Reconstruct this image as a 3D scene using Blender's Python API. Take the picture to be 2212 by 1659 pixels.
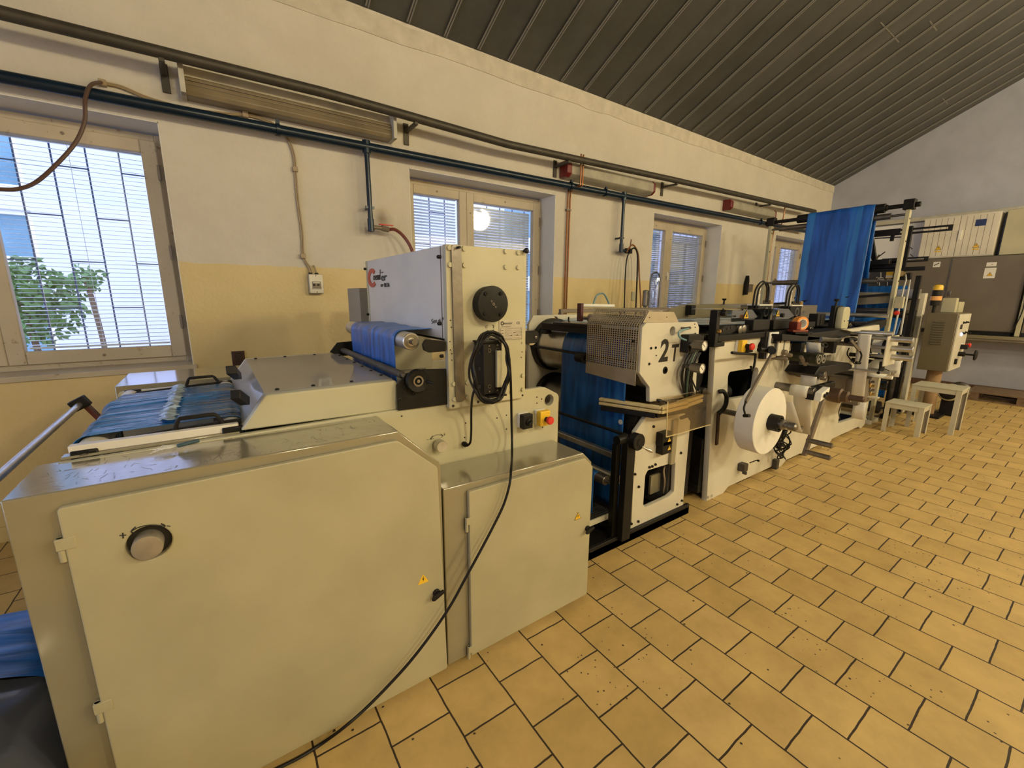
import bpy, math, random
from mathutils import Matrix, Vector
for o in list(bpy.data.objects): bpy.data.objects.remove(o, do_unlink=True)
random.seed(7)
SC = bpy.context.scene; COL = SC.collection; PI = math.pi
# ---------------- camera ----------------
F_PX, CX, CY, EYE = 917.0, 1106.0, 829.5, 1.55
def _n(v): return Vector(v).normalized()
_x = _n((2450-CX, 648-CY, F_PX)); _y = _n((454-CX, 636-CY, F_PX))
_y = (_y-_x*_x.dot(_y)).normalized(); _z = _x.cross(_y)
R = Matrix((_x, _y, _z))
cam = bpy.data.cameras.new('camera'); cam.sensor_width = 36; cam.lens = 36*F_PX/2212; cam.clip_start = .05
co = bpy.data.objects.new('camera', cam); COL.objects.link(co); SC.camera = co
right, down, fwd = R.col[0], R.col[1], R.col[2]
m = Matrix((right, -down, -fwd)).transposed().to_4x4(); m.translation = (0, 0, EYE); co.matrix_world = m
# measuring helpers: where the sight line of a photo point meets a real plane of the room
def ray(px, py): return R @ Vector((px-CX, py-CY, F_PX))
def AX(px, py, X): d = ray(px, py); return Vector((0, 0, EYE))+d*(X/d[0])
def AY(px, py, Y): d = ray(px, py); return Vector((0, 0, EYE))+d*(Y/d[1])
def AZ(px, py, Z): d = ray(px, py); return Vector((0, 0, EYE))+d*((Z-EYE)/d[2])
# ---------------- exposure, sky, lamps ----------------
SC.view_settings.view_transform = 'Standard'; SC.view_settings.look = 'None'
SC.view_settings.gamma = 1; SC.view_settings.use_curve_mapping = False
SC.view_settings.exposure = 0.15
W = bpy.data.worlds.new('sky'); SC.world = W; W.use_nodes = True
bgn = W.node_tree.nodes['Background']; bgn.inputs[0].default_value = (.66, .74, 1.0, 1); bgn.inputs[1].default_value = 4.2
LAMPS = [(.9, -2.9), (3.75, -2.9), (6.6, -2.9), (9.4, -2.9)]
LAMP_Z, LAMP_W = 3.7, 305
WARM = (1.0, .84, .52)
for k, (lx, ly) in enumerate(LAMPS):
    l = bpy.data.lights.new('lamp_light', 'POINT'); l.shadow_soft_size = .28; l.energy = LAMP_W; l.color = WARM
    o = bpy.data.objects.new('lamp_light', l); o.location = (lx, ly, LAMP_Z); COL.objects.link(o)
    LAMPS[k] = (lx, ly, o)

# ---------------- materials ----------------
def nt(name):
    m = bpy.data.materials.new(name); m.use_nodes = True
    return m, m.node_tree, m.node_tree.nodes['Principled BSDF']
def lin(c):
    return tuple(((v/255)/12.92 if v/255 <= .04045 else ((v/255+.055)/1.055)**2.4) for v in c)
def mat(name, c, rough=.5, metal=0., noise=0., scale=6., bump=0., bscale=60., spec=.5, c2=None, alpha=None, emit=None, coat=0):
    m, t, p = nt(name); L = t.links; N = t.nodes
    c = tuple(c)+(1,)
    p.inputs['Base Color'].default_value = c; p.inputs['Roughness'].default_value = rough
    p.inputs['Metallic'].default_value = metal; p.inputs['Specular IOR Level'].default_value = spec
    if coat: p.inputs['Coat Weight'].default_value = coat; p.inputs['Coat Roughness'].default_value = .12
    tc = N.new('ShaderNodeTexCoord')
    if noise or c2:
        n = N.new('ShaderNodeTexNoise'); n.inputs['Scale'].default_value = scale; n.inputs['Detail'].default_value = 6
        L.new(tc.outputs['Object'], n.inputs['Vector'])
        r = N.new('ShaderNodeValToRGB'); r.color_ramp.elements[0].position = .3; r.color_ramp.elements[1].position = .7
        a = tuple(v*(1-noise) for v in c[:3])+(1,)
        r.color_ramp.elements[0].color = (tuple(c2)+(1,)) if c2 else a
        r.color_ramp.elements[1].color = c
        L.new(n.outputs['Fac'], r.inputs[0]); L.new(r.outputs[0], p.inputs['Base Color'])
    if bump:
        n2 = N.new('ShaderNodeTexNoise'); n2.inputs['Scale'].default_value = bscale; n2.inputs['Detail'].default_value = 3
        L.new(tc.outputs['Object'], n2.inputs['Vector'])
        b = N.new('ShaderNodeBump'); b.inputs['Strength'].default_value = bump; b.inputs['Distance'].default_value = .01
        L.new(n2.outputs['Fac'], b.inputs['Height']); L.new(b.outputs[0], p.inputs['Normal'])
    if emit: p.inputs['Emission Color'].default_value = tuple(emit[0])+(1,); p.inputs['Emission Strength'].default_value = emit[1]
    return m
def worn(name, c, dirt, rough=.45, amt=.62, scale=14., bump=.03):
    """painted metal with chips and grime patches"""
    m, t, p = nt(name); L = t.links; N = t.nodes
    tc = N.new('ShaderNodeTexCoord')
    n = N.new('ShaderNodeTexNoise'); n.inputs['Scale'].default_value = scale; n.inputs['Detail'].default_value = 8; n.inputs['Roughness'].default_value = .75
    g = N.new('ShaderNodeTexNoise'); g.inputs['Scale'].default_value = 3.0; g.inputs['Detail'].default_value = 4
    L.new(tc.outputs['Object'], n.inputs['Vector']); L.new(tc.outputs['Object'], g.inputs['Vector'])
    r = N.new('ShaderNodeValToRGB'); r.color_ramp.elements[0].position = amt; r.color_ramp.elements[1].position = amt+.06
    r.color_ramp.elements[0].color = (0, 0, 0, 1); r.color_ramp.elements[1].color = (1, 1, 1, 1)
    L.new(n.outputs['Fac'], r.inputs[0])
    r2 = N.new('ShaderNodeValToRGB'); r2.color_ramp.elements[0].position = .35; r2.color_ramp.elements[1].position = .65
    r2.color_ramp.elements[0].color = tuple(v*.86 for v in c)+(1,); r2.color_ramp.elements[1].color = tuple(c)+(1,)
    L.new(g.outputs['Fac'], r2.inputs[0])
    mx = N.new('ShaderNodeMix'); mx.data_type = 'RGBA'
    L.new(r.outputs[0], mx.inputs[0]); L.new(r2.outputs[0], mx.inputs[6]); mx.inputs[7].default_value = tuple(dirt)+(1,)
    L.new(mx.outputs[2], p.inputs['Base Color']); p.inputs['Roughness'].default_value = rough
    b = N.new('ShaderNodeBump'); b.inputs['Strength'].default_value = bump; b.inputs['Distance'].default_value = .01
    L.new(n.outputs['Fac'], b.inputs['Height']); L.new(b.outputs[0], p.inputs['Normal'])
    return m
def glassy(name, tint, gloss=.12, rough=.03, tr=1.0):
    m = bpy.data.materials.new(name); m.use_nodes = True; t = m.node_tree; N = t.nodes; L = t.links; N.clear()
    o = N.new('ShaderNodeOutputMaterial'); a = N.new('ShaderNodeBsdfTransparent'); a.inputs[0].default_value = tuple(tint)+(1,)
    g = N.new('ShaderNodeBsdfGlossy'); g.inputs['Roughness'].default_value = rough; g.inputs[0].default_value = (1, 1, 1, 1)
    f = N.new('ShaderNodeFresnel'); f.inputs[0].default_value = 1.45
    ad = N.new('ShaderNodeMath'); ad.operation = 'MULTIPLY_ADD'; ad.inputs[1].default_value = .8*tr; ad.inputs[2].default_value = gloss
    mx = N.new('ShaderNodeMixShader'); L.new(f.outputs[0], ad.inputs[0]); L.new(ad.outputs[0], mx.inputs[0])
    L.new(a.outputs[0], mx.inputs[1]); L.new(g.outputs[0], mx.inputs[2]); L.new(mx.outputs[0], o.inputs[0])
    return m
def film(name, c, wr=.6, stretch=(1, 1, 1), scale=10, rough=.28, dist=.02, trans=.0):
    """plastic film: glossy, with long creases"""
    m, t, p = nt(name); L = t.links; N = t.nodes
    tc = N.new('ShaderNodeTexCoord'); mp = N.new('ShaderNodeMapping'); mp.inputs['Scale'].default_value = stretch
    L.new(tc.outputs['Object'], mp.inputs[0])
    n = N.new('ShaderNodeTexNoise'); n.inputs['Scale'].default_value = scale; n.inputs['Detail'].default_value = 3; n.inputs['Distortion'].default_value = .4
    L.new(mp.outputs[0], n.inputs['Vector'])
    r = N.new('ShaderNodeValToRGB'); r.color_ramp.elements[0].position = .38; r.color_ramp.elements[1].position = .68
    r.color_ramp.elements[0].color = tuple(v*.72 for v in c)+(1,); r.color_ramp.elements[1].color = tuple(min(1, v*1.5+.012) for v in c)+(1,)
    L.new(n.outputs['Fac'], r.inputs[0]); L.new(r.outputs[0], p.inputs['Base Color'])
    b = N.new('ShaderNodeBump'); b.inputs['Strength'].default_value = wr; b.inputs['Distance'].default_value = dist
    L.new(n.outputs['Fac'], b.inputs['Height']); L.new(b.outputs[0], p.inputs['Normal'])
    p.inputs['Roughness'].default_value = rough; p.inputs['Specular IOR Level'].default_value = .6
    if trans: p.inputs['Alpha'].default_value = 1-trans
    return m

M = {}
M['cream'] = worn('cream_paint', (.50, .47, .325), (.16, .11, .06), .42, .70, 40)
M['door'] = worn('cream_door_paint', (.41, .375, .245), (.25, .2, .12), .45, .76, 22)
M['tan'] = worn('tan_paint', (.265, .235, .155), (.12, .08, .04), .14, .70, 30)
for k_ in ('tan',):
    p_ = M[k_].node_tree.nodes['Principled BSDF']; p_.inputs['Specular IOR Level'].default_value = 1.0; p_.inputs['Coat Weight'].default_value = .8; p_.inputs['Coat Roughness'].default_value = .11
M['white'] = worn('white_panel_paint', (.72, .68, .60), (.3, .3, .28), .4, .80, 18)
M['frame'] = worn('white_frame_paint', (.60, .57, .48), (.14, .1, .06), .42, .68, 26)
M['black'] = mat('black_metal', (.010, .009, .008), .48, 0, .4, 20, .05, 90, spec=.25)
M['rubber'] = mat('black_rubber', (.008, .007, .007), .5, 0, spec=.3)
M['shine_black'] = mat('black_gloss', (.07, .075, .09), .18, 0, 0, 5, .25, 9, spec=1.0)
M['steel'] = mat('steel', (.66, .64, .60), .32, .85, .25, 12, .02, 120)
M['dsteel'] = mat('dull_steel', (.26, .24, .22), .38, .9, .35, 16, .05, 90)
M['brown_steel'] = mat('brown_grey_steel', (.23, .19, .15), .5, .4, .25, 9)
M['perf'] = mat('perforated_steel', (.50, .43, .32), .42, .35, .2, 8)
M['blue'] = film('blue_film', (.004, .10, .40), .35, (1, 6, 1.0), 3.2, .3, .02)
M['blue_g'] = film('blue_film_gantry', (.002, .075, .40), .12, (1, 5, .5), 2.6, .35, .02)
M['blue_w'] = film('blue_film_wrinkled', (.015, .13, .36), .9, (1.2, 16, 1), 3.0, .15, .03)
M['film_pale'] = film('pale_film', (.30, .42, .60), .5, (2, 10, 1), 3, .15, .02)
M['paper'] = mat('paper', (.70, .68, .63), .75, 0, .05, 14)
M['paper_face'] = None
M['label'] = mat('label_white', (.75, .74, .70), .6)
M['ink'] = mat('ink_black', (.012, .010, .008), .55)
M['red'] = mat('red_plastic', (.62, .035, .022), .35)
M['logo_red'] = mat('logo_red', (.55, .09, .05), .5)
M['yellow'] = mat('yellow_plastic', (.80, .50, .03), .4)
M['orange'] = mat('orange_tape', (.78, .30, .06), .35, 0, .15, 30)
M['silver'] = mat('data_plate', (.52, .50, .45), .35, .5, .1, 30)
M['knob'] = mat('turned_knob', (.42, .38, .32), .42, .6, .15, 40)
M['copper'] = mat('copper', (.34, .15, .07), .3, .9, .35, 18)
M['hose'] = mat('red_brown_hose', (.16, .035, .02), .45)
M['cableb'] = mat('beige_cable', (.34, .26, .16), .5)
M['pipe_blue'] = mat('dark_blue_pipe', (.006, .020, .042), .28, .2, .3, 12)
M['pipe_grey'] = mat('dark_grey_pipe', (.075, .065, .05), .5, .3, .35, 12)
M['wood'] = worn('cream_window_wood', (.50, .43, .32), (.26, .18, .12), .5, .60, 14, .15)
M['band'] = mat('rough_plaster_band', (.62, .57, .48), .9, 0, .2, 9, .5, 40)
M['plaster'] = mat('reveal_plaster', (.72, .70, .66), .85, 0, .08, 6, .25, 80)
M['blind'] = mat('blind_slat', (.72, .74, .78), .35, .1)
M['glass'] = glassy('window_glass', (.93, .96, .98), .02)
M['clear'] = glassy('clear_plastic', (.82, .83, .84), .10, .05)
M['clear_dirty'] = glassy('dirty_clear_plastic', (.86, .81, .72), .0, .2, .3)
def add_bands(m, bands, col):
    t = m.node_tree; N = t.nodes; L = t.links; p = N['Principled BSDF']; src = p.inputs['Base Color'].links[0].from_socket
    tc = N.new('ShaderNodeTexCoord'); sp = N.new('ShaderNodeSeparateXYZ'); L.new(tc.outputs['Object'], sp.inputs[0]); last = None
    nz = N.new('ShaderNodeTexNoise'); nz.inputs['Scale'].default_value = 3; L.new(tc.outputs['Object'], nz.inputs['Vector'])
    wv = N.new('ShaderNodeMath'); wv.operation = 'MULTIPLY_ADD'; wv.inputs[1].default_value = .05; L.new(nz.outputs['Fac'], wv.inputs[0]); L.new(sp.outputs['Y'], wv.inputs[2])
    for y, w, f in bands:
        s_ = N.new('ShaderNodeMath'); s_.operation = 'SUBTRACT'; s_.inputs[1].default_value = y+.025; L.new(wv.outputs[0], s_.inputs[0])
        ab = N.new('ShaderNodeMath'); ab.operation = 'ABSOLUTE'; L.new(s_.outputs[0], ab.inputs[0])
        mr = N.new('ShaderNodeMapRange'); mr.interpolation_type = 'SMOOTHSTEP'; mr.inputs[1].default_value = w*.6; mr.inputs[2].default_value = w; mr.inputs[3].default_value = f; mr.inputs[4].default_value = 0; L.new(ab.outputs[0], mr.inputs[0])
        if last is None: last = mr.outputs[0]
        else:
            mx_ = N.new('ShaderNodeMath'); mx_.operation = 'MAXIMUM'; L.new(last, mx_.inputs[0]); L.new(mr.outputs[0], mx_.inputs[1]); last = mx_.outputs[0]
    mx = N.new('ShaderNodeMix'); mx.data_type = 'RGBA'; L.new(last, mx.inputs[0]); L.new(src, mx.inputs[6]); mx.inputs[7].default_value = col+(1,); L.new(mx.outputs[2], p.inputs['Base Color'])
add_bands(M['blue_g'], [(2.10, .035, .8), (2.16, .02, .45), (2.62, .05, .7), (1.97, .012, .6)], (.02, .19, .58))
def hazy(m, f, c):
    t = m.node_tree; N = t.nodes; L = t.links; o = N['Material Output']; s_ = o.inputs[0].links[0].from_socket
    d = N.new('ShaderNodeBsdfDiffuse'); d.inputs[0].default_value = c+(1,); tr = N.new('ShaderNodeBsdfTranslucent'); tr.inputs[0].default_value = c+(1,)
    m1 = N.new('ShaderNodeMixShader'); m1.inputs[0].default_value = .3; L.new(d.outputs[0], m1.inputs[1]); L.new(tr.outputs[0], m1.inputs[2])
    m2 = N.new('ShaderNodeMixShader'); m2.inputs[0].default_value = f; L.new(s_, m2.inputs[1]); L.new(m1.outputs[0], m2.inputs[2]); L.new(m2.outputs[0], o.inputs[0])
M['hazy'] = glassy('scratched_clear_plastic', (.86, .86, .86), .06, .07); hazy(M['hazy'], .42, (.62, .60, .58))
M['scratch'] = mat('scratch_line', (.13, .11, .07), .6)
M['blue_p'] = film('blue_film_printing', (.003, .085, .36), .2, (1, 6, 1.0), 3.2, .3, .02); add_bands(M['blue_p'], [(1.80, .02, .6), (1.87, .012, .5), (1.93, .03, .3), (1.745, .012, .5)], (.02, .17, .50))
M['lampglass'] = mat('lamp_cover', (.40, .37, .29), .35, 0, .3, 9)
M['lampbody'] = mat('lamp_body', (.55, .52, .44), .45, 0, .3, 7)
M['grille'] = mat('grille_paint', (.09, .13, .24), .6)
M['facade'] = mat('facade_render', (.58, .59, .74), .9, 0, .05, 2)
M['facade_glass'] = mat('facade_window_glass', (.16, .30, .42), .1, 0, .3, 2)
M['leaf'] = mat('leaf', (.10, .22, .06), .55, 0, .4, 4)
M['bark'] = mat('bark', (.12, .08, .05), .9)
M['brown_panel'] = mat('brown_grey_cabinet', (.17, .145, .115), .5, .1, .12, 4)
M['card'] = mat('cardboard', (.30, .19, .10), .8, 0, .2, 9)
M['pallet'] = mat('pallet_wood', (.20, .13, .08), .85, 0, .35, 20, .2, 60)
M['stool'] = worn('stool_paint', (.50, .47, .37), (.2, .15, .08), .55, .62, 30)
M['ctl'] = mat('olive_tan_enclosure', (.15, .125, .07), .45, 0, .06, 5)
M['board'] = mat('black_board', (.035, .035, .04), .6)
M['green'] = mat('green_hose', (.05, .09, .06), .45)
M['ltblue'] = mat('light_blue_hose', (.12, .25, .32), .35)
M['brass'] = mat('brass', (.55, .38, .14), .3, .9)
M['plastic_y'] = worn('yellowed_plastic', (.62, .52, .28), (.30, .15, .03), .4, .6, 20)
M['orange_lens'] = mat('amber_lens', (.70, .36, .12), .3)
M['glow'] = glassy('lamp_globe', (.95, .93, .88), .03)
M['lit'] = mat('lit_button', (.6, .7, 1), .4, emit=((.45, .6, 1), 2.5))
M['soot'] = None

# ---------------- mesh building ----------------
class B:
    def __init__(s): s.v = []; s.f = []
    def add(s, vs, fs):
        n = len(s.v); s.v += [Vector(v) for v in vs]; s.f += [tuple(i+n for i in f) for f in fs]; return s
    def box(s, x0, x1, y0, y1, z0, z1):
        return s.add([(x0, y0, z0), (x1, y0, z0), (x1, y1, z0), (x0, y1, z0), (x0, y0, z1), (x1, y0, z1), (x1, y1, z1), (x0, y1, z1)],
                     [(0, 3, 2, 1), (4, 5, 6, 7), (0, 1, 5, 4), (1, 2, 6, 5), (2, 3, 7, 6), (3, 0, 4, 7)])
    def bar(s, p0, p1, w, h, up=(0, 0, 1)):
        p0, p1 = Vector(p0), Vector(p1); d = (p1-p0).normalized(); u = Vector(up)
        sd = d.cross(u)
        if sd.length < 1e-4: sd = d.cross(Vector((1, 0, 0)))
        sd.normalize(); u = sd.cross(d).normalized(); a, b = sd*w/2, u*h/2
        vs = [p+q for p in (p0, p1) for q in (-a-b, a-b, a+b, -a+b)]
        return s.add(vs, [(0, 3, 2, 1), (4, 5, 6, 7), (0, 1, 5, 4), (1, 2, 6, 5), (2, 3, 7, 6), (3, 0, 4, 7)])
    def cyl(s, p0, p1, r, r2=None, n=24, cap=True, ph=0.):
        p0, p1 = Vector(p0), Vector(p1); r2 = r if r2 is None else r2
        d = (p1-p0).normalized(); a = d.orthogonal().normalized()
        if abs(d.y) > .9: a = Vector((1, 0, 0))
        if abs(d.z) > .9: a = Vector((1, 0, 0))
        b = d.cross(a).normalized(); a = b.cross(d)
        vs = []
        for p, q in ((p0, r), (p1, r2)):
            for k in range(n):
                t = 2*PI*k/n+ph; vs.append(p+(a*math.cos(t)+b*math.sin(t))*q)
        fs = [(k, (k+1) % n, n+(k+1) % n, n+k) for k in range(n)]
        if cap: fs += [tuple(reversed(range(n))), tuple(range(n, 2*n))]
        return s.add(vs, fs)
    def ring(s, p0, p1, ro, ri, n=32):
        p0, p1 = Vector(p0), Vector(p1); d = (p1-p0).normalized(); a = d.orthogonal().normalized(); b = d.cross(a)
        vs = []
        for p, r in ((p0, ro), (p1, ro), (p1, ri), (p0, ri)):
            for k in range(n): t = 2*PI*k/n; vs.append(p+(a*math.cos(t)+b*math.sin(t))*r)
        fs = []
        for j in range(4):
            for k in range(n): fs.append((j*n+k, j*n+(k+1) % n, ((j+1) % 4)*n+(k+1) % n, ((j+1) % 4)*n+k))
        return s.add(vs, fs)
    def tube(s, pts, r, n=8, smooth=True, closed=False, seg=6):
        P = [Vector(p) for p in pts]
        if smooth and len(P) > 2:
            Q = []
            m_ = len(P); rng = range(m_) if closed else range(m_-1)
            for i in rng:
                if closed: a, b, c, d = P[(i-1) % m_], P[i], P[(i+1) % m_], P[(i+2) % m_]
                else: a, b, c, d = P[max(i-1, 0)], P[i], P[i+1], P[min(i+2, m_-1)]
                for k in range(seg):
                    t = k/seg; Q.append(.5*((2*b)+(c-a)*t+(2*a-5*b+4*c-d)*t*t+(3*b-a-3*c+d)*t**3))
            if not closed: Q.append(P[-1])
            P = Q
        m_ = len(P); vs = []; up = None
        for i in range(m_):
            if closed: d = P[(i+1) % m_]-P[i-1]
            else: d = P[min(i+1, m_-1)]-P[max(i-1, 0)]
            d.normalize()
            if up is None: up = d.orthogonal().normalized()
            else:
                up = up-d*up.dot(d); up = up.normalized() if up.length > 1e-5 else d.orthogonal().normalized()
            w = d.cross(up)
            for k in range(n): t = 2*PI*k/n; vs.append(P[i]+(up*math.cos(t)+w*math.sin(t))*r)
        fs = []
        for i in range(m_ if closed else m_-1):
            j = (i+1) % m_
            for k in range(n): fs.append((i*n+k, i*n+(k+1) % n, j*n+(k+1) % n, j*n+k))
        if not closed: fs += [tuple(reversed(range(n))), tuple(range((m_-1)*n, m_*n))]
        return s.add(vs, fs)
    def lathe(s, p, d, prof, n=32):
        """prof: (distance along d, radius)"""
        p, d = Vector(p), Vector(d).normalized(); a = d.orthogonal().normalized(); b = d.cross(a); vs = []; fs = []
        for h, r in prof:
            for k in range(n): t = 2*PI*k/n; vs.append(p+d*h+(a*math.cos(t)+b*math.sin(t))*max(r, 1e-4))
        for j in range(len(prof)-1):
            for k in range(n): fs.append((j*n+k, j*n+(k+1) % n, (j+1)*n+(k+1) % n, (j+1)*n+k))
        fs += [tuple(reversed(range(n))), tuple(range((len(prof)-1)*n, len(prof)*n))]
        return s.add(vs, fs)
    def prism(s, poly, ax, a, b):
        """poly: list of 2D points in the plane across axis ax; extruded from a to b"""
        def P(u, v, w): return {'x': (w, u, v), 'y': (u, w, v), 'z': (u, v, w)}[ax]
        n = len(poly); vs = [P(u, v, a) for u, v in poly]+[P(u, v, b) for u, v in poly]
        return s.add(vs, [tuple(range(n)), tuple(reversed(range(n, 2*n)))]+[(k, n+k, n+(k+1) % n, (k+1) % n) for k in range(n)])
    def grid(s, rows):
        nr, nc = len(rows), len(rows[0]); vs = [p for r in rows for p in r]
        return s.add(vs, [(i*nc+j, i*nc+j+1, (i+1)*nc+j+1, (i+1)*nc+j) for i in range(nr-1) for j in range(nc-1)])
    def out(s, name, m, parent=None, bev=0, thick=0, smooth=True, label=None, ang=38):
        me = bpy.data.meshes.new(name); me.from_pydata([tuple(v) for v in s.v], [], s.f); me.update()
        import bmesh
        bm = bmesh.new(); bm.from_mesh(me)
        if not thick: bmesh.ops.recalc_face_normals(bm, faces=bm.faces)
        bm.to_mesh(me); bm.free()
        return fin(name, me, m, parent, bev, thick, smooth, label, ang)
def fin(name, me, m, parent, bev=0, thick=0, smooth=True, label=None, ang=38):
    ms = m if isinstance(m, (list, tuple)) else [m]
    for k in ms: me.materials.append(M[k] if isinstance(k, str) else k)
    if smooth:
        me.polygons.foreach_set('use_smooth', [True]*len(me.polygons)); me.set_sharp_from_angle(angle=math.radians(ang))
    o = bpy.data.objects.new(name, me); COL.objects.link(o)
    if parent is not None: put(o, parent)
    if thick: d = o.modifiers.new('s', 'SOLIDIFY'); d.thickness = thick; d.offset = 0
    if bev:
        d = o.modifiers.new('b', 'BEVEL'); d.width = bev; d.segments = 2; d.limit_method = 'ANGLE'; d.angle_limit = math.radians(40); d.harden_normals = False
    if label: o['label'] = label
    return o
WM = {}
def put(o, parent):
    o.parent = parent; o.matrix_parent_inverse = Matrix.Translation(-Vector(WM.get(parent.name, (0, 0, 0))))
def thing(name, label, cat, loc=(0, 0, 0), group=None):
    o = bpy.data.objects.new(name, None); o.empty_display_size = .05; o.location = loc; COL.objects.link(o)
    WM[o.name] = tuple(loc); return tag(o, label, cat, group)
def tag(o, label, cat, group=None):
    o['label'] = label; o['category'] = cat
    if group: o['group'] = group
    return o
def struct(o): o['kind'] = 'structure'; return o
def clone(root, off, label=None):
    c = root.copy(); COL.objects.link(c); c.location = Vector(root.location)+Vector(off)
    WM[c.name] = tuple(c.location)
    def kids(a, b):
        for ch in list(a.children):
            k = ch.copy(); COL.objects.link(k); k.parent = b; k.matrix_parent_inverse = ch.matrix_parent_inverse.copy(); kids(ch, k)
    kids(root, c)
    if label: c['label'] = label
    return c
def circle(cx, cz, r, n=28): return [(cx+r*math.cos(2*PI*k/n), cz+r*math.sin(2*PI*k/n)) for k in range(n)]
AXM = {'y': Matrix(((1, 0, 0), (0, 0, -1), (0, 1, 0))),      # curve x->X, y->Z, z->-Y
       'x': Matrix(((0, 0, -1), (-1, 0, 0), (0, 1, 0))),     # curve x->-Y, y->Z, z->-X
       'z': Matrix(((1, 0, 0), (0, 1, 0), (0, 0, 1)))}
def plate(name, outer, holes, ax, a, b, m, parent=None, bev=.0015, label=None):
    """flat plate with real holes; a,b: its two faces along the axis"""
    cu = bpy.data.curves.new(name, 'CURVE'); cu.dimensions = '2D'; cu.fill_mode = 'BOTH'
    sg = -1 if ax == 'x' else 1
    for poly in [outer]+list(holes):
        sp = cu.splines.new('POLY'); sp.points.add(len(poly)-1); sp.use_cyclic_u = True
        for k, (u, v) in enumerate(poly): sp.points[k].co = (u*sg, v, 0, 1)
    cu.extrude = abs(b-a)/2-bev; cu.bevel_depth = bev; cu.bevel_resolution = 1; cu.offset = -bev
    o = bpy.data.objects.new(name, cu); me = bpy.data.meshes.new_from_object(o); bpy.data.objects.remove(o)
    mid = (a+b)/2
    T = AXM[ax].to_4x4(); T.translation = {'y': (0, mid, 0), 'x': (mid, 0, 0), 'z': (0, 0, mid)}[ax]
    me.transform(T); me.name = name; me.materials.clear()
    return fin(name, me, m, parent, label=label, ang=25)
def text(s, size, pos, ax, m, parent, name='lettering', ext=.0008, shear=0., sx=1., bold=0., align='CENTER', rot=0.):
    cu = bpy.data.curves.new(name, 'FONT'); cu.body = s; cu.size = size; cu.extrude = ext; cu.align_x = align; cu.align_y = 'CENTER'
    cu.shear = shear; cu.offset = bold; cu.resolution_u = 3
    o = bpy.data.objects.new(name, cu); me = bpy.data.meshes.new_from_object(o); bpy.data.objects.remove(o)
    me.transform(Matrix.Rotation(rot, 4, 'Z') @ Matrix.Diagonal((sx, 1, 1, 1))); T = AXM[ax].to_4x4(); T.translation = pos; me.transform(T); me.materials.clear()
    return fin(name, me, m, parent, smooth=False)
def PY(pts, Y): return [(AY(x, y, Y).x, AY(x, y, Y).z) for x, y in pts]
def rnd(poly, r=.01, n=4):
    """round the corners of a polygon"""
    out = []; N_ = len(poly)
    for i in range(N_):
        a, b, c = Vector(poly[i-1]), Vector(poly[i]), Vector(poly[(i+1) % N_])
        d1, d2 = (a-b), (c-b); rr = min(r, d1.length*.45, d2.length*.45); p, q = b+d1.normalized()*rr, b+d2.normalized()*rr
        for k in range(n+1): t = k/n; out.append(tuple(p*(1-t)**2+b*2*t*(1-t)+q*t*t))
    return out
def rect(x0, x1, z0, z1): return [(x0, z0), (x1, z0), (x1, z1), (x0, z1)]
def hexbolt(p, d, r, parent, m='cream', h=.008, name='bolt'):
    p, d = Vector(p), Vector(d).normalized()
    b = B().cyl(p, p+d*.0015, r*1.12, n=18).cyl(p+d*.0015, p+d*h, r, n=6); return b.out(name, m, parent)
def screw(p, d, r, parent, h=.006, m='rubber', name='screw'):
    p, d = Vector(p), Vector(d).normalized()
    return B().lathe(p, d, [(0, r), (h*.8, r), (h, r*.8), (h, r*.45), (h*.5, r*.4)], 14).out(name, m, parent)
def warn(c, s, ax, parent, glyph='bolt', border=True, face=-1):
    """yellow triangle sign, c = centre on the surface"""
    def P(u, v, w=0.): return (c[0]+u, c[1]+face*w, c[2]+v) if ax == 'y' else (c[0]+face*w, c[1]-u, c[2]+v)
    def pr(pts, a, b, nm, mt, par):
        n = len(pts); k = B().add([P(u, v, a) for u, v in pts]+[P(u, v, b) for u, v in pts], [tuple(range(n)), tuple(range(n, 2*n))]+[(i, (i+1) % n, n+(i+1) % n, n+i) for i in range(n)])
        return k.out(nm, mt, par, smooth=False)
    T = lambda q: [(-s*q/2, -s*.43*q), (s*q/2, -s*.43*q), (0, s*.43*q)]
    g = pr(T(1.0), 0, .0012, 'warning_sign', 'ink' if border else 'yellow', parent)
    if border: pr([(u, v-.01*s) for u, v in T(.84)], .0012, .0020, 'sign_face', 'yellow', g)
    z = .0022 if border else .0014
    if glyph == 'bolt': pr([(.02*s, .20*s), (-.09*s, -.06*s), (.0, -.04*s), (-.03*s, -.27*s), (.09*s, .03*s), (.0, .01*s), (.06*s, .20*s)], .001, z+.0006, 'sign_symbol', 'ink', g)
    else: pr([(-.16*s, -.25*s), (.18*s, -.25*s), (.10*s, .0*s), (.0, .14*s), (-.04*s, -.05*s)], .001, z+.0006, 'sign_symbol', 'ink', g)
    return g
def sheet(rows, name, m, parent=None, thick=.0015, label=None, **k): return B().grid(rows).out(name, m, parent, thick=thick, label=label, ang=80, **k)
# =============== SETTING ===============
YW, XW, XB, YB = 3.85, 10.6, -3.6, -4.2
WT = .42
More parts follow.
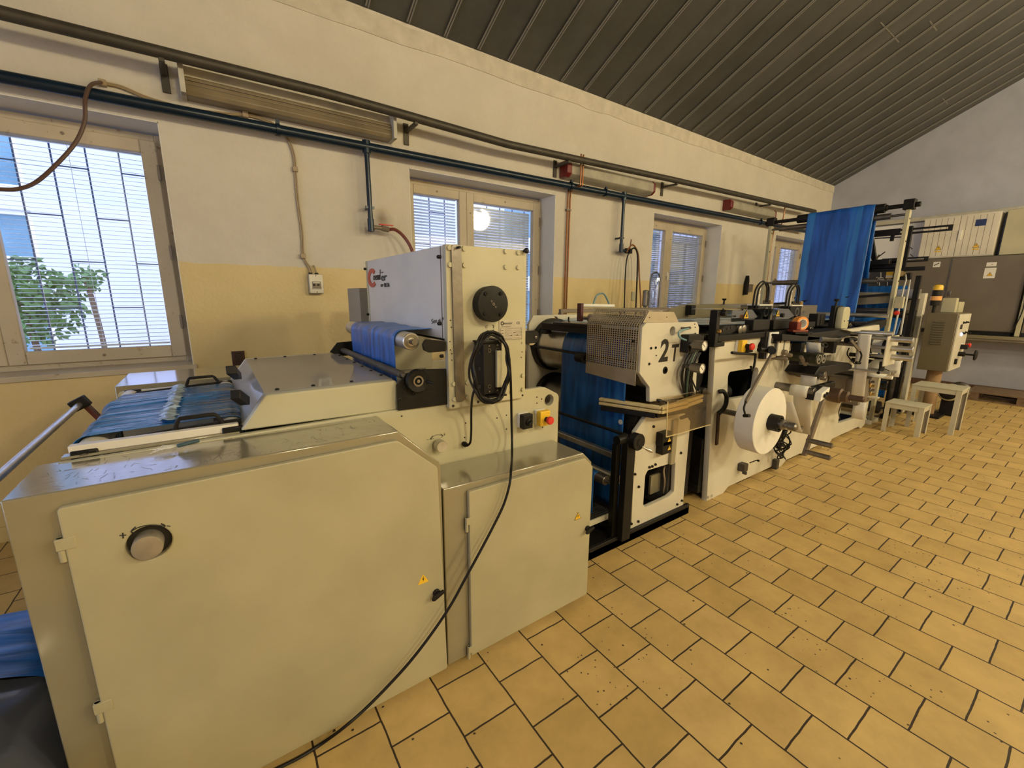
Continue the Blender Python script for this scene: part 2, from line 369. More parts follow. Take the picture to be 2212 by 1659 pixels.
# wall material: white plaster above, ochre oil paint below
def wallmat(name, split=1.768):
    m, t, p = nt(name); L = t.links; N = t.nodes
    tc = N.new('ShaderNodeTexCoord'); sp = N.new('ShaderNodeSeparateXYZ'); L.new(tc.outputs['Object'], sp.inputs[0])
    n = N.new('ShaderNodeTexNoise'); n.inputs['Scale'].default_value = 7; n.inputs['Detail'].default_value = 5; L.new(tc.outputs['Object'], n.inputs['Vector'])
    n3 = N.new('ShaderNodeTexNoise'); n3.inputs['Scale'].default_value = 1.3; n3.inputs['Detail'].default_value = 7; n3.inputs['Roughness'].default_value = .7; L.new(tc.outputs['Object'], n3.inputs['Vector'])
    ad = N.new('ShaderNodeMath'); ad.operation = 'MULTIPLY_ADD'; ad.inputs[1].default_value = .03; L.new(n.outputs['Fac'], ad.inputs[0]); L.new(sp.outputs['Z'], ad.inputs[2])
    gt = N.new('ShaderNodeMath'); gt.operation = 'GREATER_THAN'; gt.inputs[1].default_value = split+.015; L.new(ad.outputs[0], gt.inputs[0])
    def ramp(a, b, lo=.3, hi=.7):
        r = N.new('ShaderNodeValToRGB'); r.color_ramp.elements[0].position = lo; r.color_ramp.elements[1].position = hi
        r.color_ramp.elements[0].color = tuple(a)+(1,); r.color_ramp.elements[1].color = tuple(b)+(1,); L.new(n3.outputs['Fac'], r.inputs[0]); return r
    up = ramp((.54, .50, .43), (.64, .60, .53)); lo = ramp((.57, .45, .22), (.66, .525, .27))
    mx = N.new('ShaderNodeMix'); mx.data_type = 'RGBA'; L.new(gt.outputs[0], mx.inputs[0]); L.new(lo.outputs[0], mx.inputs[6]); L.new(up.outputs[0], mx.inputs[7])
    sx_ = AY(824, 473, YW)
    dv = N.new('ShaderNodeVectorMath'); dv.operation = 'DISTANCE'; dv.inputs[1].default_value = (sx_.x, YW, sx_.z); L.new(tc.outputs['Object'], dv.inputs[0])
    da = N.new('ShaderNodeMath'); da.operation = 'MULTIPLY_ADD'; da.inputs[1].default_value = .10; L.new(n.outputs['Fac'], da.inputs[0]); L.new(dv.outputs['Value'], da.inputs[2])
    dm = N.new('ShaderNodeMapRange'); dm.interpolation_type = 'SMOOTHSTEP'; dm.inputs[1].default_value = .05; dm.inputs[2].default_value = .17; dm.inputs[3].default_value = .75; dm.inputs[4].default_value = 0; L.new(da.outputs[0], dm.inputs[0])
    ms = N.new('ShaderNodeMix'); ms.data_type = 'RGBA'; L.new(dm.outputs[0], ms.inputs[0]); L.new(mx.outputs[2], ms.inputs[6]); ms.inputs[7].default_value = (.16, .11, .06, 1)
    L.new(ms.outputs[2], p.inputs['Base Color'])
    rg = N.new('ShaderNodeMapRange'); rg.inputs[3].default_value = .45; rg.inputs[4].default_value = .9; L.new(gt.outputs[0], rg.inputs[0]); L.new(rg.outputs[0], p.inputs['Roughness'])
    n2 = N.new('ShaderNodeTexNoise'); n2.inputs['Scale'].default_value = 45; n2.inputs['Detail'].default_value = 4; L.new(tc.outputs['Object'], n2.inputs['Vector'])
    b = N.new('ShaderNodeBump'); b.inputs['Strength'].default_value = .22; b.inputs['Distance'].default_value = .012; L.new(n2.outputs['Fac'], b.inputs['Height']); L.new(b.outputs[0], p.inputs['Normal'])
    return m
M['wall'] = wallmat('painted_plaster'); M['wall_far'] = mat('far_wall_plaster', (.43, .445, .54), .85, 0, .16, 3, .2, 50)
WIN = [(-1.83, -.155), (1.56, 3.26), (4.98, 6.65), (8.42, 10.08)]
WZ0, WZ1 = 1.03, 2.655
zt = 3.80
struct(plate('wall_window_side', rect(XB-.4, XW+.4, -.02, zt), [rect(a, b, WZ0, WZ1) for a, b in WIN], 'y', YW, YW+WT, 'wall', bev=0))
# gable wall
SL = .477
ridgeY = .3; zr = 3.77+SL*(YW-ridgeY)
struct(B().prism([(YW+WT, -.02), (YW+WT, 3.77-SL*WT), (ridgeY, zr), (YB, zr-SL*(ridgeY-YB)), (YB, -.02)], 'x', XW, XW+.3).out('wall_far', 'wall_far'))
struct(plate('wall_behind', [(YW+WT, -.02), (YW+WT, 3.77-SL*WT), (ridgeY, zr), (YB, zr-SL*(ridgeY-YB)), (YB, -.02)], [rect(-1.6, 3.0, 1.0, 3.0)], 'x', XB-.3, XB, 'wall', bev=0))
w5 = struct(plate('window_5', rect(-1.6, 3.0, 1.0, 3.0), [rect(-1.6+.08+k*1.15, -1.6+1.07+k*1.15, 1.08, 2.92) for k in range(4)], 'x', XB-.2, XB-.12, 'wood', bev=0))  # unseen window, added to bring daylight onto the left-facing sides
B().box(XB-.165, XB-.16, -1.6, 3.0, 1.0, 3.0).out('pane', 'glass', w5)
struct(B().box(XB-.3, XW+.3, YB-.3, YB, -.02, 4.2).out('wall_opposite', 'wall'))
# plaster band under the ceiling, broken edge
rows = []
rng = random.Random(3)
k = 0
top = []; x = XB
while x < XW:
    top.append((x, 3.735+.03*rng.random())); x += .11+.08*rng.random()
top.append((XW, 3.75))
bot = []; x = XB
while x < XW:
    bot.append((x, 3.585+.02*rng.random()+.004*x)); x += .15+.25*rng.random()
bot.append((XW, 3.63))
band = bot+list(reversed(top))
struct(B().prism(band, 'y', YW-.007, YW+.01).out('trim_1', 'band'))
# ceiling: sheet panels with raised seams
def ceilmat():
    m, t, p = nt('ceiling_sheet'); L = t.links; N = t.nodes
    tc = N.new('ShaderNodeTexCoord'); sp = N.new('ShaderNodeSeparateXYZ'); L.new(tc.outputs['Object'], sp.inputs[0])
    d = N.new('ShaderNodeMath'); d.operation = 'MULTIPLY_ADD'; d.inputs[1].default_value = 1/.337; d.inputs[2].default_value = -1.603/.337+50; L.new(sp.outputs['X'], d.inputs[0])
    fl = N.new('ShaderNodeMath'); fl.operation = 'FLOOR'; L.new(d.outputs[0], fl.inputs[0])
    wn = N.new('ShaderNodeTexWhiteNoise'); wn.noise_dimensions = '1D'; L.new(fl.outputs[0], wn.inputs['W'])
    n = N.new('ShaderNodeTexNoise'); n.inputs['Scale'].default_value = 2.2; n.inputs['Detail'].default_value = 8; n.inputs['Roughness'].default_value = .7; L.new(tc.outputs['Object'], n.inputs['Vector'])
    a = N.new('ShaderNodeMath'); a.operation = 'MULTIPLY_ADD'; a.inputs[1].default_value = .25; L.new(wn.outputs[0], a.inputs[0]); L.new(n.outputs['Fac'], a.inputs[2])
    r = N.new('ShaderNodeValToRGB'); r.color_ramp.elements[0].position = .35; r.color_ramp.elements[1].position = .95
    r.color_ramp.elements[0].color = (.062, .062, .058, 1); r.color_ramp.elements[1].color = (.116, .115, .108, 1)
    L.new(a.outputs[0], r.inputs[0]); L.new(r.outputs[0], p.inputs['Base Color']); p.inputs['Roughness'].default_value = .5; p.inputs['Metallic'].default_value = .25
    return m
M['ceil'] = ceilmat(); M['seam'] = mat('ceiling_seam', (.26, .25, .23), .5, .3)
c = B()
def cz(y): return 3.77+SL*(YW-y) if y > ridgeY else zr-SL*(ridgeY-y)
for ya, yb in ((YW+WT, ridgeY), (ridgeY, YB-.3)):
    c.add([(XB-.3, ya, cz(ya)), (XW+.3, ya, cz(ya)), (XW+.3, yb, cz(yb)), (XB-.3, yb, cz(yb)), (XB-.3, ya, cz(ya)+.12), (XW+.3, ya, cz(ya)+.12), (XW+.3, yb, cz(yb)+.12), (XB-.3, yb, cz(yb)+.12)],
          [(0, 1, 2, 3), (4, 7, 6, 5), (0, 4, 5, 1), (3, 2, 6, 7), (0, 3, 7, 4), (1, 5, 6, 2)])
ceil = struct(c.out('ceiling', 'ceil', smooth=False))
s = B(); k = -15
while 1.603+.337*k < XW:
    X = 1.603+.337*k; k += 1
    if X < XB: continue
    s.bar((X, YW-.03, cz(YW)-.006), (X, ridgeY, cz(ridgeY)-.006), .009, .014)
    for dx in (-.018,): s.bar((X+dx, YW-.03, cz(YW)-.003), (X+dx, ridgeY, cz(ridgeY)-.003), .012, .006)
for X, y in ((4.63, 2.3), (4.97, 2.3), (6.66, 2.15), (7.0, 2.15), (7.34, 1.9), (9.7, 2.2)):
    s.bar((X-.16, y, cz(y)-.003), (X+.16, y, cz(y)-.003), .012, .006)
s.out('ceiling_seam', 'seam', ceil, smooth=False)
# floor
def floormat():
    m, t, p = nt('clinker_tiles'); L = t.links; N = t.nodes
    tc = N.new('ShaderNodeTexCoord'); sp = N.new('ShaderNodeSeparateXYZ'); L.new(tc.outputs['Object'], sp.inputs[0])
    T = .2255
    a = N.new('ShaderNodeMath'); a.inputs[1].default_value = -.995-T/2+200*T; L.new(sp.outputs['Y'], a.inputs[0])
    b = N.new('ShaderNodeMath'); b.inputs[1].default_value = -1.248+200*T; L.new(sp.outputs['X'], b.inputs[0])
    cb = N.new('ShaderNodeCombineXYZ'); L.new(a.outputs[0], cb.inputs[0]); L.new(b.outputs[0], cb.inputs[1])
    # wobble the joints a little
    nw = N.new('ShaderNodeTexNoise'); nw.inputs['Scale'].default_value = 9; nw.inputs['Detail'].default_value = 4; L.new(tc.outputs['Object'], nw.inputs['Vector'])
    sb = N.new('ShaderNodeVectorMath'); sb.operation = 'SUBTRACT'; sb.inputs[1].default_value = (.5, .5, .5); L.new(nw.outputs['Color'], sb.inputs[0])
    sc_ = N.new('ShaderNodeVectorMath'); sc_.operation = 'SCALE'; sc_.inputs['Scale'].default_value = .009; L.new(sb.outputs[0], sc_.inputs[0])
    av = N.new('ShaderNodeVectorMath'); L.new(cb.outputs[0], av.inputs[0]); L.new(sc_.outputs[0], av.inputs[1])
    br = N.new('ShaderNodeTexBrick'); br.offset = .5; br.offset_frequency = 2; br.squash = 1
    br.inputs['Scale'].default_value = 1; br.inputs['Brick Width'].default_value = T; br.inputs['Row Height'].default_value = T
    br.inputs['Mortar Size'].default_value = .0038; br.inputs['Mortar Smooth'].default_value = .25
    br.inputs['Color1'].default_value = (.475, .325, .115, 1); br.inputs['Color2'].default_value = (.55, .385, .15, 1); br.inputs['Mortar'].default_value = (.035, .022, .012, 1)
    L.new(av.outputs[0], br.inputs['Vector'])
    n = N.new('ShaderNodeTexNoise'); n.inputs['Scale'].default_value = 5; n.inputs['Detail'].default_value = 7; n.inputs['Roughness'].default_value = .65; L.new(tc.outputs['Object'], n.inputs['Vector'])
    mr = N.new('ShaderNodeMapRange'); mr.inputs[1].default_value = .3; mr.inputs[2].default_value = .7; mr.inputs[3].default_value = .82; mr.inputs[4].default_value = 1.12; L.new(n.outputs['Fac'], mr.inputs[0])
    mul = N.new('ShaderNodeVectorMath'); mul.operation = 'SCALE'; L.new(br.outputs['Color'], mul.inputs[0]); L.new(mr.outputs[0], mul.inputs['Scale'])
    # pits
    def pits(scale, thr, msk):
        v = N.new('ShaderNodeTexVoronoi'); v.inputs['Scale'].default_value = scale; L.new(tc.outputs['Object'], v.inputs['Vector'])
        nn = N.new('ShaderNodeTexNoise'); nn.inputs['Scale'].default_value = 60; L.new(tc.outputs['Object'], nn.inputs['Vector'])
        dd = N.new('ShaderNodeMath'); dd.operation = 'MULTIPLY_ADD'; dd.inputs[1].default_value = .18; L.new(nn.outputs['Fac'], dd.inputs[0]); L.new(v.outputs['Distance'], dd.inputs[2])
        l = N.new('ShaderNodeMath'); l.operation = 'LESS_THAN'; l.inputs[1].default_value = thr+.09; L.new(dd.outputs[0], l.inputs[0])
        wn = N.new('ShaderNodeSeparateColor'); L.new(v.outputs['Color'], wn.inputs[0])
        g = N.new('ShaderNodeMath'); g.operation = 'LESS_THAN'; g.inputs[1].default_value = msk; L.new(wn.outputs[0], g.inputs[0])
        q = N.new('ShaderNodeMath'); q.operation = 'MULTIPLY'; L.new(l.outputs[0], q.inputs[0]); L.new(g.outputs[0], q.inputs[1]); return q
    p1 = pits(17, .08, .36); p2 = pits(42, .15, .42)
    n4 = N.new('ShaderNodeTexNoise'); n4.inputs['Scale'].default_value = 1.6; L.new(tc.outputs['Object'], n4.inputs['Vector'])
    g4 = N.new('ShaderNodeMath'); g4.operation = 'GREATER_THAN'; g4.inputs[1].default_value = .55; L.new(n4.outputs['Fac'], g4.inputs[0])
    p3 = N.new('ShaderNodeMath'); p3.operation = 'MULTIPLY'; L.new(p2.outputs[0], p3.inputs[0]); L.new(g4.outputs[0], p3.inputs[1])
    pm = N.new('ShaderNodeMath'); pm.operation = 'MAXIMUM'; L.new(p1.outputs[0], pm.inputs[0]); L.new(p3.outputs[0], pm.inputs[1])
    mx = N.new('ShaderNodeMix'); mx.data_type = 'RGBA'; L.new(pm.outputs[0], mx.inputs[0]); L.new(mul.outputs[0], mx.inputs[6]); mx.inputs[7].default_value = (.05, .035, .02, 1)
    L.new(mx.outputs[2], p.inputs['Base Color']); p.inputs['Roughness'].default_value = .52
    iv = N.new('ShaderNodeMath'); iv.operation = 'MAXIMUM'; L.new(br.outputs['Fac'], iv.inputs[0]); L.new(pm.outputs[0], iv.inputs[1])
    ng = N.new('ShaderNodeMath'); ng.operation = 'MULTIPLY_ADD'; ng.inputs[1].default_value = -1; L.new(iv.outputs[0], ng.inputs[0])
    n5 = N.new('ShaderNodeMath'); n5.operation = 'MULTIPLY'; n5.inputs[1].default_value = .35; L.new(n.outputs['Fac'], n5.inputs[0]); L.new(n5.outputs[0], ng.inputs[2])
    bp = N.new('ShaderNodeBump'); bp.inputs['Strength'].default_value = .45; bp.inputs['Distance'].default_value = .006; L.new(ng.outputs[0], bp.inputs['Height']); L.new(bp.outputs[0], p.inputs['Normal'])
    return m
M['floor'] = floormat()
struct(B().box(XB-.3, XW+.3, YB-.3, YW+WT, -.1, 0).out('floor', 'floor', smooth=False))
# ---------------- windows ----------------
def window(i, a, b, mull, tilt, brk):
    fy = YW+.25
    r = struct(B().box(a-.01, b+.01, YW+.20, YW+WT-.01, WZ0-.03, WZ0+.005).out('window_%d' % i, 'plaster'))   # inner ledge
    # lining of the opening
    ln = B().box(a-.004, a+.006, YW+.002, fy+.12, WZ0, WZ1).box(b-.006, b+.004, YW+.002, fy+.12, WZ0, WZ1).box(a, b, YW+.002, fy+.12, WZ1-.006, WZ1+.004)
    ln.out('reveal', 'plaster', r)
    B().box(a-.02, b+.02, YW-.01, YW+.26, WZ0-.02, WZ0+.018).out('window_sill', 'wood' if i == 1 else 'plaster', r, bev=.006)
    z0, z1 = WZ0+.018, WZ1-.02
    fr = B().box(a+.006, a+.05, fy, fy+.09, z0, z1).box(b-.05, b-.006, fy, fy+.09, z0, z1).box(a+.05, b-.05, fy, fy+.09, z1-.05, z1).box(a+.05, b-.05, fy, fy+.09, z0, z0+.045)
    fr.out('frame', 'wood', r, bev=.005)
    for x0, x1 in ((a+.045, mull), (mull, b-.045)):
        st = .085
        q0, q1 = z0+.04, z1-.045
        sa = B().box(x0, x0+st, fy-.022, fy+.04, q0, q1).box(x1-st, x1, fy-.022, fy+.04, q0, q1).box(x0+st, x1-st, fy-.022, fy+.04, q1-st, q1).box(x0+st, x1-st, fy-.022, fy+.04, q0, q0+st)
        sh = sa.out('sash', 'wood', r, bev=.006)
        B().box(x0+st-.01, x1-st+.01, fy+.024, fy+.028, q0+st-.01, q1-st+.01).out('pane', 'glass', sh)
        for zz in (q0+.04, q1-.04): screw((x0+(x1-x0)/2, fy-.022, zz), (0, -1, 0), .010, sh, .003, 'brown_steel', 'plug')
        screw((x0+st/2, fy-.022, q1-.2), (0, -1, 0), .008, sh, .003, 'brown_steel', 'plug')
    for zz in (z0+.3, z0+.8, z1-.25):
        B().cyl((b-.045, fy-.03, zz-.05), (b-.045, fy-.03, zz+.05), .009, n=10).out('hinge', 'brown_steel', r)
    B().box(mull-.012, mull+.012, fy-.045, fy-.022, 1.86, 1.92).box(mull-.008, mull+.008, fy-.06, fy-.04, 1.80, 1.90).out('handle', 'label' if i == 3 else 'brown_steel', r, bev=.003)
    return r
def blind(x0, x1, tilt, lab, i, y, gap=0., grp=None):
    z0, z1 = WZ0+.15, WZ1-.155
    t = thing('venetian_blind', lab, 'blind', ((x0+x1)/2, y, z0))
    B().box(x0, x1, y-.013, y+.013, z1, z1+.028).out('head_rail', 'blind', t, bev=.003)
    s = B(); z = z0+.03
    ct, st = math.cos(tilt), math.sin(tilt); w = .0125
    r_ = random.Random(i)
    while z < z1-.01:
        j = (r_.random()-.5)*.004
        s.add([(x0+.004, y-w*ct, z-w*st+j), (x1-.004, y-w*ct, z-w*st), (x1-.004, y, z+.002), (x0+.004, y, z+.002+j), (x1-.004, y+w*ct, z+w*st), (x0+.004, y+w*ct, z+w*st)], [(0, 1, 2, 3), (3, 2, 4, 5)])
        z += .0285
    s.out('slats', 'blind', t, thick=.0008)
    c_ = B(); n = 3 if x1-x0 > .7 else 2
    for k in range(n):
        xx = x0+(x1-x0)*((k+.5)/n if n > 2 else (.2+.6*k)); c_.cyl((xx, y-.013, z0+.01), (xx, y-.013, z1), .0016, n=5)
    c_.out('ladder_cords', 'blind', t)
    B().box(x0+.002, x1-.002, y-.011, y+.011, z0+.004, z0+.016).out('bottom_rail', 'blind', t, bev=.003)
    return t
MU = [-1.12, 2.262, 5.655, 9.09]
blab = [['half-open blind in the narrow left sash of the nearest window', 'half-open blind over the white building and leaves, nearest window'],
        ['blind in the narrow left sash of the window behind the tall cream tower', 'closed blind in the wide right sash behind the tall cream tower'],
        ['blind in the narrow sash of the window behind the clear upright tube', 'closed blind in the wide sash beside the clear upright tube'],
        ['narrow blind in the farthest window, behind the tall blue film', 'wide blind in the farthest window, left of the tall blue film']]
TI = [(.12, .12), (-.45, -1.22), (-.6, -1.15), (-.2, -.2)]
for i, (a, b) in enumerate(WIN):
    window(i+1, a, b, MU[i], 0, 0)
    for k, (x0, x1) in enumerate(((a+.135, MU[i]-.09), (MU[i]+.09, b-.135))):
        blind(x0, x1, TI[i][k], blab[i][k], i*2+k, YW+.25+.055)
# opening strip between the sashes of window 2 is left as it is; grille outside
for i, (a, b) in enumerate(WIN):
    yg = YW+WT+.004
    g = thing('window_grille', ['dark security grille outside the nearest window', 'dark security grille outside the window behind the cream tower', 'dark security grille outside the window with the clear tube', 'dark security grille outside the farthest window'][i], 'grille', ((a+b)/2, yg, WZ0))
    s = B(); x = a+.03; k = 0; rr = random.Random(i)
    while x < b:
        s.box(x-.0045, x+.0045, yg-.0045, yg+.0045, WZ0-.02, WZ1+.02)
        zz = WZ0+.12+(k % 2)*.30
        while zz < WZ1-.1:
            s.box(x, min(x+.172, b), yg-.004, yg+.004, zz-.004, zz+.004); zz += .62
        x += .172; k += 1
    s.box(a-.02, b+.02, yg-.008, yg+.008, WZ0-.03, WZ0-.015).box(a-.02, b+.02, yg-.008, yg+.008, WZ1+.015, WZ1+.03)
    s.out('bars', 'grille', g, smooth=False)
# ---------------- outside ----------------
fc = thing('neighbour_building', 'pale lavender rendered building with blue-framed windows outside', 'building', (2, 9.2, 0))
fw = [(-4.6, -1.95, 1.0+.95, 3.6)]
holes = []
for x in (-3.3, .9+0, 5.3, 9.6):
    for z in (-.6, 2.05+0): pass
wz = [(.55, 1.75), (2.0, 2.68), (2.95, 3.9)]
wx = [(-3.4, -1.93), (1.6, 3.0), (6.0, 7.4), (10.5, 12.0)]
holes = [rect(a, b, z0, z1) for a, b in wx for z0, z1 in wz]
plate('wall', rect(-9, 22, -1, 7.5), holes, 'y', 9.0, 9.3, 'facade', fc, bev=0)
for a, b in wx:
    for z0, z1 in wz:
        w_ = plate('window', rect(a, b, z0, z1), [rect(a+.06, b-.06, z0+.06, z1-.06)], 'y', 9.06, 9.14, 'label', fc, bev=0)
        B().box(a+.05, b-.05, 9.10, 9.11, z0+.05, z1-.05).out('pane', 'facade_glass', w_)
B().prism([(-9, -.6), (22, -.6), (22, -1), (-9, -1)], 'y', 4.5, 9.0).out('paved_yard', 'facade', fc) if False else None
yd = tag(B().box(-12, 24, YW+WT, 9.0, -.12, -.02).out('paved_yard', mat('yard_paving', (.78, .78, .80), .9, 0, .1, 3)), 'light grey paved yard between the workshop and the pale building', 'ground'); yd['kind'] = 'structure'
def shrub(px, py, lab, rad, n, seed, Yd=6.4):
    rr = random.Random(seed); c0 = AY(px, py, Yd)
    t = thing('garden_shrub', lab, 'shrub', (c0.x, c0.y, 0))
    s = B()
    s.tube([(c0.x, c0.y, -.02), (c0.x+.05, c0.y, c0.z*.5), c0], .03, 6)
    s.out('stem', 'bark', t)
    f = B()
    for k in range(n):
        u = rr.random()*2*PI; v = rr.uniform(-1, 1); q = rad*rr.random()**.4
        p = c0+Vector((math.cos(u)*math.sqrt(1-v*v)*q*1.0, math.sin(u)*math.sqrt(1-v*v)*q*.6, v*q*.95))
        d = Vector((rr.uniform(-1, 1), rr.uniform(-.4, .4), rr.uniform(-1, .2))).normalized(); e = d.cross(Vector((rr.uniform(-1, 1), 1, rr.uniform(-1, 1)))).normalized(); l = rr.uniform(.05, .10)
        f.add([p, p+d*l*.5+e*l*.28, p+d*l, p+d*l*.5-e*l*.28], [(0, 1, 2, 3)])
    f.out('foliage', 'leaf', t, thick=0, smooth=False)
    return t
shrub(45, 650, 'leafy green shrub seen through the nearest window, left side', .48, 1300, 1)
shrub(185, 600, 'smaller loose green branches right of the leafy shrub outside', .17, 110, 2, 7.3)
# ---------------- lamps of the room ----------------
g0 = None
for k, (lx, ly, lo) in enumerate(LAMPS):
    t = thing('pendant_lamp', ['round pendant lamp above the near cabinets', 'second round pendant lamp along the hall', 'third round pendant lamp along the hall', 'last round pendant lamp before the far wall'][k], 'lamp', (lx, ly, LAMP_Z), 'pendant lamps')
    B().lathe((lx, ly, LAMP_Z+.16), (0, 0, 1), [(0, .09), (.02, .12), (.06, .10), (.12, .04), (.14, .02)], 24).out('lamp_cap', 'lampbody', t)
    B().lathe((lx, ly, LAMP_Z-.19), (0, 0, 1), [(.19-.19*math.cos(PI*q/12), .19*math.sin(PI*q/12)) for q in range(1, 11)], 24).out('globe', 'glow', t)
    B().cyl((lx, ly, LAMP_Z+.28), (lx, ly, cz(ly)), .006, n=6).out('cord', 'rubber', t)
    put(lo, t)
# =============== INFEED CABINETS AND SEALING TOWER ===============
# ---- big near cabinet ----
ca = thing('machine_cabinet', 'big cream machine cabinet with round steel knob, nearest the camera', 'cabinet', (.1, 1.5, 0))
bod = [(-.447, .02), (-.447, 1.085), (.487, 1.085), (.640, .934), (.647, .92), (.647, .02)]
B().prism(bod, 'y', 1.396, 1.655).out('body', 'tan', ca, bev=.004)
B().box(-.43, .63, 1.42, 1.64, 0, .022).out('plinth', 'black', ca)
kn = AY(323, 1172, 1.376)
dA = plate('door', rnd([(-.357, .028), (-.357, 1.05), (.477, 1.058), (.624, .925), (.640, .03)], .012), [circle(kn.x, kn.z, .047)], 'y', 1.374, 1.395, 'door', ca, bev=.004)
B().cyl((kn.x, 1.400, kn.z), (kn.x, 1.394, kn.z), .047).out('knob_recess', 'ink', ca)
nb = B().lathe((kn.x-.003, 1.396, kn.z-.004), (0, -1, 0), [(0, .033), (.040, .033), (.0425, .0315), (.043, .030), (.0425, .003)], 40).out('adjusting_knob', 'knob', ca, label='turned steel knob')
for q in (AY(123, 1180, 1.38), AY(175, 1545, 1.38)):
    h = B().box(-.372, -.335, 1.372, 1.386, q.z-.012, q.z+.018).cyl((-.364, 1.383, q.z-.045), (-.364, 1.383, q.z+.018), .008, n=12).out('hinge', 'door', ca, bev=.0015)
def lock(px, py, par, Y):
    q = AY(px, py, Y)
    return B().cyl((q.x, Y, q.z), (q.x, Y-.012, q.z), .015).cyl((q.x, Y-.012, q.z), (q.x, Y-.024, q.z), .009).prism([(q.x-.028, q.z-.012), (q.x-.020, q.z+.004), (q.x+.022, q.z+.014), (q.x+.026, q.z+.004), (q.x-.016, q.z-.016)], 'y', Y-.028, Y-.016).out('lock_handle', 'rubber', par, bev=.002)
lock(942, 1279, ca, 1.374)
q = AY(914, 1250, 1.374); warn((q.x-.0, 1.374, q.z), .045, 'y', ca, border=False)
def marks(pts_list, Y, par, name='pen_mark', r=.0014, m='ink'):
    s = B()
    for pts in pts_list: s.tube([AY(x, y, Y) for x, y in pts], r, 5, seg=3)
    return s.out(name, m, par)
marks([[(283, 1148), (300, 1139), (325, 1134), (354, 1136)], [(293, 1138), (283, 1148), (291, 1152)], [(348, 1131), (357, 1136), (350, 1141)],
       [(258, 1157), (273, 1156)], [(265, 1151), (266, 1163)], [(360, 1136), (368, 1137)]], 1.373, ca, 'pen_marks')
rr = random.Random(5)   # scratches on the lid
s = B()
for k in range(190):
    x = rr.uniform(-.40, .46); y = 1.41+.22*rr.random()**1.3; a = rr.choice((rr.uniform(-.4, .4), rr.uniform(-.4, .4), rr.uniform(-1.5, 1.5))); l = rr.uniform(.006, .032)
    s.bar((x, y, 1.0852), (x+l*math.sin(a), y+l*math.cos(a), 1.0852), .0007, .0004)
s.out('scratches', 'scratch', ca, smooth=False)['kind'] = 'stuff'
# ---- lower cabinet ----
cb = thing('machine_cabinet', 'lower cream machine cabinet with chamfered corner, right of the knobbed one', 'cabinet', (1.05, 1.5, 0))
B().prism([(.651, .02), (.651, .822), (1.392, .812), (1.453, .752), (1.453, .02)], 'y', 1.392, 1.625).out('body', 'tan', cb, bev=.004)
B().box(.68, 1.43, 1.42, 1.61, 0, .022).out('plinth', 'black', cb)
plate('door', rnd([(.752, .03), (.752, .792), (1.384, .794), (1.440, .738), (1.440, .03)], .008), [], 'y', 1.370, 1.391, 'door', cb, bev=.004)
for zz in (.663, .06):
    B().box(.738, .772, 1.368, 1.382, zz-.012, zz+.018).cyl((.744, 1.379, zz-.045), (.744, 1.379, zz+.018), .007, n=12).out('hinge', 'door', cb, bev=.0015)
lock(1268, 1141, cb, 1.370)
q = AY(1248, 1114, 1.37); warn((q.x, 1.37, q.z), .044, 'y', cb)
# ---- far cabinet beyond the film ----
cf = thing('machine_cabinet', 'grey-beige machine cabinet beyond the wrinkled blue film, below the nearest window', 'cabinet', (.1, 3.1, 0))
B().prism([(-.455, .02), (-.455, 1.085), (.487, 1.085), (.64, .93), (.64, .02)], 'y', 2.90, 3.36).out('body', 'tan', cf, bev=.004)
B().box(-.43, .62, 2.93, 3.33, 0, .022).out('plinth', 'black', cf)
# ---- sealing machine ----
sm = thing('bag_sealing_machine', 'cream bag sealing machine with tall square tower and black disc', 'machine', (.5, 2.1, 0))
fpo = rnd([(-.42, .05), (-.42, 1.085), (.50, 1.095), (1.335, 1.102), (1.435, 1.05), (1.435, .05)], .02)
hq = AY(1186, 864, 1.63)
plate('side_plate', fpo, [circle(hq.x, hq.z, .030)], 'y', 1.630, 1.656, 'cream', sm)
plate('side_plate', fpo, [circle(hq.x, hq.z, .030)], 'y', 2.72, 2.745, 'cream', sm)
B().ring((hq.x, 1.629, hq.z), (hq.x, 1.657, hq.z), .0335, .030).out('hole_lining', 'cream', sm)
B().box(-.40, 1.42, 1.66, 2.72, .04, .10).box(-.40, .05, 1.66, 2.72, .62, .66).box(.95, 1.42, 1.66, 2.72, .62, .66).out('cross_members', 'black', sm, bev=.004)
B().box(.09, .76, 1.70, 2.64, 1.125, 1.135).out('inner_tray', 'white', sm)
B().box(-.05, 1.40, 1.66, 2.72, .98, 1.0).out('lower_tray', 'brown_steel', sm)
B().box(-.38, .03, 2.56, 2.715, 1.060, 1.078).out('top_rail', 'tan', sm, bev=.002)
B().box(-.40, .03, 1.66, 1.695, 1.086, 1.094).out('top_rail', 'tan', sm, bev=.002)
B().box(-.385, .03, 1.672, 1.700, 1.094, 1.120).out('web_guide_rail', 'white', sm, bev=.003)
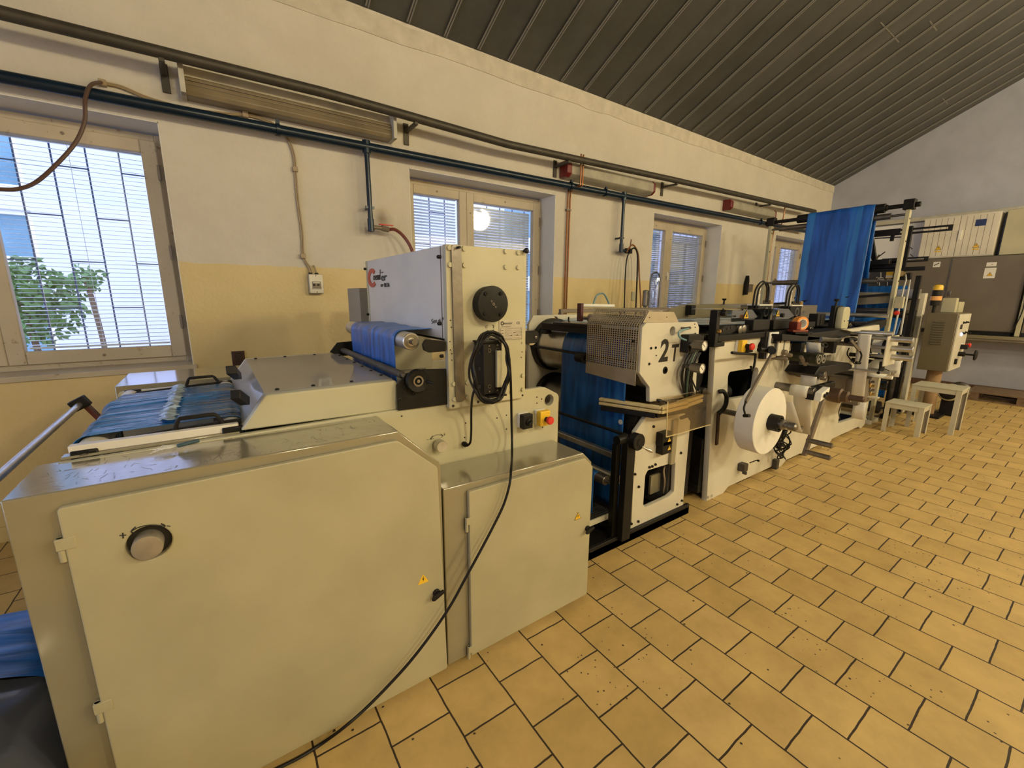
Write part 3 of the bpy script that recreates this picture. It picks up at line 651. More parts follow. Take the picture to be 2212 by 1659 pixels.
# guide rails (black) beside the film
for y in (1.706, 2.515): B().prism([(-.30, 1.094), (-.33, 1.112), (-.10, 1.125), (.04, 1.128), (.04, 1.085)], 'y', y, y+.010).out('guide_rail', 'rubber', sm)
def roller(p0, p1, r, m, par, sh=.012, name='roller', inset=.03, capm='dsteel', n=32):
    p0, p1 = Vector(p0), Vector(p1); d = (p1-p0).normalized()
    o = B().lathe(p0, d, [(0, r*.55), (0, r-.003), (.003, r), ((p1-p0).length-.003, r), ((p1-p0).length, r-.003), ((p1-p0).length, r*.55)], n).out(name, m, par)
    B().cyl(p0-d*inset, p1+d*inset, sh, n=14).out('shaft', capm, o)
    return o
roller((-.352, 1.69, 1.085), (-.352, 2.56, 1.085), .033, 'white', sm)
roller((.012, 1.72, 1.092), (.012, 2.56, 1.092), .034, 'white', sm)
for x, z, y in ((-.352, 1.085, 1.665), (.012, 1.092, 1.665), (-.352, 1.085, 2.63), (.012, 1.092, 2.63)):
    B().box(x-.03, x+.03, y-.0, y+.02, z-.045, z+.02).out('bearing_block', 'black', sm, bev=.004)
for yy in (1.700, 2.53):   # two black pull handles
    a = (-.105, yy, 1.12); 
    B().prism([(-.155, 1.108), (-.138, 1.150), (-.128, 1.160), (-.035, 1.160), (-.022, 1.150), (.0, 1.108), (-.014, 1.108), (-.034, 1.148), (-.126, 1.148), (-.140, 1.108)], 'y', yy, yy+.018).out('pull_handle', 'rubber', sm, bev=.003)
# guard over the sealing head
cov = B().prism([(.034, 1.100), (.112, 1.206), (.122, 1.212), (.575, 1.214), (.582, 1.20), (.582, 1.092)], 'y', 1.644, 1.690)
cv = cov.out('side_guard', 'cream', sm, bev=.006)
B().prism([(.034, 1.100), (.112, 1.206), (.122, 1.212), (.575, 1.214), (.582, 1.20), (.582, 1.092)], 'y', 2.64, 2.70).out('side_guard', 'cream', sm, bev=.006)
cc = B().add([(.118, 1.69, 1.212), (.575, 1.69, 1.213), (.575, 2.64, 1.213), (.118, 2.64, 1.212), (.034, 1.69, 1.100), (.034, 2.64, 1.100)], [(0, 1, 2, 3), (0, 3, 5, 4)]).out('clear_cover', 'hazy', sm, thick=.005, smooth=False)
for y in (1.80, 2.32):
    pa, pb = (AX(499, 799, .030), AX(519, 818, .075)) if y > 2 else (AX(508, 852, .030), AX(541, 874, .075))
    pb = pa.lerp(pb, .62); B().bar(pa, pb, .030, .030, (0, 0, 1)).out('cover_stop', 'rubber', cc, bev=.003)
for x, y in ((.16, 1.71), (.28, 1.71), (.42, 1.71), (.16, 2.62), (.30, 2.62), (.45, 2.62), (.56, 1.78), (.56, 1.92), (.56, 2.06), (.56, 2.20), (.56, 2.34), (.56, 2.5)):
    screw((x, y, 1.215), (0, 0, 1), .007, cc, .005)
# inside: rollers and jaw
roller((.20, 1.66, 1.06), (.20, 2.72, 1.08), .03, 'steel', sm, inset=.01)
roller((.46, 1.66, 1.06), (.46, 2.72, 1.06), .045, 'rubber', sm, inset=.01)
B().box(.30, .36, 1.72, 2.62, 1.136, 1.16).out('sealing_bar', 'brown_steel', sm, bev=.004)
# ---- tower ----
tx0, tx1, tz0, tz1 = .788, 1.190, 1.073, 1.752
tp = plate('tower_plate', rnd(rect(tx0, tx1, tz0, tz1), .010), [], 'y', 1.598, 1.629, 'cream', sm, bev=.002)
plate('tower_plate', rnd(rect(tx0, tx1, tz0, tz1), .010), [], 'y', 2.655, 2.685, 'cream', sm, bev=.002)
bx = B().prism([(tx0+.002, 1.372), (tx0+.002, tz1-.002), (tx1-.02, tz1-.002), (tx1-.02, 1.372)], 'y', 1.631, 2.653).out('tower_housing', 'white', sm, bev=.003)
B().box(tx0-.0005, tx0+.003, 1.646, 1.649, 1.375, tz1-.004).out('panel_joint', 'brown_steel', bx)
B().box(tx0+.01, tx1-.03, 1.631, 2.653, 1.362, 1.371).out('housing_underside', 'ink', bx)
for px, py in ((951, 555), (952, 699), (957, 769), (791, 581), (797, 679)):
    q = AX(px, py, tx0); screw((tx0, q.y, q.z), (-1, 0, 0), .0075, bx, .014)
B().box(tx0+.02, tx1-.03, 2.70, 2.72, .9, 1.62).out('rear_plate', 'tan', sm)
for px, py in ((970, 535), (1002, 537), (972, 572), (1003, 573), (1092, 543), (1119, 546), (1092, 577), (1119, 578), (980, 829), (1009, 826), (981, 862), (1009, 858), (1129, 811), (1129, 841), (1105, 814), (1105, 846)):
    q = AY(px, py, 1.597); hexbolt((q.x, 1.598, q.z), (0, -1, 0), .0105, tp)
for px, py, r in ((979, 877, .006), (1033, 868, .006), (1082, 861, .006), (1129, 854, .005), (973, 692, .0028), (975, 707, .0028), (972, 738, .0026), (973, 756, .0026), (976, 764, .0026), (976, 778, .0026), (1128, 760, .0025), (1126, 772, .0025), (1127, 741, .0025)):
    q = AY(px, py, 1.597); B().cyl((q.x, 1.5985, q.z), (q.x, 1.5965, q.z), r, n=14).out('bolt_hole', 'ink', tp)
q = AY(1134, 542, 1.59); B().lathe((q.x, 1.598, q.z), (0, -1, 0), [(0, .005), (.01, .006), (.013, .011), (.022, .012), (.028, .007), (.029, .001)], 16).out('ball_knob', 'rubber', tp)
a, b = AY(986, 528, 1.59), AY(996, 868, 1.59)
sp_ = plate('strap', rnd([(a.x-.024, a.z), (a.x+.022, a.z), (b.x+.020, b.z), (b.x-.026, b.z)], .02), [], 'y', 1.588, 1.597, 'dsteel', sm, bev=.001, label='dull grey steel strap')
q = AY(988, 535, 1.588); B().cyl((q.x, 1.588, q.z), (q.x, 1.566, q.z), .005, n=10).out('stud', 'rubber', sp_)
# black disc
q = AY(1066, 657, 1.548)
dk = B().lathe((q.x, 1.598, q.z), (0, -1, 0), [(0, .074), (.044, .0765), (.049, .075), (.050, .070), (.050, .001)], 48).out('black_disc', 'black', sm)
for a_ in (50, 132, 222, 310): screw((q.x+.058*math.cos(math.radians(a_)), 1.548, q.z+.058*math.sin(math.radians(a_))), (0, -1, 0), .008, dk, .007)
for dx, dz, r in ((0, 0, .006), (-.010, .012, .004), (.010, -.012, .004)): B().ring((q.x+dx, 1.5478, q.z+dz), (q.x+dx, 1.546, q.z+dz), r, r*.6, 16).out('centre_hole', 'dsteel', dk)
# data plate
q0, q1 = AY(1078, 689, 1.597), AY(1134, 730, 1.597)
dp = plate('data_plate', rnd(rect(q0.x, q0.x+.130, q1.z-.004, q0.z-.006), .004), [], 'y', 1.595, 1.5975, 'silver', sm, bev=.0003)
X0, Z1 = q0.x, q0.z-.006; Yd = 1.5945
B().ring((X0+.016, Yd, Z1-.014), (X0+.016, Yd-.0004, Z1-.014), .009, .006, 20).out('emblem', 'ink', dp)
text('Coemter', .017, (X0+.038, Yd, Z1-.014), 'y', 'ink', dp, shear=.3, ext=.0004)
text('CE', .016, (X0+.103, Yd, Z1-.015), 'y', 'ink', dp, ext=.0004)
s = B()
def outl(x0, x1, z0, z1, w=.0006): s.box(x0, x1, Yd-.0004, Yd, z0, z0+w).box(x0, x1, Yd-.0004, Yd, z1-w, z1).box(x0, x0+w, Yd-.0004, Yd, z0, z1).box(x1-w, x1, Yd-.0004, Yd, z0, z1)
outl(X0+.006, X0+.124, Z1-.088, Z1-.036)
outl(X0+.034, X0+.120, Z1-.048, Z1-.040); outl(X0+.034, X0+.066, Z1-.060, Z1-.053); outl(X0+.088, X0+.120, Z1-.060, Z1-.053); outl(X0+.034, X0+.052, Z1-.072, Z1-.065); outl(X0+.068, X0+.086, Z1-.072, Z1-.065); outl(X0+.100, X0+.120, Z1-.072, Z1-.065)
s.box(X0+.010, X0+.064, Yd-.0004, Yd, Z1-.0275, Z1-.0265).box(X0+.010, X0+.056, Yd-.0004, Yd, Z1-.0315, Z1-.0305).box(X0+.012, X0+.11, Yd-.0004, Yd, Z1-.0825, Z1-.0815)
for zz, x_ in ((.045, .010), (.0575, .010), (.070, .010), (.0575, .075), (.070, .058), (.070, .091)): s.box(X0+x_, X0+x_+.012, Yd-.0004, Yd, Z1-zz-.0015, Z1-zz+.0010)
s.out('plate_lines', 'ink', dp, smooth=False)
marks([[(1054, 703), (1050, 704), (1049, 708), (1052, 708), (1052, 706)], [(1065, 702), (1066, 709)], [(1063, 702), (1067, 703), (1067, 707), (1065, 709)],
       [(1054, 715), (1056, 719), (1060, 719), (1064, 717), (1065, 714)], [(1052, 717), (1053, 713), (1056, 716)], [(1063, 715), (1066, 712), (1067, 716)]], 1.597, tp, 'pen_marks', .0009)
# drive block with hook
q0, q1 = AY(1045, 742, 1.52), AY(1085, 848, 1.52)
db = B().box(q0.x-.002, q1.x-.002, 1.520, 1.598, q1.z, q0.z).out('drive_block', 'rubber', sm, bev=.003)
B().box(q0.x-.008, q1.x+.004, 1.512, 1.60, q0.z, q0.z+.008).box(q0.x+.01, q1.x+.012, 1.500, 1.60, q1.z-.012, q1.z-.004).out('block_flange', 'black', db, bev=.002)
xa, xb = q0.x, q1.x; hz = q0.z-q1.z
for u in (.28, .72):
    for v in (.86, .16): B().ring((xa+(xb-xa)*u, 1.5195, q1.z+hz*v), (xa+(xb-xa)*u, 1.517, q1.z+hz*v), .0085, .0068, 20).out('bore', 'dsteel', db)
    for v in (.95, .06): B().cyl((xa+(xb-xa)*u, 1.5195, q1.z+hz*v), (xa+(xb-xa)*u, 1.5175, q1.z+hz*v), .004, n=12).out('socket_screw', 'dsteel', db)
for v in (.8, .5, .15): B().ring((xa-.0025, 1.55, q1.z+hz*v), (xa-.004, 1.55, q1.z+hz*v), .007, .005, 16).out('bore', 'dsteel', db)
q0_, q1_ = AY(1074, 758, 1.505), AY(1084, 836, 1.505)
B().box(q0_.x, q1_.x, 1.505, 1.52, q1_.z, q0_.z).out('cream_strip', M['cream'], db, bev=.001, label='chipped cream strip')
q = AY(1076, 733, 1.53); B().cyl((q.x, 1.598, q.z), (q.x, 1.525, q.z), .006).cyl((q.x, 1.535, q.z), (q.x, 1.505, q.z), .013, n=16).out('hook_bolt', 'dsteel', sm)
# lettering on the housing
q = AX(817, 600, tx0)
def onx(px, py): p = AX(px, py, tx0); return (tx0-.0012, p.y, p.z)
cC = AX(805, 600, tx0); 
def arc(cy, cz_, ro, ri, a0, a1, sx, n=30):
    o = [(cy-sx*ro*math.cos(math.radians(a0+(a1-a0)*k/n)), cz_+ro*math.sin(math.radians(a0+(a1-a0)*k/n))) for k in range(n+1)]
    i_ = [(cy-.004-sx*.92*ri*math.cos(math.radians(a0+(a1-a0)*k/n)), cz_+ri*math.sin(math.radians(a0+(a1-a0)*k/n))) for k in range(n, -1, -1)]
    return o+i_
ztop, zbot = AX(803, 580, tx0).z, AX(807, 621, tx0).z; Rr = (ztop-zbot)/2
yl, yr = AX(795, 600, tx0).y, AX(813, 600, tx0).y
B().prism(arc((yl+yr)/2+.0, (ztop+zbot)/2, Rr, Rr*.55, 42, 318, (yl-yr)/2/Rr*1.05), 'x', tx0-.0014, tx0+.001).out('logo_letter', 'logo_red', bx, smooth=False)
p = onx(821, 599); hgt = AX(821, 593, tx0).z-AX(821, 605, tx0).z
def fit_text(s, px0, px1, py, h, m='ink', shear=.12, bold=.001, rotz=0):
    a, b = AX(px0, py, tx0), AX(px1, py, tx0); w = (a.y-b.y)
    cu = bpy.data.curves.new('t', 'FONT'); cu.body = s; cu.size = 1; cu.shear = shear
    o = bpy.data.objects.new('t', cu); me = bpy.data.meshes.new_from_object(o); xs = [v.co.x for v in me.vertices]; ww = max(xs)-min(xs)
    bpy.data.objects.remove(o); size = h/.52
    return text(s, size, (tx0-.0006, (a.y+b.y)/2, (a.z+b.z)/2), 'x', m, bx, shear=shear, sx=w/(ww*size), bold=bold*.25)
fit_text('oem', 806, 820, 598, .030, bold=.002); fit_text('er', 823, 834.5, 599, .030, bold=.002)
q = AX(821.6, 592, tx0); zt_, zb_ = AX(824, 582, tx0).z, AX(821, 604, tx0).z
B().add([(tx0-.0012, q.y+.012, zb_), (tx0-.0012, q.y+.004, zb_), (tx0-.0012, q.y-.006, zt_), (tx0-.0012, q.y+.002, zt_)], [(0, 1, 2, 3)]).add([(tx0-.0012, q.y+.010, zt_-.016), (tx0-.0012, q.y-.048, zt_-.019), (tx0-.0012, q.y-.048, zt_-.013), (tx0-.0012, q.y+.010, zt_-.016)], [(0, 1, 2, 3)]).out('logo_stroke', 'ink', bx, thick=.001, smooth=False)
fit_text('ter', 822, 828, 616, .014, shear=.25); fit_text('BETA', 830, 841, 616, .0155, shear=0, bold=.002)
s = B()
for pts in ([(933, 690), (932, 694), (935, 695), (934, 699), (932, 698)], [(933, 690), (935, 689)], [(938, 692), (936, 695), (938, 698), (939, 694), (938, 692)], [(942, 691), (940, 694), (942, 697), (943, 693), (942, 691)], [(947, 691), (947, 697)], [(950, 689), (948, 694), (951, 693)], [(951, 691), (950, 697)], [(955, 686), (955, 692)], [(957, 685), (958, 691)]):
    s.tube([AX(x, y, tx0-.001) for x, y in pts], .0012, 5, seg=3)
s.out('pen_marks', 'ink', bx)
# film roller in front of the tower, its brackets
zr_ = 1.366; xr_ = .655
def bracket(px, Y, name='roller_bracket'): return plate(name, rnd(PY(px, Y), .006), [], 'y', Y, Y+.016, 'black', sm)
bracket([(921, 733), (914, 744), (917, 757), (927, 762), (962, 759), (962, 737)], 1.606)
q = AX(765, 713, xr_)
B().prism([(xr_-.02, zr_+.012), (xr_+.0, zr_+.03), (tx0, zr_+.03), (tx0, zr_-.03), (xr_, zr_-.03), (xr_-.02, zr_-.012)], 'y', 2.60, 2.616).out('roller_bracket', 'black', sm, bev=.003)
roller((xr_, 1.66, zr_), (xr_, 2.57, zr_), .036, 'steel', sm, sh=.012, inset=.035)
B().ring((xr_, 1.659, zr_), (xr_, 1.656, zr_), .030, .018, 28).out('bearing', 'dsteel', sm)
# spreader bar with plates
s1 = plate('bar_bracket', rnd(PY([(857, 830), (876, 806), (915, 797), (964, 796), (967, 872), (858, 886)], 1.630), .004), [], 'y', 1.618, 1.630, 'black', sm)
B().prism([(.53, 1.228), (.575, 1.28), (tx0, 1.29), (tx0, 1.2), (.58, 1.2)], 'y', 2.60, 2.612).out('bar_bracket', 'black', sm, bev=.003)
roller((.60, 1.64, 1.236), (.60, 2.59, 1.236), .0155, 'pipe_grey', sm, sh=.008, inset=.02, name='spreader_bar')
for px, py in ((875, 836), (863, 863), (894, 850), (876, 833)):
    q = AY(px, py, 1.617); screw((q.x, 1.618, q.z), (0, -1, 0), .008, s1)
q = AY(905, 824, 1.58)
hw = B().lathe((q.x, 1.618, q.z), (0, -1, 0), [(0, .03), (.012, .03), (.013, .047), (.030, .047), (.034, .044), (.030, .022), (.022, .020)], 36).out('hand_wheel', 'black', sm)
B().ring((q.x, 1.590, q.z), (q.x, 1.584, q.z), .022, .015).cyl((q.x, 1.60, q.z), (q.x, 1.582, q.z), .007).out('wheel_hub', 'dsteel', hw)
B().tube([(q.x+.036, 1.584, q.z-.004), (q.x+.042, 1.57, q.z-.006), (q.x+.052, 1.555, q.z-.010)], .006).out('crank_grip', 'rubber', hw)
# right bracket of the tower
B().prism([(tx1-.01, 1.33), (1.262, 1.33), (1.276, 1.343), (1.276, 1.378), (1.262, 1.39), (tx1-.01, 1.39)], 'y', 1.605, 1.621).out('roller_bracket', 'black', sm, bev=.003)
screw((1.256, 1.605, 1.358), (0, -1, 0), .007, sm, .004, 'dsteel')
roller((1.262, 1.64, 1.345), (1.262, 2.6, 1.345), .03, 'steel', sm, inset=.02)
# knob, emergency stop, selector on the side plate
q = AY(952, 963, 1.60)
B().lathe((q.x, 1.63, q.z), (0, -1, 0), [(0, .012), (.012, .012), (.012, .026), (.042, .026), (.045, .024), (.0445, .002)], 40).out('adjusting_knob', 'steel', sm)
marks([[(930, 949), (937, 942), (947, 939), (956, 941)], [(935, 941), (929, 949), (936, 947)], [(951, 937), (957, 941), (953, 945)], [(959, 938), (962, 938)], [(960, 936), (960, 941)], [(922, 950), (926, 949)]], 1.629, sm, 'pen_marks', .0010)
for px, py in ((1006, 914), (1004, 945), (1094, 897), (1094, 927), (1160, 858), (1160, 871), (1170, 862), (868, 899), (1074, 903), (1172, 923)):
    q = AY(px, py, 1.629); B().cyl((q.x, 1.6305, q.z), (q.x, 1.6285, q.z), .0035, n=12).out('bolt_hole', 'ink', sm)
q = AY(1008, 962, 1.60); B().lathe((q.x, 1.63, q.z), (0, -1, 0), [(0, .010), (.012, .012), (.020, .012), (.03, .006)], 12).out('cable_gland', 'rubber', sm)
def estop(xc, zc, Y, w, par, m='yellow'):
    o = B().box(xc-w/2, xc+w/2, Y-.022, Y, zc-w*.62, zc+w*.62).out('stop_switch_base', 'label', par, bev=.004)
    B().box(xc-w/2, xc+w/2, Y-.055, Y-.022, zc-w*.62, zc+w*.62).out('switch_cover', m, o, bev=.004)
    return o
q = AY(1176, 905, 1.60); es = estop(q.x-.013, q.z+.01, 1.63, .062, sm)
q_ = (q.x-.008, q.z+.006)
B().lathe((q_[0], 1.575, q_[1]), (0, -1, 0), [(0, .013), (.018, .013)], 20).out('button_collar', 'rubber', es)
B().lathe((q_[0], 1.557, q_[1]), (0, -1, 0), [(0, .013), (.004, .020), (.016, .0205), (.020, .018), (.022, .009), (.0215, .001)], 28).out('stop_button', 'red', es)
q = AY(1136, 910, 1.60); se = estop(q.x-.004, q.z+.004, 1.63, .058, sm, 'rubber')
B().lathe((q.x-.002, 1.575, q.z+.002), (0, -1, 0), [(0, .016), (.006, .016), (.008, .010), (.008, .001)], 24).out('selector_ring', 'black', se)
B().bar((q.x-.014, 1.562, q.z-.008), (q.x+.010, 1.562, q.z+.010), .010, .012, (0, 1, 0)).out('selector_knob', 'rubber', se, bev=.002)
# ---- black cable hung on the drive block ----
cbk = thing('cable', 'long black cable coiled on the tower and trailing down to the floor', 'cable', (1.0, 1.5, 1.2))
s = B(); cq = AY(1062, 795, 1.49)
for k, (rx, rz, dx, dz, dy) in enumerate(((.100, .152, -.004, .0, 0), (.092, .145, .006, .005, .012), (.086, .138, -.006, .0, -.01), (.094, .150, .012, -.004, .02))):
    s.tube([(cq.x+dx+rx*math.cos(2*PI*j/14+.2)*(1 if math.cos(2*PI*j/14+.2) < 0 else .95), 1.488+dy+.012*math.sin(j*2.1+k), cq.z+dz+rz*math.sin(2*PI*j/14+.2)) for j in range(14)], .0052, 8, closed=True, seg=4)
s.tube([AY(1098, 760, 1.48), AY(1102, 800, 1.48), AY(1104, 850, 1.5), AY(1105, 910, 1.56), AY(1106, 950, 1.57), AY(1106, 985, 1.50), AY(1104, 1012, 1.39), AY(1101, 1045, 1.345), AY(1088, 1090, 1.34),
        AY(1064, 1140, 1.335), AY(1035, 1195, 1.33), AY(1005, 1250, 1.33), AY(972, 1310, 1.33), AY(930, 1372, 1.33), AY(885, 1430, 1.33), AY(835, 1485, 1.33), AY(785, 1535, 1.325), AY(742, 1572, 1.32), AZ(700, 1603, .01), AZ(655, 1632, .008), AZ(600, 1660, .008), AZ(520, 1700, .008), AZ(300, 1790, .008)], .0056, 8)
s.tube([AY(1026, 838, 1.49), AY(1020, 860, 1.5), AY(1018, 890, 1.56), AY(1018, 930, 1.58), AY(1016, 955, 1.585), AY(1009, 963, 1.605)], .0052, 8)
s.out('flex', 'rubber', cbk)
# ---- films ----
def web(path, y0, y1, name, m, label, cat='film', nx=1, amp=.004, seed=0, ny=40, thick=.0012, edge=.0):
    """film following a path of (x,z) points between y0 and y1"""
    rr = random.Random(seed); ph = [rr.uniform(0, 6.28) for _ in range(8)]; fr = [rr.uniform(8, 60) for _ in range(8)]
    P = []
    for i in range(len(path)-1):
        a, b = Vector(path[i]), Vector(path[i+1]); n = max(1, int((b-a).length/.04))
        for k in range(n): P.append(a.lerp(b, k/n))
    P.append(Vector(path[-1])); rows = []; L_ = len(P)
    for i, p in enumerate(P):
        t = (P[min(i+1, L_-1)]-P[max(i-1, 0)]).normalized(); nrm = Vector((-t.y, t.x)); r_ = []
        for j in range(ny+1):
            y = y0+(y1-y0)*j/ny
            w = sum(math.sin(y*fr[q]+ph[q]+i*.05*math.sin(ph[q]))*(1.0/(1+fr[q]*.03)) for q in range(8))*amp*.4
            e = edge*math.sin(i*.35+ph[0]) if j in (0, ny) else 0
            r_.append((p.x+nrm.x*w, y+e, p.y+nrm.y*w))
        rows.append(r_)
    o = sheet(rows, name, m, None, thick); return tag(o, label, cat)
def arcp(cx, cz_, r, a0, a1, n=8): return [(cx+r*math.cos(math.radians(a0+(a1-a0)*k/n)), cz_+r*math.sin(math.radians(a0+(a1-a0)*k/n))) for k in range(n+1)]
web([(-.41, .70), (-.398, 1.0)]+arcp(-.352, 1.085, .040, 190, 95)+arcp(.012, 1.092, .041, 90, -10, 6)+[(.03, 1.0)], 1.745, 2.45, 'plastic_film', 'blue_w', 'wrinkled blue film over the infeed rollers between the cabinets', amp=.010, seed=4, ny=110)
rr = random.Random(8); rows = []
for k in range(61):
    y = 1.76+.68*k/60; x = -.165+rr.uniform(-.007, .007)
    rows.append([(x-.020+rr.uniform(-.008, .004), y, 1.1400), (x-.007, y+rr.uniform(-.003, .003), 1.145+rr.uniform(-.002, .005)), (x+.007, y, 1.143+rr.uniform(-.002, .006)), (x+.020+rr.uniform(-.004, .008), y, 1.1400)])
tag(sheet(rows, 'film_seam', 'film_pale', None, .001), 'crumpled pale seam across the wrinkled blue infeed film', 'seam')
web([(.79, 1.405)]+arcp(xr_, zr_, .0385, 90, 180)+[(.618, 1.25), (.622, 1.06)], 1.755, 2.44, 'plastic_film', 'blue', 'blue film looped over the steel roller in front of the tower', amp=.003, seed=9, ny=70)
q = AZ(400, 955, 1.105)
bru = thing('hand_brush', 'small dark blue brush with frayed strings lying on the cabinet edge', 'brush', (q.x, q.y, 1.09))
B().bar((q.x-.02, q.y-.012, 1.100), (q.x+.035, q.y+.0, 1.104), .014, .010).out('handle', mat('teal_plastic', (.03, .07, .09), .4), bru, bev=.003)
s = B(); rr = random.Random(2)
for k in range(16): s.tube([(q.x-.02, q.y-.010, 1.100), (q.x-.045+rr.uniform(-.01, .01), q.y-.012+rr.uniform(-.02, .012), 1.100+rr.uniform(-.004, .008)), (q.x-.07+rr.uniform(-.02, .02), q.y-.01+rr.uniform(-.03, .02), 1.0975)], .0006, 4)
s.out('bristles', 'label', bru)['kind'] = 'stuff'
q = AY(775, 622, 3.0); qb = AY(790, 622, 3.0)
tag(B().box(q.x, q.x+.16, 3.0, 3.3, 0, q.z).out('grey_cabinet', mat('grey_beige_panel', (.33, .30, .25), .5), None, bev=.004), 'narrow grey-beige cabinet just visible left behind the white tower', 'cabinet')
# feed roller bar at far left and the film roll below
ar = thing('tension_bar', 'shiny steel bar on a dark red arm left of the big cabinet', 'machine part', (-.6, 2.9, .9))
a1, a0 = AX(172, 874, -.6), AX(-330, 1318, -.6)
B().cyl(a0, a1, .0135).out('bar', 'steel', ar)
B().bar((a1.x-.03, a1.y+.01, a1.z-.012), (a1.x+.03, a1.y+.01, a1.z+.02), .05, .055).out('clamp', 'black', ar, bev=.004)
B().bar((a1.x+.01, a1.y+.03, a1.z), (-.50, a1.y+.02, .84), .02, .05, (0, 1, 0)).out('arm', mat('dark_red_steel', (.10, .018, .014), .4), ar, bev=.003)
B().box(-.53, -.456, a1.y-.02, a1.y+.05, .80, .87).out('arm_mount', 'black', ar, bev=.004)
rl = thing('film_roll', 'roll of blue film wrapped in shiny black sheet behind the big cabinet', 'roll', (-.8, 1.8, 0))
def ry(y0, y1, r0, nm, m, seed, amp):
    rr = random.Random(seed); rows = []
    for j in range(41):
        y = y0+(y1-y0)*j/40; row = []
        for k in range(49):
            t = 2*PI*k/48; row.append((-.70+(r0+amp*math.sin(3*t+j*.3+seed)*math.sin(y*14+seed)+amp*.6*math.sin(7*t+y*9))*math.cos(t), y, .238+(r0+amp*math.sin(3*t+j*.3+seed)*math.sin(y*14)+amp*.5*math.sin(9*t-y*7))*math.sin(t)))
        rows.append(row)
    return B().grid(rows).out(nm, m, rl, ang=80)
ry(1.68, 2.02, .240, 'blue_wrap', 'blue', 2, .006); ry(.75, 1.70, .232, 'black_wrap', 'shine_black', 5, .010)
B().cyl((-.70, .70, .238), (-.70, 2.04, .238), .215, n=40).out('core', 'black', rl)
B().box(-.9, -.5, .78, .9, 0, .03).out('chock', 'pallet', rl)
B().box(-.9, -.5, 1.85, 1.97, 0, .03).out('chock', 'pallet', rl)
# =============== PRINTING UNIT "2 T" ===============
pu = thing('printing_unit', 'cream printing unit marked 2 T with perforated steel guard', 'machine', (2.3, 2.2, 0))
def cr(ox, oy, k): return lambda L: [(ox+x/k, oy+y/k) for x, y in L]
c1 = cr(1120, 600, 5.027); c2 = cr(1200, 880, 5.027)
up_o = PY(c1([(1390, 490), (1940, 480), (1962, 540), (1945, 800), (1925, 1285), (1425, 1350), (1425, 1190), (1315, 1040), (1345, 540)]), 1.62)
hA = AY(1453, 715, 1.62); hB = AY(1437, 800, 1.62)
up = plate('side_plate', rnd(up_o, .006), [circle(hA.x, hA.z, .030), circle(hB.x, hB.z, .024)], 'y', 1.620, 1.650, 'frame', pu, bev=.002)
B().lathe((hB.x, 1.655, hB.z), (0, -1, 0), [(0, .024), (.03, .024), (.038, .022), (.038, .015), (.02, .013)], 28).out('bearing_cap', 'rubber', up)
B().ring((hA.x, 1.621, hA.z), (hA.x, 1.66, hA.z), .0302, .0285).out('hole_lining', 'frame', up)
q = AY(1434, 762, 1.62); text('2', .190, (q.x-.002, 1.6195, q.z+.006), 'y', 'ink', up, shear=.1, sx=.95, bold=.006, ext=.0006)
q = AY(1459, 762, 1.62); text('T', .150, (q.x-.010, 1.6195, q.z-.006), 'y', 'ink', up, shear=.06, sx=.80, bold=.004, ext=.0006)
for px, py, r in ((1406, 752, .008), (1416, 751, .008), (1402, 786, .008), (1474, 726, .008), (1473, 741, .008), (1501, 721, .007), (1500, 700, .003), (1501, 707, .003), (1417, 768, .003)):
    q = AY(px, py, 1.62); screw((q.x, 1.62, q.z), (0, -1, 0), r, up, .006)
lo_o = PY(c2([(865, 270), (1010, 60), (1330, 58), (1400, 62), (1462, 152), (1385, 1005), (1380, 1128), (1270, 1168), (1250, 1148), (948, 1290), (922, 1342), (800, 1388), (822, 1240)]), 1.62)
lo_h = PY(c2([(1000, 683), (1300, 592), (1285, 912), (1228, 968), (972, 1086), (950, 1056), (972, 738)]), 1.62)
lo = plate('side_plate', rnd(lo_o, .006), [rnd(lo_h, .012)], 'y', 1.618, 1.648, 'frame', pu, bev=.002)
for px, py in ((1411, 921), (1408, 1007), (1415, 1003), (1379, 1051), (1462, 1089), (1472, 1081), (1378, 1126), (1363, 1131), (1379, 1138), (1363, 1152), (1460, 1108), (1473, 1103), (1470, 978), (1402, 1009), (1371, 1024)):
    q = AY(px, py, 1.618); screw((q.x, 1.618, q.z), (0, -1, 0), .0085, lo, .010)
# far side plate with round hole
q = AY(1203, 693, 2.7)
fo = rnd([(2.045, .03), (2.045, 1.335), (2.085, 1.402), (2.62, 1.402), (2.67, 1.35), (2.67, .03)], .008)
plate('side_plate', fo, [circle(q.x-.02, q.z, .040)], 'y', 2.70, 2.73, 'frame', pu, bev=.002)
B().ring((q.x-.02, 2.699, q.z), (q.x-.02, 2.731, q.z), .0405, .037).out('hole_lining', 'steel', pu)
B().box(1.47, 2.70, 1.60, 2.76, .0, .055).box(1.47, 2.70, 1.60, 1.625, .0, .075).out('base_frame', 'rubber', pu, bev=.003)
for x, z in ((2.6, .2), (2.6, .9), (2.58, 1.3)): B().box(x-.03, x+.03, 1.65, 2.70, z-.04, z+.04).out('cross_beam', 'black', pu, bev=.004)
B().box(2.50, 2.56, 1.66, 2.69, .08, .98).out('inner_cover', mat('inner_dark_cover', (.05, .045, .038), .7), pu)
q = AY(1428, 1040, 1.75); B().box(q.x-.16, q.x+.10, 1.72, 1.74, q.z-.05, q.z+.09).out('terminal_cover', 'tan', pu, bev=.003)
s = B()
for k, (px, ph) in enumerate(((1436, 0), (1441, 1), (1446, 2.2))):
    s.tube([AY(px+6, 995, 1.70), AY(px-2, 1015, 1.69), AY(px+3*math.sin(ph), 1040, 1.68), AY(px-3, 1068, 1.69)], .006, 7)
s.out('wiring', 'cableb', pu)
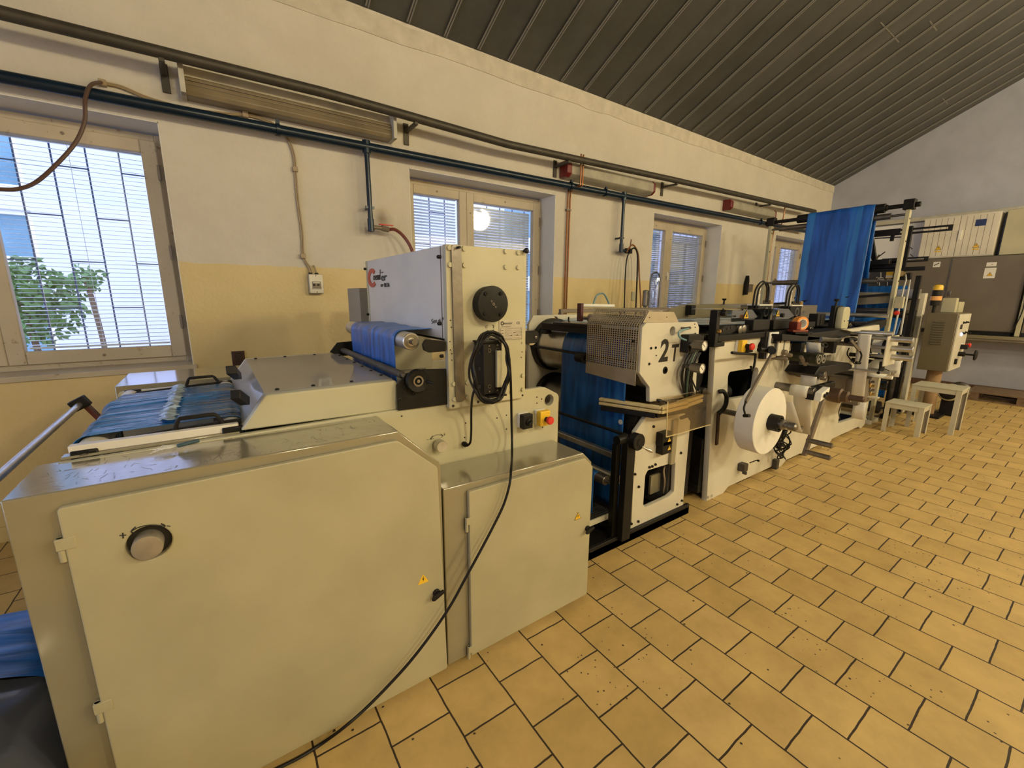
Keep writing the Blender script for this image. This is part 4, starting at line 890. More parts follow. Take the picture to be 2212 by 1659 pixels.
# drum and rollers
dr = B().lathe((2.275, 1.66, 1.165), (0, 1, 0), [(0, .05), (0, .186), (.003, .189), (.985, .189), (.988, .186), (.988, .06)], 56).out('drum', 'steel', pu)
B().ring((2.275, 2.645, 1.165), (2.275, 2.698, 1.165), .212, .185, 56).out('drum_ring', 'rubber', pu)
dr2 = B().lathe((2.30, 1.66, .72), (0, 1, 0), [(0, .05), (0, .175), (.985, .178), (.985, .06)], 48).out('drum', 'dsteel', pu)
B().ring((2.30, 2.645, .72), (2.30, 2.698, .72), .205, .175, 48).out('drum_ring', 'rubber', pu)
B().ring((2.30, 1.66, .72), (2.30, 1.70, .72), .215, .178, 48).out('drum_ring', 'rubber', pu)
# black cross beam above the drum
a = AX(1172, 716, 2.075)
B().box(2.062, 2.13, 1.66, a.y, 1.302, 1.352).out('top_beam', 'rubber', pu, bev=.003)
B().box(2.05, 2.11, 2.50, 2.56, 1.27, 1.30).box(2.05, 2.12, 2.0, 2.42, 1.345, 1.365).out('beam_foot', 'rubber', pu, bev=.003)
B().box(2.07, 2.12, 1.72, 2.35, 1.366, 1.372).out('doctor_blade', 'steel', pu)
roller((2.18, 1.70, 1.40), (2.18, 2.17, 1.40), .034, 'steel', pu, inset=.06, name='inking_roller')
q = AX(1230, 703, 2.08); B().tube([(2.08, q.y, 1.366), (2.07, q.y, 1.385), (2.08, q.y+.01, 1.405)], .006).out('lever', 'rubber', pu)
# rod with black clamp in front of the drum
a, b = AX(1160, 747, 2.03), AX(1275, 771, 2.03)
B().cyl((2.061, 2.69, (a.z+b.z)/2-.005), (2.061, 1.66, (a.z+b.z)/2-.005), .009, n=14).out('guide_rod', 'rubber', pu)
q = AX(1256, 772, 2.04)
B().ring((2.04, q.y-.035, q.z-.0), (2.04, q.y+.035, q.z-.0), .036, .018, 20).out('rod_clamp', 'rubber', pu)
# perforated guard
gd = pu
def perf(P00, P10, P01, nu, nv, hu=.66, hv=.66):
    """P00 lower-near corner, P10 far along u, P01 up along v"""
    P00, P10, P01 = Vector(P00), Vector(P10), Vector(P01); U, V = (P10-P00)/nu, (P01-P00)/nv
    s = B(); mu, mv = (1-hu)/2, (1-hv)/2; idx = {}
    def vid(i, j, a, b):
        key = (i, j, a, b)
        if a == 0 and i > 0: pass
        if key not in idx: idx[key] = len(s.v); s.v.append(P00+U*(i+a)+V*(j+b))
        return idx[key]
    for i in range(nu):
        for j in range(nv):
            o = [vid(i, j, 0, 0), vid(i+1, j, 0, 0), vid(i+1, j+1, 0, 0), vid(i, j+1, 0, 0)]
            n_ = [vid(i, j, mu, mv), vid(i, j, 1-mu, mv), vid(i, j, 1-mu, 1-mv), vid(i, j, mu, 1-mv)]
            for k in range(4): s.f.append((o[k], o[(k+1) % 4], n_[(k+1) % 4], n_[k]))
    return s
y0, y1 = 1.632, 2.055
za, zb_, zc = 1.385, 1.118, 1.035
perf((2.045, y0, zb_), (2.045, y1, zb_), (2.045, y0, za), 23, 20).out('perforated_panel', 'perf', gd, thick=.002, smooth=False)
perf((2.045, y0, za), (2.045, y1, za), (2.125, y0, 1.472), 23, 8).out('perforated_panel', 'perf', gd, thick=.002, smooth=False)
B().add([(2.045, y0, zb_), (2.045, y1, zb_), (2.045, y1, zb_-.075), (2.045, y0, zb_-.095)], [(0, 1, 2, 3)]).out('guard_border', 'perf', gd, thick=.002, smooth=False)
B().add([(2.125, y0, 1.472), (2.125, y1, 1.472), (2.30, y1, 1.472), (2.30, y0, 1.472)], [(0, 1, 2, 3)]).out('guard_border', 'perf', gd, thick=.002, smooth=False)
B().prism(rnd(PY([(1389, 697), (1402, 672), (1456, 674), (1466, 696)], 1.628), .004), 'y', 1.627, 1.633).out('guard_end_plate', 'perf', gd, bev=.001)
for px, py in ((1403, 686), (1440, 685)):
    q = AY(px, py, 1.627); screw((q.x, 1.627, q.z), (0, -1, 0), .003, gd, .003)
q = AX(1369, 737, 2.043); screw((2.043, q.y, q.z), (-1, 0, 0), .007, gd, .01)
# film through the unit
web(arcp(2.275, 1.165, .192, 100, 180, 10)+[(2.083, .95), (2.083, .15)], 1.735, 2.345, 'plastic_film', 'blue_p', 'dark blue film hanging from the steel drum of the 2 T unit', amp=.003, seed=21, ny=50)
for py, lb in ((911, 'upper white paper dot stuck on the edge of the hanging dark blue film'), (994, 'lower white paper dot stuck on the edge of the hanging dark blue film')):
    q = AX(1339, py, 2.074); tag(B().cyl((2.071, 1.752, q.z), (2.074, 1.752, q.z), .016, n=20).out('paper_dot', 'paper'), lb, 'sticker')
# lower rods, steel bars, hand wheel post
a = AX(1362, 943, 1.96); roller((1.96, 1.60, a.z), (1.96, 2.69, a.z), .010, 'rubber', pu, sh=.007, inset=.004, name='guide_rod')
a = AX(1343, 990, 2.02); B().box(2.0, 2.04, 1.66, 2.69, a.z-.018, a.z+.018).out('steel_bar', 'steel', pu, bev=.004)
a = AX(1310, 1022, 2.0); roller((2.0, 1.675, a.z-.01), (2.0, 2.69, a.z-.01), .030, 'steel', pu, inset=.005)
a = AX(1312, 1040, 1.90); roller((1.90, 1.69, a.z+.00), (1.90, 2.69, a.z+.00), .030, 'dsteel', pu, inset=.03)
fl2 = web(arcp(1.90, AX(1312, 1040, 1.90).z, .033, 60, 180, 8)+[(1.868, .08)], 1.765, 2.345, 'plastic_film', 'blue', 'blue film strip below the steel rollers beside the low ribbed step', amp=.003, seed=31, ny=40)
B().box(1.93, 2.005, 1.565, 1.612, .055, .735).out('post', 'rubber', pu, bev=.003)
B().box(1.90, 1.94, 1.62, 1.66, .055, .68).out('post', 'black', pu, bev=.003)
q = AY(1379, 955, 1.53)
w_ = B().lathe((q.x, 1.60, q.z), (0, -1, 0), [(0, .03), (.03, .03), (.034, .050), (.075, .052), (.080, .048), (.078, .02), (.082, .018)], 36).out('hand_wheel', 'rubber', pu)
B().cyl((q.x-.03, 1.60, q.z+.01), (q.x-.11, 1.60, q.z+.01), .028).out('gearbox', 'black', w_)
h0, h1 = AY(1387, 965, 1.51), AY(1401, 972, 1.49)
B().lathe(h0, h1-h0, [(0, .005), (.02, .005), (.03, .009), (.055, .011), (.075, .007), (.08, .002)], 16).out('crank_grip', 'steel', w_)
# pressure gauges and valve block
for px, py, r_ in ((1527, 747, .027), (1522, 796, .026)):
    q = AY(px, py, 1.46)
    g = B().lathe((q.x-.02, 1.60, q.z), (0, -1, 0), [(0, .012), (.06, .014), (.065, .030), (.128, .031), (.132, .033), (.138, .033), (.138, .029), (.134, .028)], 32).out('pressure_gauge', 'dsteel', pu)
    f_ = B().cyl((q.x-.02, 1.470, q.z), (q.x-.02, 1.4655, q.z), .029, n=32).out('dial', 'label', g)
    s = B().bar((q.x-.02+.012, 1.4645, q.z-.010), (q.x-.02-.016, 1.4645, q.z+.013), .001, .003, (0, 0, 1)); 
    for k in range(9):
        t = math.radians(-45+k*270/8+0); s.bar((q.x-.02+.021*math.cos(t), 1.4645, q.z+.021*math.sin(t)), (q.x-.02+.025*math.cos(t), 1.4645, q.z+.025*math.sin(t)), .001, .0012, (0, 1, 0))
    s.out('pointer', 'ink', g, smooth=False)
q = AY(1500, 743, 1.56)
vb = B().box(q.x-.065, q.x+.065, 1.56, 1.618, q.z-.055, q.z+.060).box(q.x+.04, q.x+.13, 1.575, 1.61, q.z-.03, q.z+.05).out('valve_block', 'rubber', pu, bev=.004)
B().box(q.x-.045, q.x-.01, 1.553, 1.56, q.z-.045, q.z-.01).out('valve_button', 'black', vb, bev=.002)
q = AY(1478, 709, 1.6); B().cyl((q.x, 1.62, q.z), (q.x, 1.57, q.z), .008, n=6).cyl((q.x, 1.58, q.z), (q.x+.03, 1.58, q.z+.002), .010, n=6).out('hose_fitting', 'dsteel', pu)
B().tube([(q.x, 1.57, q.z), AY(1468, 716, 1.56), AY(1468, 728, 1.56), AY(1482, 735, 1.57)], .006).out('air_hose', 'ltblue', pu)
s = B(); rr = random.Random(4)
for k in range(11):
    x = 1488+k*2.2; s.tube([AY(x+3, 762, 1.60), AY(x-8+rr.uniform(-3, 3), 785, 1.57), AY(x-13+rr.uniform(-4, 4), 815, 1.58), AY(x-10+rr.uniform(-6, 6), 845, 1.6), AY(x-4, 862, 1.62)], .0055)
s.out('air_hoses', 'rubber', pu)
B().tube([AY(1502, 760, 1.6), AY(1490, 790, 1.57), AY(1484, 830, 1.58), AY(1483, 860, 1.61)], .008).out('air_hose', 'green', pu)
B().tube([AY(1489, 735, 1.6), AY(1480, 820, 1.61), AY(1481, 850, 1.61)], .005).out('air_hose', 'dsteel', pu)
# motor and dark parts between the units
mo = thing('drive_motor', 'black finned motor and gears in the dark gap right of the 2 T unit', 'motor', (2.78, 1.95, .2))
B().lathe((2.78, 1.70, .98), (0, 1, 0), [(0, .02), (0, .10), (.04, .125), (.30, .125), (.34, .11), (.34, .03)], 36).out('motor_body', 'rubber', mo)
s = B()
for k in range(24): t = 2*PI*k/24; s.bar((2.78+.126*math.cos(t), 1.76, .98+.126*math.sin(t)), (2.78+.126*math.cos(t), 2.0, .98+.126*math.sin(t)), .012, .005, (math.cos(t), 0, math.sin(t)))
s.out('cooling_fins', 'rubber', mo, smooth=False)
B().lathe((2.80, 1.70, .70), (0, 1, 0), [(0, .05), (0, .12), (.05, .13), (.06, .06), (.3, .06)], 36).out('gear_wheel', 'black', mo)
B().box(2.70, 2.865, 1.72, 2.6, .06, .62).out('gear_case', 'rubber', mo, bev=.01)
B().box(2.69, 2.865, 2.1, 2.68, .62, 1.20).out('rear_case', 'rubber', mo, bev=.01)
B().tube([(2.72, 1.70, .84), (2.76, 1.66, .80), (2.82, 1.66, .82), (2.83, 1.69, .9)], .008).out('cable_loop', 'rubber', mo)
for k, (x, z, r) in enumerate(((2.72, 1.12, .018), (2.86, .88, .03))): B().cyl((x, 1.66, z), (x, 2.2, z), r).out('shaft', 'dsteel', mo)
# black boxes with warning signs
for k, (z0, z1) in enumerate((((947, 0)), ((965, 0)))):
    q = AY(1444, z0+2, 1.56)
    bxx = B().box(q.x-.052, q.x+.045, 1.565, 1.617, q.z-.044, q.z+.044).out('junction_box', 'black', pu, bev=.003)
    warn((q.x+.015, 1.565, q.z-.004), .04, 'y', bxx)
qa, qb = AY(1457, 905, 1.61), AY(1466, 996, 1.61)
B().box(qa.x-.02, qa.x+.03, 1.596, 1.617, qb.z, qa.z).out('cable_duct', 'tan', pu, bev=.004)
# yellowed plastic strips and the clear hood
s = B(); za_ = AY(1425, 885, 1.56).z
pA, pB = AX(1345, 858, 2.03), AY(1424, 884, 1.545)
hd = pu
B().bar((2.03, 1.90, pB.z+.012), (pB.x+.0, 1.53, pB.z+.012), .035, .020).bar((2.03, 1.90, pB.z-.014), (pB.x+.0, 1.53, pB.z-.014), .035, .020).out('rail', 'plastic_y', hd, bev=.004)
B().bar((pB.x-.01, 1.53, pB.z+.012), (pB.x+.26, 1.53, pB.z+.012), .035, .020).bar((pB.x-.01, 1.53, pB.z-.014), (pB.x+.26, 1.53, pB.z-.014), .035, .020).out('rail', 'plastic_y', hd, bev=.004)
q = AY(1475, 866, 1.56)
B().bar((q.x-.07, 1.54, q.z), (q.x+.20, 1.56, q.z+.012), .04, .022).bar((q.x-.07, 1.54, q.z-.03), (q.x+.20, 1.56, q.z-.02), .04, .022).out('rail', 'plastic_y', hd, bev=.004)
B().bar((2.03, 1.88, pB.z-.040), (pB.x-.01, 1.56, pB.z-.040), .05, .03).bar((pB.x-.01, 1.56, pB.z-.04), (pB.x+.30, 1.56, pB.z-.055), .03, .03).out('support_bar', 'rubber', hd, bev=.003)
ph_ = [AY(1442, 868, 1.50), AY(1439, 944, 1.50), AY(1534, 917, 1.50), AY(1537, 850, 1.50)]
pl_ = rnd([(p.x, p.z) for p in ph_], .02)
plate('hood', pl_, [], 'y', 1.497, 1.501, 'clear_dirty', hd, bev=.0005)
B().add([(ph_[0].x, 1.50, ph_[0].z), (ph_[3].x, 1.50, ph_[3].z), (ph_[3].x+.0, 1.58, ph_[3].z+.004), (ph_[0].x, 1.58, ph_[0].z+.004)], [(0, 1, 2, 3)]).out('hood_top', 'clear_dirty', hd, thick=.004, smooth=False)
s = B()
for a_, b_ in ((0, 1), (1, 2)):
    pa, pb = ph_[a_], ph_[b_]; s.bar((pa.x, 1.499, pa.z), (pb.x, 1.499, pb.z), .005, .005)
s.out('hood_edge', 'plastic_y', hd)
q = AY(1425, 870, 1.54); B().lathe((q.x, 1.545, q.z-.002), (0, 0, 1), [(0, .006), (.012, .006), (.014, .018), (.022, .016), (.024, .004)], 16).out('clamp_knob', 'rubber', hd)
for px, py in ((1480, 902), (1507, 891)):
    q = AY(px, py, 1.56); B().cyl((q.x-.03, 1.57, q.z), (q.x+.03, 1.57, q.z+.004), .012, n=12).out('hood_latch', 'rubber', hd)
# low ribbed step
st = thing('step', 'low white step with dark ribbed top beside the base of the 2 T unit', 'step', (1.8, 1.9, .055))
B().box(1.56, 1.995, 1.70, 2.15, .16, .178).out('tread', 'black', st, bev=.002)
s = B()
for k in range(22): s.box(1.565, 1.99, 1.708+k*.02, 1.716+k*.02, .178, .184)
s.out('ribs', 'dsteel', st, smooth=False)
B().box(1.555, 2.0, 1.692, 1.704, .150, .186).out('front_rail', 'frame', st, bev=.002)
for x, y in ((1.985, 1.70), (1.57, 1.70), (1.985, 2.14), (1.57, 2.14)): B().box(x-.015, x+.015, y-.01, y+.012, .055, .16).out('leg', 'frame', st, bev=.002)
B().box(1.96, 2.02, 1.675, 1.72, .055, .062).out('foot_pad', 'black', st)

# =============== LONG PUNCHING AND TAPING FRAME ===============
lf = thing('converting_machine', 'long off-white machine frame carrying paper reels, punches and emergency stop', 'machine', (4.6, 2.2, 0))
Yf = 1.632
c3 = cr(1400, 600, 6.144); c4 = cr(1500, 800, 6.144); c5 = cr(1620, 620, 6.144); c6 = cr(1780, 780, 10.055)
oA = PY([(1546, 736), (1690, 725), (1696, 742), (1742, 744), (1768, 736), (1812, 732)], Yf)
oA += [(5.95, 1.19), (6.05, 1.10), (6.05, .98), (6.43, .98), (6.43, .03), (6.30, .0), (6.22, .04), (5.42, .04), (5.36, .0), (5.28, .0), (5.20, .04), (4.86, .04), (4.80, .0), (4.72, .0), (4.64, .04), (4.32, .04), (4.24, .0), (4.12, .0), (4.04, .04), (3.30, .04), (3.22, .0), (2.985, .0)]
oA += PY([(1527, 1080)], Yf)
hs = [rnd(PY(c3([(1085, 1250), (1450, 1190), (1470, 1230), (1415, 1560), (1050, 1618), (1062, 1300)]), Yf), .02),
      rnd(PY([(1785, 768), (1797, 766), (1789, 802), (1762, 818), (1757, 812), (1770, 800)], Yf), .02),
      rnd(PY([(1819, 869), (1861, 856), (1857, 893), (1848, 903), (1810, 915)], Yf), .02)]
h2 = AY(1645, 747, Yf)
fp_ = plate('side_plate', oA, hs+[[(h2.x+.06*math.cos(t*PI/9), h2.z+.042*math.sin(t*PI/9)) for t in range(18)]], 'y', Yf, Yf+.045, 'frame', lf, bev=.003)
plate('side_plate', [(2.9, .03), (2.9, 1.24), (6.4, 1.24), (6.4, .03)], [rect(3.2, 3.9, .3, 1.0), rect(4.4, 5.2, .3, 1.0), rect(5.5, 6.2, .3, 1.0)], 'y', 3.02, 3.06, 'frame', lf, bev=.003)
for px, py in ((1529, 1073), (1537, 1070), (1672, 1017), (1681, 1012), (1739, 985), (1869, 905), (1867, 928), (1775, 965)):
    q = AY(px, py, Yf); hexbolt((q.x, Yf, q.z), (0, -1, 0), .010, fp_, 'frame', .012)
B().box(2.93, 6.40, 1.68, 3.02, .06, .12).box(2.93, 3.05, 1.68, 3.02, .12, .5).out('floor_frame', 'black', lf, bev=.004)
B().box(2.93, 6.38, 1.70, 1.76, .62, .72).box(2.93, 6.38, 2.94, 3.0, .62, .72).out('inner_rail', 'black', lf)
B().box(3.0, 5.2, 2.16, 2.20, .12, 1.18).out('interior_shade_sheet', mat('painted_inner_shade', (.012, .013, .018), .6), lf)  # added dark sheet: paints the shaded interior behind the cut-out
web([(4.95, 1.1), (5.15, .75), (5.3, .2)], 1.75, 2.1, 'plastic_film', 'blue', 'blue film seen through the cut-outs at the right end of the long frame', amp=.006, seed=91, ny=20)
tag(sheet([[Vector((x, 2.28+.02*math.sin(x*9), z)) for z in (.10, .6, 1.15)] for x in [5.2+k*.06 for k in range(21)]], 'plastic_film', 'blue', None), 'blue film deep inside the long frame behind its lower right cut-out', 'film')
# bundle seen through the cut-out
B().lathe((3.35, 1.9, .74), (0, 1, 0), [(0, .05), (0, .09), (.4, .10), (.4, .03)], 24).out('coupling', 'rubber', lf)
s = B()
for k in range(9): s.ring((3.22+k*.014, 1.78, .80), (3.22+k*.014+.007, 1.78, .80), .07, .05, 20)
s.out('bellows', 'rubber', lf)
# deck rails
B().box(2.86, 4.05, 1.60, 1.70, 1.247, 1.290).out('deck_rail', 'black', lf, bev=.003)
B().box(4.05, 5.0, 1.50, 1.70, 1.20, 1.262).prism(PY([(1690, 736), (1782, 739), (1792, 730), (1690, 722)], 1.50), 'y', 1.50, 1.60).out('deck_rail', 'rubber', lf, bev=.003)
B().box(2.86, 6.4, 2.96, 3.06, 1.247, 1.290).out('deck_rail', 'black', lf, bev=.003)
B().box(2.9, 6.4, 1.70, 2.96, 1.20, 1.235).out('deck', 'rubber', lf, bev=.003)
for x in (3.0, 3.35, 3.7, 4.2, 4.7, 5.2, 5.7, 6.2): roller((x, 1.72, 1.262), (x, 2.95, 1.262), .022, 'dsteel', lf, inset=.01, n=16)
# vertical black post at the left end, with small rods
q = AY(1539, 735, 1.60)
B().box(2.79, 2.83, 1.585, 1.64, 1.235, 1.465).box(2.79, 2.92, 1.585, 1.64, 1.215, 1.245).out('end_post', 'rubber', lf, bev=.004)
q = AY(1543, 716, 1.58); B().lathe((2.815, 1.585, q.z), (0, -1, 0), [(0, .016), (.01, .016), (.02, .010)], 6).out('nut', 'brass', lf)
q = AY(1546, 678, 1.56); B().lathe((2.845, 1.60, 1.448), (0, -1, 0), [(0, .02), (.03, .022), (.045, .016)], 16).out('clamp_knob', 'rubber', lf)
B().box(2.70, 2.86, 1.76, 3.02, 1.262, 1.30).out('inlet_table', 'black', lf, bev=.002)
B().cyl((2.67, 1.80, 1.19), (2.88, 1.80, 1.19), .022).out('tie_rod', 'label', lf)
# small drawer, latch box and table above the deck
B().prism(rnd(PY([(1553, 725), (1553, 712), (1566, 704), (1587, 703), (1590, 714), (1575, 722)], 1.66), .006), 'y', 1.655, 1.70).out('side_bracket', 'black', lf, bev=.003)
for px, py in ((1562, 712), (1572, 710), (1580, 708)):
    q = AY(px, py, 1.655); B().cyl((q.x, 1.656, q.z), (q.x, 1.652, q.z), .011, n=16).out('bolt_hole', 'ink', lf)
for px, py in ((1608, 711), (1600, 713)):
    q = AY(px, py, 1.64); B().lathe((q.x, 1.70, q.z), (0, -1, 0), [(0, .02), (.03, .02), (.035, .030), (.06, .031), (.065, .02)], 24).out('clamp_collar', 'dsteel', lf)
B().box(3.30, 3.85, 1.66, 1.72, 1.29, 1.345).box(3.9, 4.6, 1.66, 1.72, 1.285, 1.335).out('slide_rail', 'black', lf, bev=.004)
q = AY(1630, 705, 1.65); B().box(q.x-.06, q.x+.2, 1.63, 1.70, q.z-.03, q.z+.05).out('carriage', 'rubber', lf, bev=.004)
q = AY(1690, 705, 1.65); B().box(q.x-.20, q.x+.25, 1.63, 1.70, q.z-.02, q.z+.055).out('carriage', 'black', lf, bev=.004)
# film running over the deck
web([(2.275, 1.36), (2.55, 1.375), (2.85, 1.36), (3.3, 1.335), (5.4, 1.315), (6.45, 1.30)], 1.86, 2.70, 'plastic_film', M['film_pale'], 'pale shiny film running flat over the deck behind the gauges', amp=.006, seed=51, ny=60)
# emergency stop, control box, hook arm
q = AY(1608, 748, 1.58); e2 = estop(q.x+.0, q.z, Yf, .072, lf)
B().lathe((q.x+.02, Yf-.055, q.z), (0, -1, 0), [(0, .018), (.03, .016)], 20).out('button_collar', 'rubber', e2)
B().lathe((q.x+.02, Yf-.085, q.z), (0, -1, 0), [(0, .016), (.004, .025), (.018, .026), (.024, .020), (.026, .002)], 28).out('stop_button', 'red', e2)
q = AY(1672, 745, 1.57)
kb = B().box(q.x-.07, q.x+.075, 1.575, 1.59, q.z-.105, q.z+.10).out('control_box', 'label', lf, bev=.005)
B().box(q.x-.10, q.x+.08, 1.59, Yf, q.z-.11, q.z+.105).out('box_back', 'rubber', kb, bev=.003)
for dx in (-.03, .035):
    B().lathe((q.x+dx, 1.575, q.z+.035), (0, -1, 0), [(0, .022), (.012, .022), (.014, .014)], 20).out('selector_ring', 'dsteel', kb)
    B().bar((q.x+dx-.012, 1.55, q.z+.02), (q.x+dx+.014, 1.55, q.z+.05), .014, .03, (0, 1, 0)).out('selector_knob', 'rubber', kb, bev=.002)
for dx in (-.045, -.01, .03): B().box(q.x+dx-.012, q.x+dx+.012, 1.5735, 1.5755, q.z+.075, q.z+.085).out('nameplate', 'ink', kb)
h = lf
B().tube([AY(1581, 762, 1.50), AY(1632, 766, 1.58)], .010, smooth=False).out('rod', 'rubber', h)
B().tube([AY(1632, 766, 1.57), AY(1630, 785, 1.56), AY(1626, 800, 1.55), AY(1622, 792, 1.54)], .009).out('hook', 'rubber', h)
q = AY(1620, 756, 1.56); B().box(q.x-.03, q.x+.05, 1.56, Yf, q.z-.02, q.z+.02).out('bracket', 'rubber', h, bev=.004)
g = lf
a, b = AY(1667, 765, 1.48), AY(1611, 868, 1.30)
B().cyl(AY(1640, 755, 1.52), AY(1672, 758, 1.48), .020).out('pivot_bar', 'rubber', g)
B().cyl(AY(1664, 752, 1.63), AY(1668, 758, 1.44), .026).out('pivot', 'rubber', g)
B().bar(a, b, .018, .026).out('lever_bar', 'brown_steel', g, bev=.003)
B().tube([b, AY(1607, 882, 1.29), AY(1610, 896, 1.28)], .006).out('sensor_wire', 'rubber', g)
B().cyl(AY(1607, 898, 1.30), AY(1619, 898, 1.26), .011).out('sensor', 'rubber', g)
# curved handle on the plate
cv_ = lf
B().tube([AY(1553, 846, 1.62), AY(1563, 846, 1.60), AY(1569, 856, 1.59), AY(1568, 872, 1.59), AY(1562, 884, 1.59), AY(1552, 893, 1.60)], .016).out('crook', 'rubber', cv_)
a, b = AY(1552, 891, 1.60), AY(1548, 961, 1.60); B().bar(a, b, .032, .014, (0, 1, 0)).out('shank', mat('dark_rusty_steel', (.06, .03, .02), .5, .4, .3, 20), cv_, bev=.004)
# paper reel
def reel(px, py, r, y0, y1, label, hub=.05, name='paper_reel', m='paper'):
    q = AY(px, py, y0); t = thing(name, label, 'reel', (q.x, (y0+y1)/2, q.z))
    prof = [(0, hub)]+[(.0006*(k % 2), hub+(r-.004-hub)*k/24) for k in range(1, 25)]+[(.003, r), (y1-y0-.003, r), (y1-y0, r-.003), (y1-y0, hub)]
    B().lathe((q.x, y0, q.z), (0, 1, 0), prof, 72).out('paper_roll', m, t, ang=20)
    return t, q
r1, q = reel(1664, 911, .236, 1.30, 1.43, 'large white paper reel on a black hub at the front of the frame')
B().ring((q.x, 1.235, q.z), (q.x, 1.302, q.z), .058, .045, 28).cyl((q.x, 1.25, q.z), (q.x, 1.31, q.z), .046).out('hub', 'black', r1)
B().lathe((q.x, Yf, q.z), (0, -1, 0), [(0, .02), (.38, .02), (.39, .036), (.42, .036), (.425, .020), (.445, .020), (.45, .026), (.49, .026), (.50, .018)], 24).out('shaft', 'dsteel', r1)
B().lathe((q.x, 1.255, q.z), (0, -1, 0), [(0, .04), (.03, .036), (.04, .022), (.05, .022)], 6).out('clamp_nut', 'brown_steel', r1)
# taut paper leaving the reel
def strip(pts, name, label, y0=None, y1=None, m='paper', w=None, th=.0012, cat='paper strip', amp=.0):
    """pts: (px,py,Y) centre line at real depths; w: width along Y"""
    rows = []
    P = [AY(*p) for p in pts]
    for i, p in enumerate(P): rows.append([Vector((p.x, p.y-w/2+w*j/4, p.z)) for j in range(5)])
    o = sheet(rows, name, m, None, th); return tag(o, label, cat)
strip([(1693, 866, 1.375), (1712, 925, 1.375), (1714, 932, 1.375)], 'paper_strip', 'taut paper strip from the large reel down to the small rollers', w=.13)
# small rollers standing out from the plate
def stub(px, py, y0, r, m='dsteel', par=None, y1=None, n=20, name='guide_roller', cap=True):
    q = AY(px, py, y0); y1 = Yf if y1 is None else y1
    o = B().lathe((q.x, y0, q.z), (0, 1, 0), [(0, r*.72), (.004, r*.72), (.0, r*.95), (.002, r), (y1-y0, r)], n).out(name, m, par or lf)
    return o
for px, py, y0, r in ((1716, 922, 1.34, .022), (1733, 926, 1.32, .022), (1838, 864, 1.28, .020)): stub(px, py, y0, r)
# cable bundle under the reel
cl = thing('cable_bundle', 'tangled bundle of thin black cables below the paper reel', 'cables', (3.9, 1.5, .4))
s = B(); rr = random.Random(12)
for k in range(9):
    p0 = AY(1690+rr.uniform(-8, 4), 950+rr.uniform(-12, 22), 1.55)
    s.tube([p0+Vector((.07*rr.uniform(.7, 1.2)*math.cos(2*PI*j/7+k), rr.uniform(-.05, .05), .11*rr.uniform(.6, 1.1)*math.sin(2*PI*j/7+k))) for j in range(7)], .0055, 6, closed=True, seg=4)
s.tube([AY(1700, 960, 1.56), AY(1690, 980, 1.55), AY(1697, 992, 1.54), AY(1692, 985, 1.57), AY(1680, 978, 1.6)], .005)
s.out('cables', 'rubber', cl)
q = AY(1678, 1000, 1.6); B().box(q.x-.02, q.x+.03, 1.59, Yf, q.z-.06, q.z+.03).out('connector_block', 'pipe_grey', cl, bev=.004)
# valve on the plate, near the floor
q = AY(1611, 1011, 1.58)
vl = B().box(q.x-.032, q.x+.032, 1.575, Yf, q.z-.032, q.z+.034).box(q.x-.016, q.x+.006, 1.565, 1.60, q.z-.055, q.z-.028).out('valve', 'pipe_grey', lf, bev=.006)
B().tube([(q.x+.03, 1.57, q.z+.04), (q.x+.05, 1.545, q.z+.06), (q.x+.06, 1.53, q.z+.07)], .004).lathe((q.x+.062, 1.53, q.z+.07), (0, -1, 0), [(0, .006), (.008, .010), (.018, .008), (.02, .002)], 12).out('valve_lever', 'rubber', vl)
# =============== STATIONS ON THE FRONT OF THE LONG FRAME ===============
# rollers of the first paper station
def sroll(px0, py0, px1, py1, y0, y1, r, m='dsteel', name='guide_roller', par=None):
    q = AY((px0+px1)/2, (py0+py1)/2, (y0+y1)/2)
    return B().lathe((q.x, y0, q.z), (0, 1, 0), [(0, r*.7), (.004, r*.7), (0, r*.94), (.002, r), (y1-y0, r)], 20).out(name, m, par or lf)
PX0 = 4.0
sroll(1721, 803, 1765, 807, 1.36, Yf, .030)
sroll(1690, 837, 1744, 842, 1.34, Yf, .034)
sroll(1693, 796, 1760, 796, 1.50, Yf, .03, 'rubber')
sroll(1745, 812, 1760, 815, 1.40, Yf, .018)
strip([(1757, 740, 1.45), (1757, 764, 1.45)], 'paper_strip', 'white paper strip hanging under the black deck rail above the ring rollers', w=.105)
def wrapstrip(x, z, r, drop_z0, drop_z1, y, w, label, dx1=0.):
    """paper from (left, drop_z0) over a roller and down the other side"""
    pts = [(x-r, drop_z0)]+[(x+r*math.cos(math.radians(a)), z+r*math.sin(math.radians(a))) for a in range(180, -1, -15)]+[(x+r+dx1, drop_z1)]
    rows = [[Vector((p[0], y-w/2+w*j/3, p[1])) for j in range(4)] for p in pts]
    o = sheet(rows, 'paper_strip', 'paper', None, .0012); return tag(o, label, 'paper strip')
q = AY(1743, 805, 1.49); wrapstrip(q.x, q.z, .0325, q.z-.16, q.z-.17, 1.46, .12, 'white paper strip over the upper steel roller of the first station')
q = AY(1717, 840, 1.47); wrapstrip(q.x, q.z, .0365, q.z-.05, .42, 1.43, .13, 'white paper strip from the lower steel roller down to the small rollers', .12)
